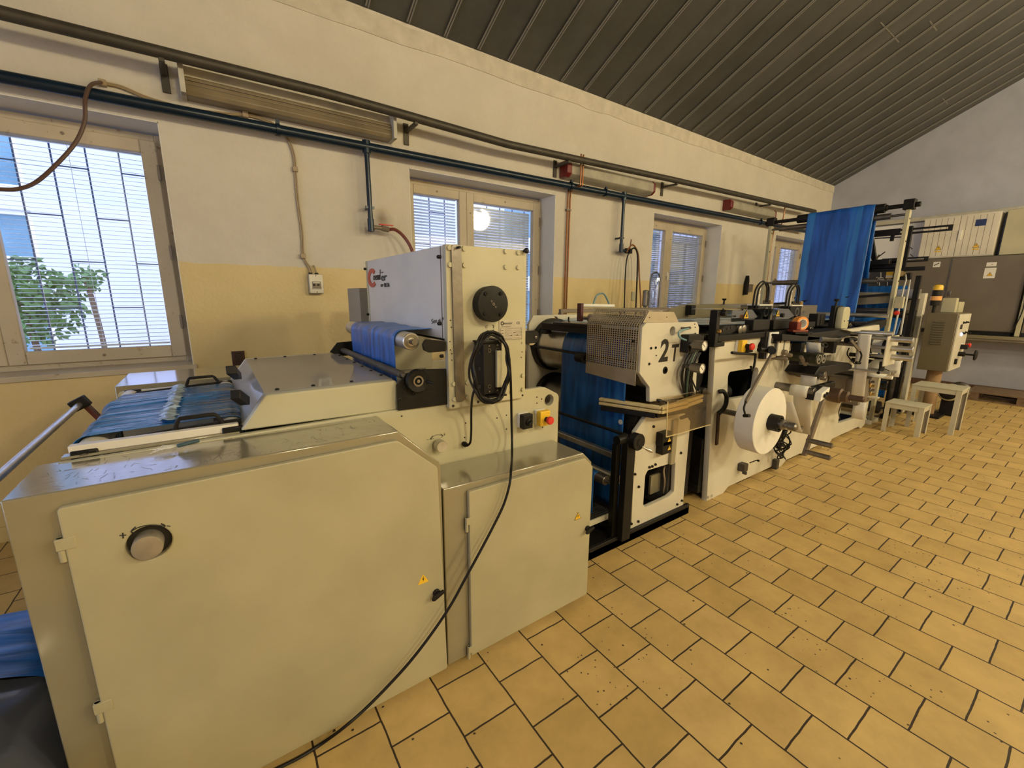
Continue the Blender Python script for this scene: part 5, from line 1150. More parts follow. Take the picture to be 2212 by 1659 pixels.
# black trough and knurled double roller
tr = B().prism([(4.02, .93), (4.10, .99), (4.75, .97), (4.85, .94), (4.85, .90), (4.12, .885)], 'y', 1.40, Yf).out('trough', 'rubber', lf, bev=.005)
q = AY(1773, 775, 1.36)
for dx in (-.045, .045):
    rl_ = B().lathe((q.x+dx, 1.36, q.z), (0, 1, 0), [(0, .02), (0, .040), (.004, .044), (.06, .044), (.062, .036), (.26, .036)], 24).out('knurled_roller', mat('olive_metal', (.05, .05, .03), .4, .6, .4, 60), lf)
    B().ring((q.x+dx, 1.357, q.z), (q.x+dx, 1.352, q.z), .038, .030, 28).cyl((q.x+dx, 1.36, q.z), (q.x+dx, 1.354, q.z), .012).out('roller_ring', 'steel', rl_)
B().bar(AY(1730, 770, 1.45), AY(1740, 788, 1.45), .02, .02).out('clamp_screw', 'brown_steel', lf)
# vertical black carrier and white vanes
for px, w_, m_ in ((1727, .035, 'rubber'),): 
    q = AY(px, 745, 1.55); B().box(q.x-w_, q.x+w_, 1.52, 1.60, q.z-.16, q.z+.02).out('carrier', m_, lf, bev=.004)
for px, hw in ((1698, .045), (1712, .045)):
    q = AY(px, 752, 1.50); plate('vane', rnd(rect(q.x-hw, q.x+hw, q.z-.065, q.z+.055), .02), [], 'y', 1.54, 1.55, 'frame', lf, bev=.001)
for px, py, r_ in ((1702, 762, .022), (1712, 768, .018), (1702, 776, .016)):
    q = AY(px, py, 1.5); B().lathe((q.x, Yf, q.z), (0, -1, 0), [(0, r_), (.12, r_), (.13, r_*.6)], 14).out('adjuster', 'brown_steel', lf)
# dancer arm with switch box
a, b = AY(1779, 862, 1.36), AY(1737, 984, 1.40)
B().bar(a, b, .03, .055, (1, 0, 0)).out('dancer_arm', 'brown_steel', lf, bev=.004)
for (px, py, x2, y2) in ((1742, 950, 1795, 962), (1738, 975, 1785, 990)):
    pa = AY(px, py, 1.38); B().lathe(pa-Vector((0, 0, 0)), (0, -1, 0), [(0, .014), (.02, .014), (.022, .021), (.185, .021), (.188, .015)], 20).out('arm_roller', 'dsteel', lf)
a, b = AY(1748, 843, 1.40), AY(1800, 829, 1.32)
B().bar(a, b, .04, .05).out('dark_bracket', 'black', lf, bev=.005)
for t in (.25, .5, .75): screw(a.lerp(b, t)+Vector((0, -.02, .026)), (0, 0, 1), .008, lf, .008)
q = AY(1783, 851, 1.28)
sbx = B().add([q+Vector(v) for v in ((-.075, 0, -.055), (.07, 0, -.02), (.08, 0, .045), (-.065, 0, .012), (-.075, .05, -.055), (.07, .05, -.02), (.08, .05, .045), (-.065, .05, .012))], [(0, 3, 2, 1), (4, 5, 6, 7), (0, 1, 5, 4), (1, 2, 6, 5), (2, 3, 7, 6), (3, 0, 4, 7)]).out('switch_box', 'label', lf, bev=.004)
B().add([q+Vector(v) for v in ((-.075, .05, -.055), (.07, .05, -.02), (.08, .05, .045), (-.065, .05, .012), (-.075, .11, -.055), (.07, .11, -.02), (.08, .11, .045), (-.065, .11, .012))], [(0, 3, 2, 1), (4, 5, 6, 7), (0, 1, 5, 4), (1, 2, 6, 5), (2, 3, 7, 6), (3, 0, 4, 7)]).out('box_back', 'rubber', sbx, bev=.004)
for dx in (-.022, .018):
    B().lathe(q+Vector((dx, 0, -.006+dx*.25)), (0, -1, 0), [(0, .016), (.014, .016), (.016, .010)], 14).out('selector_knob', 'rubber', sbx)
# brown hub and its shaft
q = AY(1826, 857, 1.30)
hb = B().lathe((q.x, Yf, q.z), (0, -1, 0), [(0, .03), (.20, .03), (.21, .062), (.26, .066), (.30, .066), (.31, .05), (.35, .05), (.36, .026), (.46, .026), (.47, .018)], 28).out('reel_hub', mat('brown_hub', (.10, .06, .04), .5, .3), lf)
B().tube([AY(1818, 872, 1.4), AY(1812, 890, 1.5), AY(1814, 905, 1.58)], .005).out('wire', 'rubber', lf)
# long paper strip and spool group of the second station
strip([(1870, 722, 1.36), (1868, 724, 1.34), (1866, 740, 1.34), (1852, 860, 1.34), (1851, 866, 1.36)], 'paper_strip', 'long pale paper strip hanging straight down at the second station', w=.10)
strip([(1858, 868, 1.36), (1852, 905, 1.36)], 'paper_strip', 'short paper strip below the second station', w=.10)
sroll(1845, 719, 1892, 718, 1.22, Yf, .024, 'steel')
sroll(1815, 805, 1870, 810, 1.32, Yf, .030)
sroll(1877, 808, 1880, 808, 1.26, Yf, .03, 'label')
plate('wedge_plate', PY([(1816, 712), (1889, 701), (1890, 713), (1830, 716)], 1.5), [], 'y', 1.46, 1.50, 'frame', lf, bev=.002)
q = AY(1899, 748, 1.30)
sp = B().lathe((q.x, 1.24, q.z), (0, 1, 0), [(0, .03), (0, .070), (.02, .074), (.028, .060), (.10, .060), (.108, .074), (.128, .074), (.128, .03)], 28).out('spool', 'rubber', lf)
B().lathe((q.x, 1.267, q.z), (0, 1, 0), [(0, .0605), (0, .064), (.074, .064), (.074, .0605)], 28).out('tape', 'label', sp)
B().lathe((q.x+.0, Yf, q.z), (0, -1, 0), [(0, .022), (.27, .022)], 16).out('spool_shaft', 'dsteel', lf)
for k in range(9):
    t = math.radians(60+k*26); c_ = AY(1884, 750, 1.45); B().box(c_.x+.085*math.cos(t)-.008, c_.x+.085*math.cos(t)+.008, 1.44, 1.455, c_.z+.085*math.sin(t)-.010, c_.z+.085*math.sin(t)+.010).out('disc_tooth', 'ink', lf)
c_ = AY(1884, 750, 1.46); B().cyl((c_.x, 1.456, c_.z), (c_.x, 1.47, c_.z), .105, n=36).out('scale_disc', 'label', lf)
qa, qb = AY(1921, 727, 1.18), AY(1931, 786, 1.18)
plate('roller_plate', rnd(rect(qa.x-.02, qb.x+.01, qb.z, qa.z), .01), [], 'y', 1.18, 1.19, 'frame', lf, bev=.002)
for px, py in ((1938, 733), (1938, 753), (1938, 772)):
    q = AY(px, py, 1.14); B().lathe((q.x, 1.03, q.z), (0, 1, 0), [(0, .018), (.0, .024), (.002, .026), (.15, .026), (.16, .015), (.30, .015)], 20).out('guide_roller', 'steel', lf)
for px, py, r_ in ((1898, 726, .026), (1895, 771, .030), (1899, 783, .034)):
    q = AY(px, py, 1.4); B().lathe((q.x, 1.22, q.z), (0, 1, 0), [(0, r_*.6), (0, r_), (.05, r_), (.055, r_*.7), (Yf-1.22, r_*.7)], 20).out('shaft', 'black', lf)
# curved paper and clutch
rows = []
for i in range(15):
    t = i/14; p = AY(1898+22*t-30*(1-t)*(t), 776+34*t, 1.30) if False else AY(1872+48*(1-(1-t)**2), 812-38*math.sin(t*PI/2), 1.32)
    rows.append([Vector((p.x, 1.20, p.z)), Vector((p.x, 1.42, p.z))])
tag(sheet(rows, 'paper_strip', 'paper', None, .0012), 'white curved paper sheet rising at the right end of the second station', 'paper strip')
strip([(1923, 778, 1.22), (1921, 800, 1.22), (1918, 812, 1.22)], 'paper_strip', 'short wide paper piece below the three stub rollers', w=.16)
for pts in ([(1904, 782), (1902, 797), (1897, 806)], [(1908, 790), (1905, 802)]):
    B().tube([AY(x, y, 1.20) for x, y in pts], .013).out('clutch', 'rubber', lf)
B().tube([AY(1904, 795, 1.18), AY(1912, 797, 1.16), AY(1920, 801, 1.15)], .004).out('clutch_lever', 'rubber', lf)
# grey boxes of the second station
q0, q1 = AY(1862, 822, 1.36), AY(1890, 862, 1.36)
bb = B().box(q0.x, q1.x, 1.36, 1.60, q1.z, q0.z).out('gear_housing', 'brown_panel', lf, bev=.004)
q0, q1 = AY(1822, 815, 1.5), AY(1842, 850, 1.5); B().box(q0.x, q1.x, 1.48, 1.62, q1.z-.05, q0.z).out('gear_housing', 'brown_panel', lf, bev=.004)
for k in range(4): q = AY(1895, 826+k*9, 1.3); B().lathe((q.x, 1.40, q.z), (0, -1, 0), [(0, .022), (.05, .022), (.055, .012), (.08, .012)], 14).out('terminal', 'brass' if k % 2 else 'dsteel', bb)
q = AY(1891, 858, 1.30); B().box(q.x-.01, q.x+.05, 1.28, 1.42, q.z-.012, q.z+.0).out('drip_plate', 'frame', bb)
s = B()
for k, (px, py) in enumerate(((1917, 806), (1924, 804), (1927, 807), (1930, 803))):
    q = AY(px, py, 1.14); s.cyl((q.x, 1.12, q.z), (q.x, 1.40, q.z), .013, n=12)
    s.out('pin', 'steel', lf); s = B()
# sensing lever with wire
a, b = AY(1838, 735, 1.42), AY(1857, 758, 1.36)
B().bar(a, b, .02, .022).out('sensor_arm', 'brown_steel', lf, bev=.003)
B().lathe(AY(1829, 735, 1.5), (1, -.1, 0), [(0, .026), (.09, .028), (.1, .03), (.16, .022)], 16).out('pivot', 'rubber', lf)
B().tube([b, AY(1861, 768, 1.33), AY(1857, 782, 1.32)], .007).out('sensor_wire', 'rubber', lf)
for px in (1853, 1858): 
    q = AY(px, 784, 1.31); B().lathe((q.x, 1.33, q.z), (0, -1, 0), [(0, .008), (.01, .014), (.02, .014), (.028, .006)], 12).out('sensor', 'brown_hub' if 'brown_hub' in M else 'rubber', lf)
B().tube([AY(1834, 752, 1.56), AY(1830, 765, 1.55), AY(1838, 777, 1.5), AY(1846, 786, 1.45)], .006).out('wire', 'rubber', lf)
B().tube([AY(1772, 743, 1.5), AY(1784, 750, 1.5), AY(1787, 743, 1.5), AY(1778, 740, 1.5)], .005).out('wire', 'rubber', lf)
q = AY(1803, 740, 1.53); B().box(q.x-.035, q.x+.035, 1.52, 1.60, q.z-.10, q.z+.10).out('carrier', 'rubber', lf, bev=.004)
B().cyl(AY(1770, 733, 1.5), AY(1812, 733, 1.55), .024).out('cross_shaft', 'dsteel', lf)

# =============== ON TOP OF THE DECK ===============
def punch(px, py, Y, label):
    q = AY(px, py, Y); x, y, z0 = q.x, Y, 1.285
    z = q.z
    t = thing('pneumatic_punch', label, 'punch unit', (x, y, z0))
    B().prism([(x-.10, z0), (x-.06, z0), (x-.05, z-.10), (x+.05, z-.10), (x+.06, z0), (x+.10, z0), (x+.10, z), (x-.16, z), (x-.16, z-.05), (x-.10, z-.08)], 'y', y-.05, y+.05).out('body', 'black', t, bev=.005)
    B().box(x-.16, x+.10, y-.06, y+.06, z, z+.012).out('top_plate', 'label', t, bev=.002)
    B().ring((x+.0, y-.052, z-.06), (x+.0, y-.047, z-.06), .045, .030, 24).out('port', 'dsteel', t)
    B().lathe((x-.09, y, z+.012), (0, 0, 1), [(0, .02), (.10, .02), (.105, .014), (.13, .014)], 16).out('cylinder', 'steel', t)
    B().lathe((x-.09, y, z+.145), (0, 0, 1), [(0, .018), (.03, .018)], 6).out('cylinder_head', 'label', t)
    for k, dx in enumerate((-.03, .0)):
        B().tube([(x+.08+dx, y-.03+k*.03, z+.03), (x+.07+dx, y-.03+k*.03, z+.16), (x-.03, y-.03+k*.03, z+.215+k*.012), (x-.15, y-.03+k*.03, z+.15), (x-.165, y-.03+k*.03, z-.02)], .008).out('air_hose', 'rubber', t)
    for k in range(4): B().lathe((x+.12, y-.03, z-.09+k*.035), (0, 0, 1), [(0, .014), (.015, .016), (.022, .010), (.033, .010)], 8).out('fitting', 'brass' if k % 2 else 'dsteel', t)
    B().box(x+.14, x+.20, y-.02, y+.06, z0+.02, z+.05).out('valve', 'brown_steel', t, bev=.004)
    return t
punch(1645, 660, 2.05, 'first black pneumatic punch with looped hoses, left of the other')
punch(1712, 661, 2.05, 'second black pneumatic punch with looped hoses, next to the tall film')
def clearguard(px0, py0, px1, py1, Y, label, sx=.10):
    a, b = AY(px0, py0, Y), AY(px1, py1, Y)
    t = thing('clear_guard', label, 'guard', (a.x, Y, b.z))
    g = B().add([(a.x, Y, a.z), (b.x, Y, a.z), (b.x+sx, Y, b.z+.03), (b.x, Y, b.z), (a.x, Y, b.z), (a.x, Y+.35, a.z), (b.x, Y+.35, a.z), (b.x+sx, Y+.35, b.z+.03)], [(0, 1, 2, 3, 4), (0, 5, 6, 1), (1, 6, 7, 2)]).out('shell', 'clear', t, thick=.004, smooth=False)
    return t, a, b
t, a, b = clearguard(1582, 670, 1622, 693, 1.78, 'clear plastic guard with yellow hand hazard sign by the first punch')
w0 = AY(1613, 679, 1.775); warn((w0.x, 1.777, w0.z), .085, 'y', t, glyph='hand')
for px, py in ((1603, 669), (1587, 683)): q = AY(px, py, 1.775); screw((q.x, 1.776, q.z), (0, -1, 0), .006, t, .01)
t, a, b = clearguard(1678, 668, 1700, 690, 1.80, 'second clear guard with yellow hand hazard sign, beside the tape roll', .14)
w0 = AY(1681, 676, 1.795); warn((w0.x, 1.797, w0.z), .075, 'y', t, glyph='hand')
q = AY(1691, 681, 1.795); B().cyl((q.x, 1.799, q.z), (q.x, 1.785, q.z), .018, n=16).out('knob', 'rubber', t)
# far side housings
fh = thing('folding_unit', 'grey rounded sheet housing with black knob on the far side of the deck', 'machine part', (4.4, 2.95, 1.29))
q = AY(1590, 665, 2.9); zz = AY(1590, 656, 2.9).z
B().prism([(4.05, 1.30), (4.12, zz-.07), (4.30, zz-.02), (4.55, zz), (6.2, zz), (6.2, 1.30)], 'y', 2.90, 2.98).out('cover', 'tan', fh, bev=.01)
B().box(4.42, 4.50, 2.82, 2.90, zz-.12, zz-.01).out('hinge_block', 'rubber', fh, bev=.004)
q = AY(1567, 656, 2.85); B().lathe((q.x, 2.87, zz-.01), (0, 0, 1), [(0, .012), (.05, .010), (.055, .022), (.07, .026), (.075, .02)], 16).out('knob', 'rubber', fh)
B().box(3.72, 4.1, 2.88, 2.95, 1.29, 1.345).out('black_lid', 'rubber', fh, bev=.006)
a, b = AY(1400, 674, 2.85), AY(1577, 677, 2.85)
rg_ = thing('cross_rail', 'long rusty grey rail behind the top of the 2 T unit', 'rail', (3.2, 2.85, 1.29))
B().bar((2.50, 2.86, 1.425), (4.05, 2.86, 1.425), .03, .035).out('rail', 'brown_steel', rg_, bev=.003)
B().box(3.28, 3.30, 2.85, 2.87, 1.32, 1.41).box(3.0, 3.35, 2.84, 2.88, 1.305, 1.322).out('clamp', mat('rusty_steel', (.20, .09, .05), .7, .3, .4, 30), rg_)
B().box(2.5, 2.53, 2.84, 2.88, 1.06, 1.41).box(3.98, 4.02, 2.96, 3.0, 1.29, 1.41).out('rail_post', 'brown_steel', rg_)
# frame behind the perforated guard
B().box(2.10, 2.125, 2.18, 2.22, 1.38, 1.505).out('guard_post', mat('maroon_paint', (.08, .015, .02), .4), pu, bev=.003)
B().cyl((2.11, 2.20, 1.49), (2.45, 2.20, 1.485), .012).out('guard_arm', 'label', pu)
B().tube([(2.24, 2.20, 1.50), (2.27, 2.20, 1.56), (2.34, 2.20, 1.57), (2.40, 2.20, 1.50)], .006).out('air_hose', 'ltblue', pu)
# tape roll
tr_ = thing('tape_roll', 'orange adhesive tape roll on a red holder above the deck rail', 'tape', (4.3, 1.6, 1.28))
q = AY(1734, 699, 1.52); ax_ = Vector((-.44, -.90, 0)); sd_ = Vector((.9, -.44, 0))
B().ring(q, q-ax_*.055, .056, .038, 40).out('tape', 'orange', tr_)
B().ring(q+ax_*.002, q-ax_*.057, .039, .034, 32).out('core', 'label', tr_)
p0 = q-sd_*.055-ax_*.015
B().bar(p0+Vector((0, 0, -.05)), p0+Vector((0, 0, .015)), .09, .04, (.9, -.44, 0)).bar(p0+Vector((0, 0, -.06))-sd_*.04, p0+Vector((0, 0, -.06))+sd_*.10, .07, .02).out('holder', mat('dark_red_plastic', (.20, .035, .02), .4), tr_, bev=.005)
B().bar(q-sd_*.10-Vector((0, 0, .075)), q+sd_*.06-Vector((0, 0, .075)), .10, .018).out('holder_base', 'black', tr_, bev=.003)
# rounded cream cover
cm = thing('belt_cover', 'upright cream rounded belt cover at the right of the deck', 'cover', (5.2, 1.7, 1.22))
zt1, zb1 = AY(1828, 663, 1.60).z, AY(1828, 714, 1.60).z; xL, xR = AY(1820, 690, 1.60).x, AY(1835, 690, 1.60).x
yB = AX(1804, 690, xL).y
plate('cover', rnd(rect(xL, xR, zb1, zt1), .06, 6), [], 'y', 1.60, yB, 'cream', cm, bev=.012)
B().box(xL-.02, xR-.01, yB+.004, yB+.045, zb1-.01, zt1+.01).out('back_plate', 'black', cm, bev=.004)
B().lathe((xL+.04, yB+.025, zt1+.01), (0, 0, 1), [(0, .01), (.04, .008), (.045, .022), (.06, .024), (.066, .016)], 14).out('knob', 'rubber', cm)
for dx in (.05, .15): B().cyl((xL+dx, 1.601, (zb1+zt1)/2-.02), (xL+dx, 1.596, (zb1+zt1)/2-.02), .007, n=12).out('screw', 'ink', cm)
bp = thing('deck_box', 'grey sheet box with clear film scraps between the punches and the cream cover', 'box', (4.9, 2.2, 1.29))
za1 = AY(1765, 659, 2.15).z
B().box(4.95, 5.95, 2.15, 2.55, 1.32, za1).out('housing', 'brown_panel', bp, bev=.006)
rr = random.Random(3); s = B()
for k in range(12):
    p = Vector((5.15+rr.uniform(0, .4), 2.14, za1-.06-rr.uniform(0, .08))); s.add([p, p+Vector((.06, -.01, .02)), p+Vector((.03, -.02, .05))], [(0, 1, 2)])
s.out('film_scraps', 'clear', bp, smooth=False)['kind'] = 'stuff'
for px, py, w1 in ((1769, 700, .05), (1760, 700, .03)):
    q = AY(px, py, 1.75); B().box(q.x-w1, q.x+w1, 1.72, 1.80, 1.285, q.z+.10).out('stand', 'rubber', bp, bev=.004)
for py, yy in ((681, 1.70), (678, 1.95)):
    q = AY(1870, py, yy); B().lathe((q.x-.0, yy-.2, q.z), (0, 1, 0), [(0, .01), (.0, .022), (1.2, .022)], 16).out('cross_rod', 'steel' if yy < 1.9 else 'dsteel', bp)

# =============== TALL FILM GANTRY ===============
GX = 6.69
gy = thing('film_gantry', 'tall cream-posted gantry with black top shaft carrying the blue film', 'gantry', (GX, 2.4, 0))
zt2 = 2.60
for y, tz in ((1.65, 2.55), (3.14, 2.55)):
    ps = B().box(GX-.035, GX+.035, y-.02, y+.02, 0, tz).out('post', 'cream', gy, bev=.004)
    B().box(GX-.05, GX+.05, y-.05, y+.05, 2.55, 2.66).cyl((GX+.02, y-.05 if y < 2 else y+.05, 2.60), (GX+.02, y-.09 if y < 2 else y+.09, 2.60), .028).out('bearing_block', 'black', gy, bev=.006)
    for z in (2.45, 2.2, 1.75, 1.5): B().cyl((GX, y-.0205, z), (GX, y-.024, z), .010, n=12).out('bolt_hole', 'ink', ps)
B().box(GX-.08, GX+.20, 1.62, 3.17, .0, .05).out('foot_rail', 'frame', gy, bev=.004)
B().lathe((GX, 1.60, zt2), (0, 1, 0), [(0, .024), (.24, .024), (.25, .034), (.265, .034), (.27, .053), (1.20, .053), (1.205, .034), (1.22, .024), (1.54, .024)], 28).out('top_roller', 'rubber', gy)
for (z, x, yl0, yl1, m_, r) in ((2.50, GX+.0, 1.80, 3.02, 'dsteel', .034), (1.76, GX, 1.82, 3.02, 'dsteel', .034), (1.40, GX+.15, 1.70, 3.0, 'dsteel', .03)):
    B().lathe((x, 1.66, z), (0, 1, 0), [(0, .014), (yl0-1.66, .014), (yl0-1.66, r), (yl1-1.66, r), (yl1-1.66, .014), (3.14-1.66, .014)], 24).out('roller', m_, gy)
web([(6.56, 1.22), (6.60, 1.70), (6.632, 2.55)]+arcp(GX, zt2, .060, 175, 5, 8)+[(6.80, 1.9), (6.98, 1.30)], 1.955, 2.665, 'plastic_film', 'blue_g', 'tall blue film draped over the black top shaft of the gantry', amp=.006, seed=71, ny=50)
web([(7.75, 1.72), (7.62, 1.2), (7.5, .20)], 1.75, 2.75, 'plastic_film', 'blue', 'wide dark blue film behind the gantry, inside the end unit', amp=.008, seed=77, ny=50)
# black sliding frames on the gantry
XF = 7.25
sl = thing('slotted_frame', 'black slotted bars and clamps sticking out right of the tall film', 'frame', (XF, 1.8, 1.5))
def slotbar(pa, pb, name='slotted_bar', h=.045, slot=True, X=XF):
    a, b = AX(*pa, X), AX(*pb, X); z = (a.z+b.z)/2; y0, y1 = min(a.y, b.y), max(a.y, b.y)
    hl = [rect(y0+.04, (y0+y1)/2-.01, z-h*.18, z+h*.18), rect((y0+y1)/2+.03, y1-.05, z-h*.18, z+h*.18)] if slot else []
    return plate(name, rect(y0, y1, z-h/2, z+h/2), hl, 'x', X, X+.02, 'rubber', sl, bev=.002)
slotbar((2058, 492), (1881, 506), h=.07); slotbar((2005, 560), (1905, 563), h=.06); slotbar((1998, 580), (1872, 584), slot=False, h=.05); slotbar((1945, 569), (1872, 574), slot=False, h=.11); slotbar((1945, 497), (1881, 508), slot=False, h=.075, X=XF-.03)
a, b = AX(1968, 492, XF), AX(1966, 596, XF); B().box(XF-.02, XF+.03, a.y-.02, a.y+.03, b.z, a.z+.02).out('upright', 'rubber', sl, bev=.004)
for (p, q_) in (((1881, 508), (1889, 562)), ((1876, 520), (1871, 572)), ((1881, 508), (1876, 540))):
    a, b = AX(*p, XF-.03), AX(*q_, XF-.03); B().bar(a, b, .05, .05, (1, 0, 0)).out('frame_bar', 'rubber', sl, bev=.002)
q = AX(1956, 597, XF); B().box(XF-.05, XF+.02, q.y-.06, q.y+.09, q.z-.045, q.z+.04).out('guide_block', 'rubber', sl, bev=.005)
q = AX(1952, 592, XF); B().lathe((XF-.13, q.y, q.z), (1, 0, 0), [(0, .02), (0, .034), (.01, .036), (.08, .036)], 20).out('pulley', 'brass', sl)
a, b = AX(1890, 515, XF), AX(1948, 512, XF); B().cyl(a, b, .008).out('rod', 'dsteel', sl)
q = AX(1928, 514, XF); B().box(XF-.02, XF+.0, q.y-.02, q.y+.02, q.z-.04, q.z+.06).out('rod_hanger', 'rubber', sl, bev=.003)
q = AX(1902, 566, XF-.1)
B().box(XF-.14, XF-.04, q.y-.10, q.y+.08, q.z-.035, q.z+.03).out('clamp', 'rubber', sl, bev=.008)
B().bar(AX(1890, 566, XF-.12), AX(1899, 550, XF-.12), .016, .016).out('clamp_pin', 'brass', sl); B().bar(AX(1896, 556, XF-.12), AX(1912, 544, XF-.12), .010, .010).out('clamp_lever', 'rubber', sl)
for px, py in ((1965, 533), (1966, 549)): B().tube([AX(px, py, XF-.02), AX(px+6, py+5, XF-.03)], .005, smooth=False).out('wing_screw', 'dsteel', sl)
B().box(XF-.02, XF+.04, 1.55, 1.60, .05, AX(1966, 596, XF).z).out('upright_lower', 'rubber', sl)
# two thin white tapes
for (pts, lab) in (([(1956, 593), (1957, 605), (1952, 622), (1929, 727)], 'left one of two thin white tapes running down from the pulley'), ([(1966, 604), (1963, 622), (1944, 727)], 'right one of two thin white tapes running down from the pulley')):
    Xs = [7.1, 7.05, 6.9, 6.35] if len(pts) == 4 else [7.1, 6.95, 6.45]
    P = [AX(x, y, X) for (x, y), X in zip(pts, Xs)]
    tag(sheet([[p+Vector((-.003, -.010, 0)), p+Vector((.003, .010, 0))] for p in P], 'white_tape', 'label', None, .0015), lab, 'tape')
# small boxes on the gantry post
q = AX(1940, 655, 6.6)
B().box(6.60, 6.65, q.y-.045, q.y+.04, q.z-.06, q.z+.075).out('sensor_box', 'cream', gy, bev=.006)
q = AX(1938, 676, 6.6); B().lathe((6.60, q.y, q.z), (-1, 0, 0), [(0, .025), (.03, .025), (.035, .015)], 16).out('red_button', 'red', gy)
a, b = AX(1856, 640, 6.62), AX(1938, 628, 6.62)
B().bar((6.60, 1.66, 1.60), (6.60, 2.95, 1.46), .02, .03).out('diagonal_bar', 'rubber', gy)
B().prism([(1.66, 1.62), (2.2, 1.63), (2.2, 1.45), (1.66, 1.50)], 'x', 6.72, 6.74).out('grey_sheet', 'tan', gy)
B().prism([(5.85, 1.255), (6.55, 1.30), (6.72, 1.30), (6.72, 1.24), (6.3, 1.16)], 'y', 1.66, 1.75).out('support_tray', 'black', gy, bev=.003)

# =============== END UNIT ===============
eu = thing('winding_unit', 'cream-framed winding unit with black rollers and blue film, right of the gantry', 'machine', (7.9, 2.2, 0))
a = AX(2003, 625, 7.62); 
B().box(7.58, 7.68, 1.545, 1.60, .02, 1.62).out('frame_post', 'frame', eu, bev=.006)
B().box(7.60, 7.66, 1.62, 1.72, .02, 1.40).out('inner_post', 'brown_steel', eu, bev=.004)
B().box(7.58, 8.6, 1.56, 1.60, .02, .10).box(7.58, 8.6, 3.0, 3.05, .02, .10).out('side_sill', 'frame', eu, bev=.004)
B().box(7.58, 7.68, 3.0, 3.06, .02, 1.62).out('frame_post', 'frame', eu, bev=.006)
B().box(8.2, 8.3, 3.0, 3.06, .02, 1.62).out('frame_post', 'frame', eu, bev=.006)
for (x, z, r, m_) in ((7.45, 1.55, .06, 'rubber'), (7.50, 1.35, .05, 'pipe_grey'), (7.35, .98, .05, 'pipe_grey'), (7.40, .60, .05, 'pipe_grey'), (7.1, .14, .08, 'dsteel'), (7.25, .40, .05, 'dsteel'), (7.2, .50, .03, 'dsteel'), (7.7, .80, .06, 'rubber')):
    B().lathe((x, 1.62, z), (0, 1, 0), [(0, .015), (.06, .015), (.06, r), (1.30, r), (1.30, .015), (1.40, .015)], 24).out('roller', m_, eu)
B().box(7.0, 7.70, 1.60, 1.64, .02, .07).box(7.0, 7.70, 3.0, 3.04, .02, .07).out('base_rail', 'rubber', eu, bev=.004)
for x in (7.1, 7.42): B().box(x-.03, x+.03, 1.605, 1.635, .07, 1.62 if x > 7.3 else .72).out('bearing_plate', 'rubber', eu, bev=.004)
B().box(7.15, 7.60, 1.64, 2.9, .74, .80).out('cross_plate', 'black', eu, bev=.004)
q = AX(1968, 635, 7.3); 
B().box(7.3, 7.52, q.y-.05, q.y+.14, q.z-.06, q.z+.06).out('steel_plate', 'steel', eu, bev=.004)
q = AX(1962, 705, 7.55); cx_ = B().box(7.50, 7.55, q.y-.13, q.y+.22, q.z-.14, q.z+.14).out('clear_box', 'clear', eu, bev=.004)
s = B()
s.box(7.0, 7.40, 1.66, 2.8, .82, .84)
s.out('blue_film_edge', 'blue', eu)
web([(6.72, .30), (7.0, .60), (7.30, 1.0), (7.40, 1.3)], 1.70, 2.75, 'plastic_film', 'blue', 'blue film slanting up through the rollers below the gantry, above the small stool', amp=.01, seed=81, ny=40)
# control cabinet with beacon
cc2 = thing('control_cabinet', 'olive-tan control cabinet with louvres and grey button panel', 'cabinet', (7.9, 1.35, .02))
z0, z1 = .635, 1.372
B().box(7.60, 8.24, 1.215, 1.50, z0, z1).out('housing', 'ctl', cc2, bev=.006)
B().box(7.615, 8.23, 1.195, 1.214, z0+.01, z1-.01).out('door', 'frame', cc2, bev=.004)
s = B()
for k in range(10): s.bar((7.592, 1.31, z1-.11-k*.031), (7.592, 1.42, z1-.11-k*.031), .022, .010)
for k, ob in enumerate([s]): ob.out('louvres', 'ctl', cc2)
pnl = cc2
for px, py, r_, m_ in ((2082, 697, .010, 'rubber'), (2088, 696, .010, 'rubber'), (2080, 720, .012, 'rubber'), (2086, 718, .010, 'rubber'), (2091, 719, .010, 'rubber'), (2078, 744, .010, 'label')):
    q = AY(px, py, 1.19); B().lathe((q.x, 1.195, q.z), (0, -1, 0), [(0, r_*1.6), (.008, r_*1.6), (.012, r_), (.03, r_)], 14).out('button', m_, pnl)
q = AY(2080, 719, 1.18); B().lathe((q.x, 1.195, q.z-.02), (0, -1, 0), [(0, .02), (.01, .02), (.016, .012)], 16).out('lit_button', 'lit', pnl)
q = AY(2077, 706, 1.19); B().box(q.x-.04, q.x+.05, 1.188, 1.195, q.z-.03, q.z+.03).out('display', 'ink', pnl)
q = AY(2082, 745, 1.18); B().lathe((q.x, 1.195, q.z), (0, -1, 0), [(0, .015), (.05, .015), (.055, .028), (.075, .028), (.08, .02)], 20).out('stop_button', 'red', pnl)
q = AY(2090, 765, 1.12)
hw2 = B().lathe((q.x-.06, 1.195, q.z+.0), (0, -1, 0), [(0, .03), (.06, .03), (.065, .012), (.14, .012), (.145, .065), (.16, .068), (.17, .05)], 28).out('hand_wheel', 'rubber', pnl)
q = AY(2086, 751, 1.15); B().box(q.x-.04, q.x+.03, 1.13, 1.195, q.z-.02, q.z+.04).out('rotary_switch', 'rubber', pnl, bev=.006)
q = AY(2063, 780, 1.19); B().box(q.x-.02, q.x+.015, 1.17, 1.195, q.z-.04, q.z+.03).out('door_handle', 'rubber', pnl, bev=.004)
B().cyl((7.84, 1.36, .02), (7.84, 1.36, z0), .075, n=28).out('column', 'card', cc2, label='brown column')
B().box(7.66, 8.05, 1.2, 1.52, .0, .03).out('column_base', 'black', cc2, bev=.004)
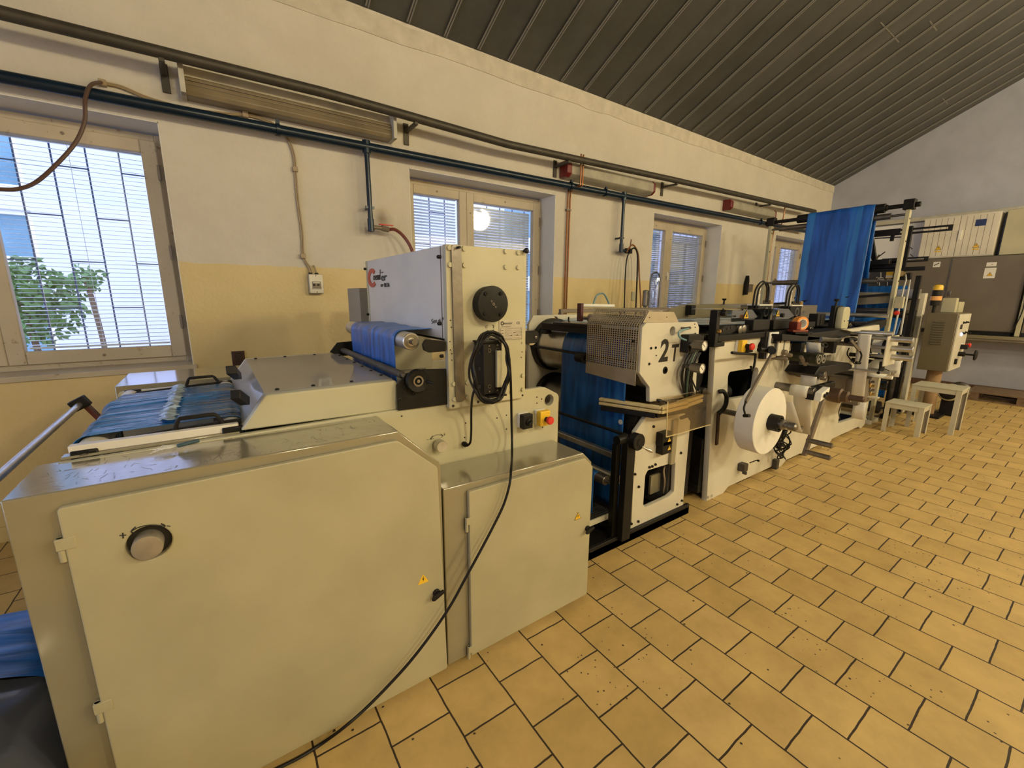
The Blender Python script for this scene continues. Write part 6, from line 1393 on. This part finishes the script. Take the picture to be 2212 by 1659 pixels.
bc = thing('signal_beacon', 'yellow and black signal beacon on top of the olive control cabinet', 'beacon', (7.75, 1.40, z1))
q = AX(2023, 640, 7.75); 
yq = q.y
B().lathe((7.75, yq, z1), (0, 0, 1), [(0, .018), (.09, .018), (.092, .05), (.155, .052), (.158, .03)], 24).out('stem', 'rubber', bc)
B().lathe((7.75, yq, z1+.157), (0, 0, 1), [(0, .056), (.055, .056), (.056, .04)], 28).out('amber_band', 'orange_lens', bc)
B().lathe((7.75, yq, z1+.213), (0, 0, 1), [(0, .050), (.075, .050), (.076, .04)], 28).out('black_band', 'rubber', bc)
B().lathe((7.75, yq, z1+.289), (0, 0, 1), [(0, .050), (.045, .050), (.062, .040), (.068, .015), (.069, .001)], 28).out('yellow_cap', 'yellow', bc)
jb = tag(B().box(8.1, 8.35, 1.30, 1.48, z1+.001, z1+.14).box(8.0, 8.10, 1.32, 1.46, z1+.001, z1+.19).out('junction_box', 'cream', None, bev=.006), 'small cream box on the control cabinet behind the signal beacon', 'box')
# motor under the larger stool
md = thing('worm_motor', 'cream and grey motor with dark fan grille behind the larger stool', 'motor', (8.0, 1.15, .2))
q = AX(2030, 868, 7.9)
B().lathe((7.88, 1.20, .33), (1, -.10, 0), [(0, .05), (.0, .095), (.02, .11), (.12, .11), (.13, .10)], 32).out('fan_cover', 'cream', md)
B().lathe((7.874, 1.20, .33), (1, -.10, 0), [(0, .02), (.004, .085), (.006, .09)], 28).out('fan_grille', 'rubber', md)
B().lathe((8.01, 1.187, .33), (1, -.10, 0), [(0, .09), (.25, .09), (.26, .11), (.30, .11), (.31, .05)], 32).out('motor_body', 'dsteel', md)
B().box(8.0, 8.35, 1.10, 1.27, .0, .24).out('motor_foot', 'black', md, bev=.006)
# ---- stools ----
def stool(x0, x1, y0, y1, h, label, rot=0.):
    t = thing('metal_stool', label, 'stool', ((x0+x1)/2, (y0+y1)/2, 0))
    B().box(x0-.005, x1+.005, y0-.005, y1+.005, h-.012, h).out('seat', 'stool', t, bev=.003)
    B().box(x0+.006, x1-.006, y0+.006, y0+.012, h-.065, h-.012).box(x0+.006, x1-.006, y1-.012, y1-.006, h-.065, h-.012).box(x0+.006, x0+.012, y0+.012, y1-.012, h-.065, h-.012).box(x1-.012, x1-.006, y0+.012, y1-.012, h-.065, h-.012).out('apron', 'stool', t, bev=.001)
    for sx, sy in ((x0, y0), (x1, y0), (x0, y1), (x1, y1)):
        dx = 1 if sx == x0 else -1; dy = 1 if sy == y0 else -1; w = .045
        s_ = B().prism([(sx, sy), (sx+dx*w, sy), (sx+dx*w, sy+dy*.005), (sx+dx*.005, sy+dy*.005), (sx+dx*.005, sy+dy*w), (sx, sy+dy*w)], 'z', 0, h-.012)
        s_.out('leg', 'stool', t, smooth=False)
    return t
stool(6.43, 6.745, 1.135, 1.475, .352, 'smaller low grey-cream metal stool, nearer the machine frame')
stool(6.87, 7.26, .935, 1.36, .535, 'larger tall grey-cream metal stool behind the smaller one')

# =============== FAR WALL ===============
XC = 10.18
def fbox(px0, py0, px1, py1, X, depth, name, m, par=None, bev=.004):
    a, b = AX(px0, py0, X), AX(px1, py1, X); return B().box(X, X+depth, min(a.y, b.y), max(a.y, b.y), min(a.z, b.z), max(a.z, b.z)).out(name, m, par, bev=bev)
struct(B().box(XW-.10, XW+.001, YB, YW, 2.90, 2.97).out('trim_2', 'lampbody', bev=.004))
tl = thing('hanging_cabinet', 'white ribbed double-door cabinet mounted above the brown cupboards', 'cabinet', (10.4, 1.8, 2.2))
Ya, Yb_ = 2.30, 1.40
B().box(10.27, 10.60, Yb_, Ya, 2.23, 2.90).out('body', 'white', tl, bev=.004)
for (ya, yb) in ((Yb_+.01, (Ya+Yb_)/2-.004), ((Ya+Yb_)/2+.004, Ya-.01)):
    dd = B().box(10.255, 10.272, ya, yb, 2.245, 2.885).out('door', 'white', tl, bev=.003)
    s = B(); n = 6
    for k in range(1, n): yy = ya+(yb-ya)*k/n; s.box(10.2545, 10.256, yy-.0025, yy+.0025, 2.26, 2.87)
    s.out('grooves', 'brown_steel', dd)
    ym = (ya+yb)/2; warn((10.254, ym-.02, 2.40), .085, 'x', dd); B().box(10.2545, 10.256, ym-.06, ym+.02, 2.33, 2.35).out('sign_strip', 'yellow', dd)
B().box(10.235, 10.256, 1.80, 1.84, 2.50, 2.66).out('handle', 'label', tl, bev=.004)
B().box(10.252, 10.256, 1.55, 1.67, 2.70, 2.80).out('blue_plate', mat('blue_plate', (.02, .04, .14), .4), tl)
tl2 = tag(B().box(10.25, 10.60, .2, 1.34, 2.23, 2.90).out('hanging_cabinet', 'cream', None, bev=.005), 'plain cream wall cabinet at the right edge beside the white ribbed one', 'cabinet')
bw = thing('brown_cupboard', 'wide grey-brown double-door electrical cupboard below the white wall cabinet', 'cupboard', (10.4, 1.7, 1.0))
B().box(10.20, 10.60, 1.0, 2.50, 1.04, 2.22).out('body', 'brown_panel', bw, bev=.004)
d1 = B().box(10.185, 10.20, 1.845, 2.49, 1.05, 2.21).out('door', 'brown_panel', bw, bev=.003)
d2 = B().box(10.185, 10.20, 1.01, 1.83, 1.05, 2.21).out('door', 'brown_panel', bw, bev=.003)
B().box(10.178, 10.187, 1.828, 1.847, 1.05, 2.21).out('door_edge', 'dsteel', bw)
B().box(10.165, 10.187, 1.77, 1.80, 1.60, 1.68).out('handle', 'dsteel', d2, bev=.004)
def flabel(px0, py0, px1, py1, m_, par, nm='notice'):
    a, b = AX(px0, py0, 10.184), AX(px1, py1, 10.184); return B().box(10.182, 10.1855, b.y, a.y, b.z, a.z).out(nm, m_, par, smooth=False)
n_ = flabel(2017, 566, 2030, 577, 'label', d1); a = AX(2023, 571, 10.18); B().bar((10.1815, a.y+.03, a.z-.02), (10.1815, a.y-.03, a.z+.02), .002, .012, (0, 0, 1)).out('notice_print', 'ink', n_)
flabel(2132, 567, 2152, 575, 'label', d2); n_ = flabel(2128, 579, 2148, 601, 'label', d2); a = AX(2138, 592, 10.182); warn((10.1815, a.y, a.z), .07, 'x', n_)
a = AX(2143, 571, 10.18); B().box(10.181, 10.183, a.y-.01, a.y+.01, a.z-.004, a.z+.004).out('notice_print', 'ink', d2)
B().box(10.22, 10.6, 1.02, 2.48, .98, 1.04).out('plinth', 'rubber', bw)
c_ = tag(B().box(10.18, 10.595, .2, .91, 1.04, 2.22).out('brown_cupboard', 'brown_panel', None, bev=.005), 'second grey-brown cupboard cut off by the right edge of the view', 'cupboard')
pp = thing('cable_conduit', 'cream vertical conduit with thin cable at the right edge of the cupboards', 'conduit', (10.17, 1.16, .98))
B().box(10.13, 10.18, .92, .97, .985, 2.2).out('duct', 'cream', pp, bev=.004)
B().tube([(10.12, .93, 2.1), (10.115, .96, 1.8), (10.12, .94, 1.4), (10.12, .99, 1.1), (10.13, 1.05, 1.0)], .006).out('thin_cable', 'rubber', pp)
lg = thing('long_ledge', 'long grey-tan ledge on the far wall under the brown cupboards', 'ledge', (10.4, 1.2, .9))
B().box(10.10, 10.60, -.3, 2.0, .925, .98).out('board', 'tan', lg, bev=.004)
B().cyl((10.09, -.3, .90), (10.09, 2.0, .90), .018).out('pipe_rail', 'brown_steel', lg)
tag(B().box(10.55, 10.60, 2.32, 3.06, 2.24, 2.88).out('lit_white_panel', mat('daylit_wall_white', (.78, .79, .84), .6), None, bev=.004), 'white-painted, window-lit part of the far wall behind the black slotted bars', 'panel')  # box for a white-painted wall area, its daylight tint put into the colour
bd = thing('black_board', 'black board with white diagram and yellow notice behind the slotted bars', 'board', (10.5, 2.9, 1.7))
a, b = AX(1881, 577, 10.5), AX(1936, 617, 10.5)
B().box(10.50, 10.6, b.y, a.y, 1.60, 2.16).out('panel', 'board', bd, bev=.004)
a, b = AX(1915, 587, 10.49), AX(1928, 601, 10.49); B().box(10.494, 10.50, b.y, a.y, b.z, a.z).out('yellow_notice', 'yellow', bd); B().box(10.493, 10.4945, b.y, a.y, b.z+(a.z-b.z)*.1, b.z+(a.z-b.z)*.45).out('notice_print', 'label', bd)
def wl(pts): return [AX(x, y, 10.497) for x, y in pts]
s = B()
for pts in ([(1903, 588), (1903, 600)], [(1898, 600), (1908, 600)], [(1898, 600), (1898, 602)], [(1896, 603), (1910, 603)], [(1916, 603), (1926, 603)], [(1916, 606), (1926, 606)], [(1892, 602), (1895, 598)], [(1900, 610), (1900, 617)], [(1917, 609), (1917, 617)]):
    s.tube(wl(pts), .008, 4, smooth=False)
s.out('diagram_lines', 'label', bd)
B().box(10.4, 10.6, 2.55, 3.40, .0, .06).out('kickboard', 'pallet', None) if False else None
struct(B().box(XW-.02, XW+.001, YB, YW, 0, .11).out('baseboard_far', mat('red_brown_baseboard', (.10, .05, .035), .6)))
struct(B().box(XB, XW, YW-.012, YW+.001, 0, .10).out('baseboard_window_side', 'wall'))
# pallet
pt = thing('wooden_pallet', 'wooden pallet lying on the floor against the far wall, right', 'pallet', (10.0, .6, 0))
x0, x1, y0, y1 = 9.62, 10.42, .07, 1.27
for k in range(5): B().box(x0+k*.165, x0+k*.165+.135, y0, y1, .118, .140).out('deck_board', 'pallet', pt, bev=.003)
for y in (y0, (y0+y1)/2-.07, y1-.14): B().box(x0, x1-.0, y, y+.14, .098, .117).out('stringer', 'pallet', pt, bev=.003)
for x in (x0, x0+.33, x1-.145):
    B().box(x, x+.10, y0, y1, 0, .02).out('skid', 'pallet', pt, bev=.003)
    for y in (y0, (y0+y1)/2-.07, y1-.14): B().box(x, x+.10, y, y+.14, .02, .098).out('block', 'pallet', pt, bev=.003)

# =============== PIPES, LIGHTS AND CABLES ON THE WINDOW WALL ===============
gp = thing('grey_pipe', 'dark grey steel pipe on brackets along the top of the wall', 'pipe', (3, 3.70, 3.0))
Yp = 3.63
pts = [AY(0, 27, Yp)+Vector((-1.6, 0, .01)), AY(0, 27, Yp), AY(700, 200, Yp), AY(870, 247, Yp), AY(1098, 312, Yp), AY(1200, 334, Yp), AY(1453, 388, Yp), AY(1660, 435, Yp), AY(1760, 457, Yp)]
B().tube([Vector((p.x, Yp, p.z)) for p in pts], .034, 16, smooth=False).out('pipe', 'pipe_grey', gp)
def zat(x):
    for i in range(len(pts)-1):
        if pts[i].x <= x <= pts[i+1].x: return pts[i].z+(pts[i+1].z-pts[i].z)*(x-pts[i].x)/(pts[i+1].x-pts[i].x)
    return pts[-1].z
for px, py in ((352, 140), (880, 258), (1205, 337), (1437, 392), (1640, 437)):
    q = AY(px, py, 3.80); z = zat(q.x)
    B().box(q.x-.022, q.x+.022, 3.835, 3.849, z-.15, z+.02).bar((q.x, 3.845, z-.045), (q.x, Yp-.02, z-.045), .03, .022).cyl((q.x, Yp, z-.06), (q.x, Yp, z-.02), .012).out('bracket', 'pipe_grey', gp, bev=.002)
bp_ = thing('blue_pipe', 'dark blue compressed air pipe running above the windows', 'pipe', (3, 3.75, 2.7))
Yq = 3.75
P0, P1 = AY(0, 165, Yq), AY(1660, 484, Yq); dr_ = (P1-P0)/(P1.x-P0.x)
bl = lambda x: P0+dr_*(x-P0.x)
a, b = bl(-2.6), bl(9.3)
B().cyl((a.x, Yq, a.z), (b.x, Yq, b.z), .034).out('pipe', 'pipe_blue', bp_)
for px in (601, 1232, 1307, 1650):
    x = AY(px, 290, Yq).x if px == 601 else AY(px, 410, Yq).x
    z = bl(x).z; B().ring((x-.012, Yq, z), (x+.012, Yq, z), .044, .033, 20).box(x-.012, x+.012, Yq+.03, 3.849, z-.012, z+.012).box(x-.012, x+.012, Yq-.03, Yq-.01, z+.02, z+.06).out('pipe_clamp', 'pipe_blue', bp_)
for (p0, p1, pe) in (((793, 312), (800, 500), (838, 494)), ((1347, 430), (1342, 545), (1355, 542))):
    a, b = AY(*p0, Yq), AY(*p1, Yq); x = (a.x+b.x)/2; zt__ = bl(x).z
    B().cyl((x, Yq, zt__), (x, Yq, b.z), .020, n=16).cyl((x, Yq, zt__+.045), (x, Yq, zt__-.05), .032, n=16).cyl((x, Yq, b.z+.10), (x, Yq, b.z-.0), .026, n=16).out('drop_pipe', 'pipe_blue', bp_)
    zc_ = b.z+.19 if p0[0] == 793 else b.z+.17
    B().box(x-.035, x+.035, Yq-.01, Yq+.01, zc_-.01, zc_+.01).box(x-.01, x+.01, Yq, 3.849, zc_-.01, zc_+.01).out('pipe_clamp', 'pipe_blue', bp_)
    e = AY(*pe, Yq); zv = e.z
    B().cyl((x, Yq, zv), (x+.10, Yq, zv), .017, n=12).cyl((x+.09, Yq, zv), (x+.15, Yq, zv-.008), .023, n=8).out('valve', 'brown_steel' if p0[0] == 793 else 'pipe_blue', bp_)
    if p0[0] == 793: B().box(x+.07, x+.19, Yq-.01, Yq+.01, zv+.024, zv+.034).out('valve_lever', 'red', bp_, bev=.003); xv1 = (x+.15, zv-.008)
    else: xv2 = (x+.10, zv)
h1 = thing('air_hose', 'dark red air hose curving down behind the tower from the wall valve', 'hose', (1.4, 3.6, 1.9))
B().tube([(xv1[0], Yq, xv1[1]), (xv1[0]+.05, 3.72, xv1[1]-.0), (xv1[0]+.12, 3.70, xv1[1]-.06), (xv1[0]+.17, 3.66, xv1[1]-.18), (xv1[0]+.18, 3.6, xv1[1]-.4), (xv1[0]+.15, 3.4, 1.2), (xv1[0]+.1, 3.1, .9)], .014).out('hose', 'hose', h1)
x, z = xv2
tag(B().tube([(x+.05, 3.72, z+.0), (x-.03, 3.71, z-.10), (x-.05, 3.70, z-.4), (x-.06, 3.66, 1.2), (x-.05, 3.6, 1.0)], .008).out('hanging_hose', 'rubber'), 'leftmost thin black hose hanging from the second blue drop pipe', 'hose')
tag(B().tube([(x+.0, 3.70, z), (x+.07, 3.68, z+.03), (x+.13, 3.68, z-.05), (x+.15, 3.68, z-.3), (x+.13, 3.64, 1.2), (x+.13, 3.58, 1.0)], .010).out('hanging_hose', 'rubber'), 'middle black hose of the three looped from the second blue drop pipe', 'hose')
tag(B().tube([(x-.02, 3.73, z-.02), (x+.07, 3.72, z+.075), (x+.19, 3.72, z-.03), (x+.24, 3.72, z-.3), (x+.25, 3.68, z-.6), (x+.24, 3.62, 1.0)], .010).out('hanging_hose', mat('brown_hose', (.22, .08, .02), .45)), 'brown hose looped on the second blue drop pipe, right of two black ones', 'hose')
B().tube([(x+.05, 3.74, z+.02), (x+.055, 3.73, z+.14)], .007, smooth=False).out('hose_hook', 'hose', bp_)
B().box(x-.02, x+.09, 3.73, 3.77, z-.03, z+.03).out('manifold', 'rubber', bp_, bev=.005)
for dx, lb in ((0, 'left one of two thin copper pipes down the wall right of the tower window'), (.035, 'right one of two thin copper pipes down the wall right of the tower window')):
    cpp = thing('copper_pipe', lb, 'pipe', (3.43+dx, 3.8, .9))
    B().tube([(3.46+dx, 3.68, 3.06), (3.46+dx, 3.68, 2.78), (3.455+dx, 3.69, 2.745), (3.43+dx, 3.81, 2.72), (3.42+dx, 3.825, 2.68), (3.418+dx, 3.828, 2.4), (3.415+dx, 3.828, 1.9), (3.41+dx, 3.828, .9)], .009, 8, seg=3).out('pipe', 'copper', cpp)
    B().box(3.402+dx, 3.432+dx, 3.815, 3.849, 2.50, 2.52).out('pipe_clip', 'brown_steel', cpp)
cp2 = thing('copper_pipe', 'thin copper pipe beside the left post of the tall film gantry', 'pipe', (8.5, 3.8, 1.4))
B().tube([(8.24, 3.68, 3.1), (8.24, 3.70, 2.8), (8.25, 3.82, 2.7), (8.25, 3.83, 1.9), (8.25, 3.83, .9)], .010, 8, seg=3).out('pipe', 'copper', cp2)
# beige cable with clips and its boxes
bc_ = thing('cable', 'beige twin cable looping from the upper left down to the switch box', 'cable', (.2, 3.8, 2.6))
def cable(pts, r=.007, dx=0): return [AY(x+dx, y, Y_) for x, y, Y_ in pts]
L1 = [(-60, 404, 3.2), (0, 409, 3.3), (40, 408, 3.35), (80, 392, 3.45), (128, 349, 3.55), (165, 305, 3.6), (183, 260, 3.62), (184, 215, 3.64), (196, 184, 3.70), (220, 178, 3.83)]
B().tube(cable(L1), .010).out('cable_run', mat('brown_cable', (.10, .055, .04), .5), bc_)
for d_ in (0, 3.5):
    B().tube(cable([(222, 178+d_*.8, 3.835), (262, 186+d_, 3.835), (320, 210+d_, 3.835), (400, 232+d_, 3.835), (470, 242+d_, 3.835), (530, 246+d_, 3.835), (560, 253+d_, 3.835), (590, 266+d_, 3.83), (606, 284, 3.835)], dx=0), .0055).out('cable_run', 'cableb', bc_)
    B().tube(cable([(612+d_, 290, 3.835), (625+d_, 310, 3.835), (634+d_, 340, 3.835), (636+d_, 365, 3.835), (641+d_, 430, 3.838), (650+d_, 500, 3.84), (653+d_, 550, 3.84), (658+d_, 565, 3.84), (667+d_, 578, 3.83), (669+d_*1.5, 589, 3.82)]), .0055).out('cable_run', 'cableb', bc_)
for px, py in ((221, 178), (530, 247), (638, 365), (655, 553)):
    q = AY(px, py, 3.825); B().box(q.x-.018, q.x+.018, 3.818, 3.849, q.z-.018, q.z+.018).out('cable_clip', 'cableb', bc_, bev=.003)
sw = thing('switch_box', 'small grey motor switch box on the ochre wall below the beige cable', 'switch', (.73, 3.8, 1.6))
a, b = AY(666, 592, 3.80), AY(700, 634, 3.80)
o_ = B().box(a.x, b.x, 3.79, 3.849, b.z, a.z).out('body', 'silver', sw, bev=.004); W_, H_ = b.x-a.x, a.z-b.z
B().box(a.x+W_*.2, b.x-W_*.18, 3.786, 3.791, b.z+H_*.28, b.z+H_*.62).out('window', 'brown_steel', o_, bev=.002)
for u in (.32, .62): B().box(a.x+W_*u-.008, a.x+W_*u+.008, 3.780, 3.788, b.z+H_*.40, b.z+H_*.50).out('push_button', 'ink', o_, bev=.002)
B().box(a.x+W_*.25, b.x-W_*.25, 3.784, 3.79, b.z+H_*.52, b.z+H_*.60).out('button_hood', 'silver', o_, bev=.002)
B().box(a.x+W_*.15, b.x-W_*.15, 3.786, 3.791, b.z+H_*.235, b.z+H_*.255).out('slot', 'ink', o_)
for zz in (a.z-.012, b.z+.012): B().cyl(((a.x+b.x)/2, 3.791, zz), ((a.x+b.x)/2, 3.787, zz), .004, n=10).out('screw', 'ink', o_)
for u in (.18, .62): B().cyl((a.x+W_*u, 3.82, a.z), (a.x+W_*u, 3.82, a.z+.012), .014, n=12).out('cable_gland', 'rubber', o_)
B().tube([(a.x+W_*.62, 3.82, a.z+.01), (a.x+W_*.55, 3.825, a.z+.05), (a.x+W_*.48, 3.84, a.z+.07)], .0055).out('cable_stub', 'cableb', o_)
so = thing('double_socket', 'dark brown double socket on the ochre wall above the far cabinet', 'socket', (.12, 3.84, 1.07))
a, b = AY(499, 759, 3.85), AY(531, 788, 3.85)
o_ = B().box(a.x, b.x, 3.838, 3.849, b.z, a.z).out('plate', mat('dark_brown_plastic', (.05, .02, .018), .35), so, bev=.003)
for v in (.3, .72): B().ring(((a.x+b.x)/2, 3.838, b.z+(a.z-b.z)*v), ((a.x+b.x)/2, 3.832, b.z+(a.z-b.z)*v), .022, .018, 20).out('socket_ring', 'ink', o_)
# wall light fittings
def trough(a, b, zt_, zb_, label):
    t = thing('light_fitting', label, 'light fitting', (a, 3.8, zb_))
    B().box(a, a+.03, 3.69, 3.849, zb_, zt_).out('end_plate', 'lampbody', t, bev=.003); B().box(b-.03, b, 3.69, 3.849, zb_, zt_).out('end_plate', 'lampbody', t, bev=.003)
    B().prism([(3.849, zt_-.004), (3.79, zt_-.004), (3.745, zt_-.080), (3.849, zt_-.080)], 'x', a+.03, b-.03).out('reflector', mat('cream_reflector', (.55, .49, .36), .4, 0, .35, 6), t, bev=.002)
    B().prism([(3.849, zt_-.083), (3.742, zt_-.083), (3.725, zb_+.03), (3.74, zb_+.004), (3.849, zb_+.004)], 'x', a+.03, b-.03).out('cover', mat('dirty_cover', (.24, .19, .115), .3, 0, .35, 4), t, bev=.003)
    for zz in (.105, .13): B().box(a+.03, b-.03, 3.727, 3.745, zt_-zz-.002, zt_-zz+.002).out('rib', 'brown_steel', t)
trough(-.012, 1.41, 3.012, 2.815, 'open dirty reflector wall light, longest and nearest the camera')
for k, (a, b, z0_, z1_, lab) in enumerate(((3.30, 4.80, 2.83, 2.985, 'closed dirty wall light with red end caps above the middle windows'), (6.60, 8.05, 2.86, 3.005, 'closed wall light with red end cap near the tall film'))):
    t = thing('light_fitting', lab, 'light fitting', (a, 3.8, z0_))
    B().prism([(3.849, z0_), (3.76, z0_), (3.72, z0_+.03), (3.72, z1_-.03), (3.75, z1_), (3.849, z1_)], 'x', a+.05, b-.03).out('cover', 'lampglass', t, bev=.006)
    for (u, v) in ((a, a+.07), (b-.035, b)): B().prism([(3.849, z0_-.004), (3.755, z0_-.004), (3.712, z0_+.03), (3.712, z1_-.03), (3.745, z1_+.004), (3.849, z1_+.004)], 'x', u, v).out('end_cap', mat('dark_red_cap', (.15, .014, .012), .35), t, bev=.008)
# clear upright tube near window 3 and the dark bracket on the wall
ut = thing('clear_tube', 'upright clear plastic tube standing in front of the third window', 'tube', (3.95, 3.0, 1.0))
q = AY(1414, 620, 3.2); zt3 = AY(1413, 586, 3.2).z
B().lathe((q.x, 3.2, .95), (0, 0, 1), [(0, .055), (.01, .062), (zt3-1.03, .062), (zt3-.975, .045), (zt3-.952, .015)], 28).out('tube', 'clear', ut)
B().lathe((q.x-.05, 3.28, 0), (0, 0, 1), [(0, .08), (.02, .08), (.025, .02), (.96, .02), (1.44, .02), (1.45, .035), (1.62, .035), (1.63, .02)], 16).out('filter_stand', 'dsteel', ut)
B().box(q.x-.07, q.x+.07, 3.14, 3.34, .93, .95).out('shelf', 'dsteel', ut)
wb = thing('metal_bracket', 'dark metal bracket with grey square on the ochre wall beyond the third window', 'bracket', (7.1, 3.8, 1.65))
q = AY(1614, 620, 3.8)
B().prism([(q.x-.03, q.z-.13), (q.x+.03, q.z-.13), (q.x+.04, q.z+.10), (q.x+.01, q.z+.19), (q.x-.01, q.z+.12), (q.x-.03, q.z+.06)], 'y', 3.79, 3.849).out('bracket', 'rubber', wb, bev=.003)
B().box(q.x+.04, q.x+.20, 3.80, 3.849, q.z-.08, q.z+.05).out('plate', 'brown_steel', wb, bev=.003)
lsw = tag(B().box(4.62, 4.69, 3.838, 3.849, 1.50, 1.62).out('light_switch', 'cream', None, bev=.004), 'small cream wall switch behind the hanging hoses', 'switch')

# repeats share a group
import re, collections
GR = {'venetian_blind': 'venetian blinds in the windows', 'window_grille': 'security grilles outside the windows', 'garden_shrub': 'shrubs outside', 'machine_cabinet': 'cabinets of the sealing machine',
      'plastic_film': 'blue film runs', 'paper_strip': 'paper strips of the stations', 'pneumatic_punch': 'pneumatic punches on the deck', 'clear_guard': 'clear guards on the deck', 'light_fitting': 'light fittings along the wall',
      'metal_stool': 'metal stools', 'white_tape': 'thin white tapes', 'hanging_cabinet': 'upper cabinets on the far wall', 'brown_cupboard': 'brown cupboards on the far wall', 'paper_dot': 'paper dots on the film',
      'hanging_hose': 'hoses on the second drop pipe', 'copper_pipe': 'copper pipes on the wall', 'cable': 'loose cables'}
for o in list(COL.objects):
    if o.parent is None and 'category' in o and 'group' not in o:
        k = re.sub(r'\.\d+$', '', o.name)
        if k in GR: o['group'] = GR[k]
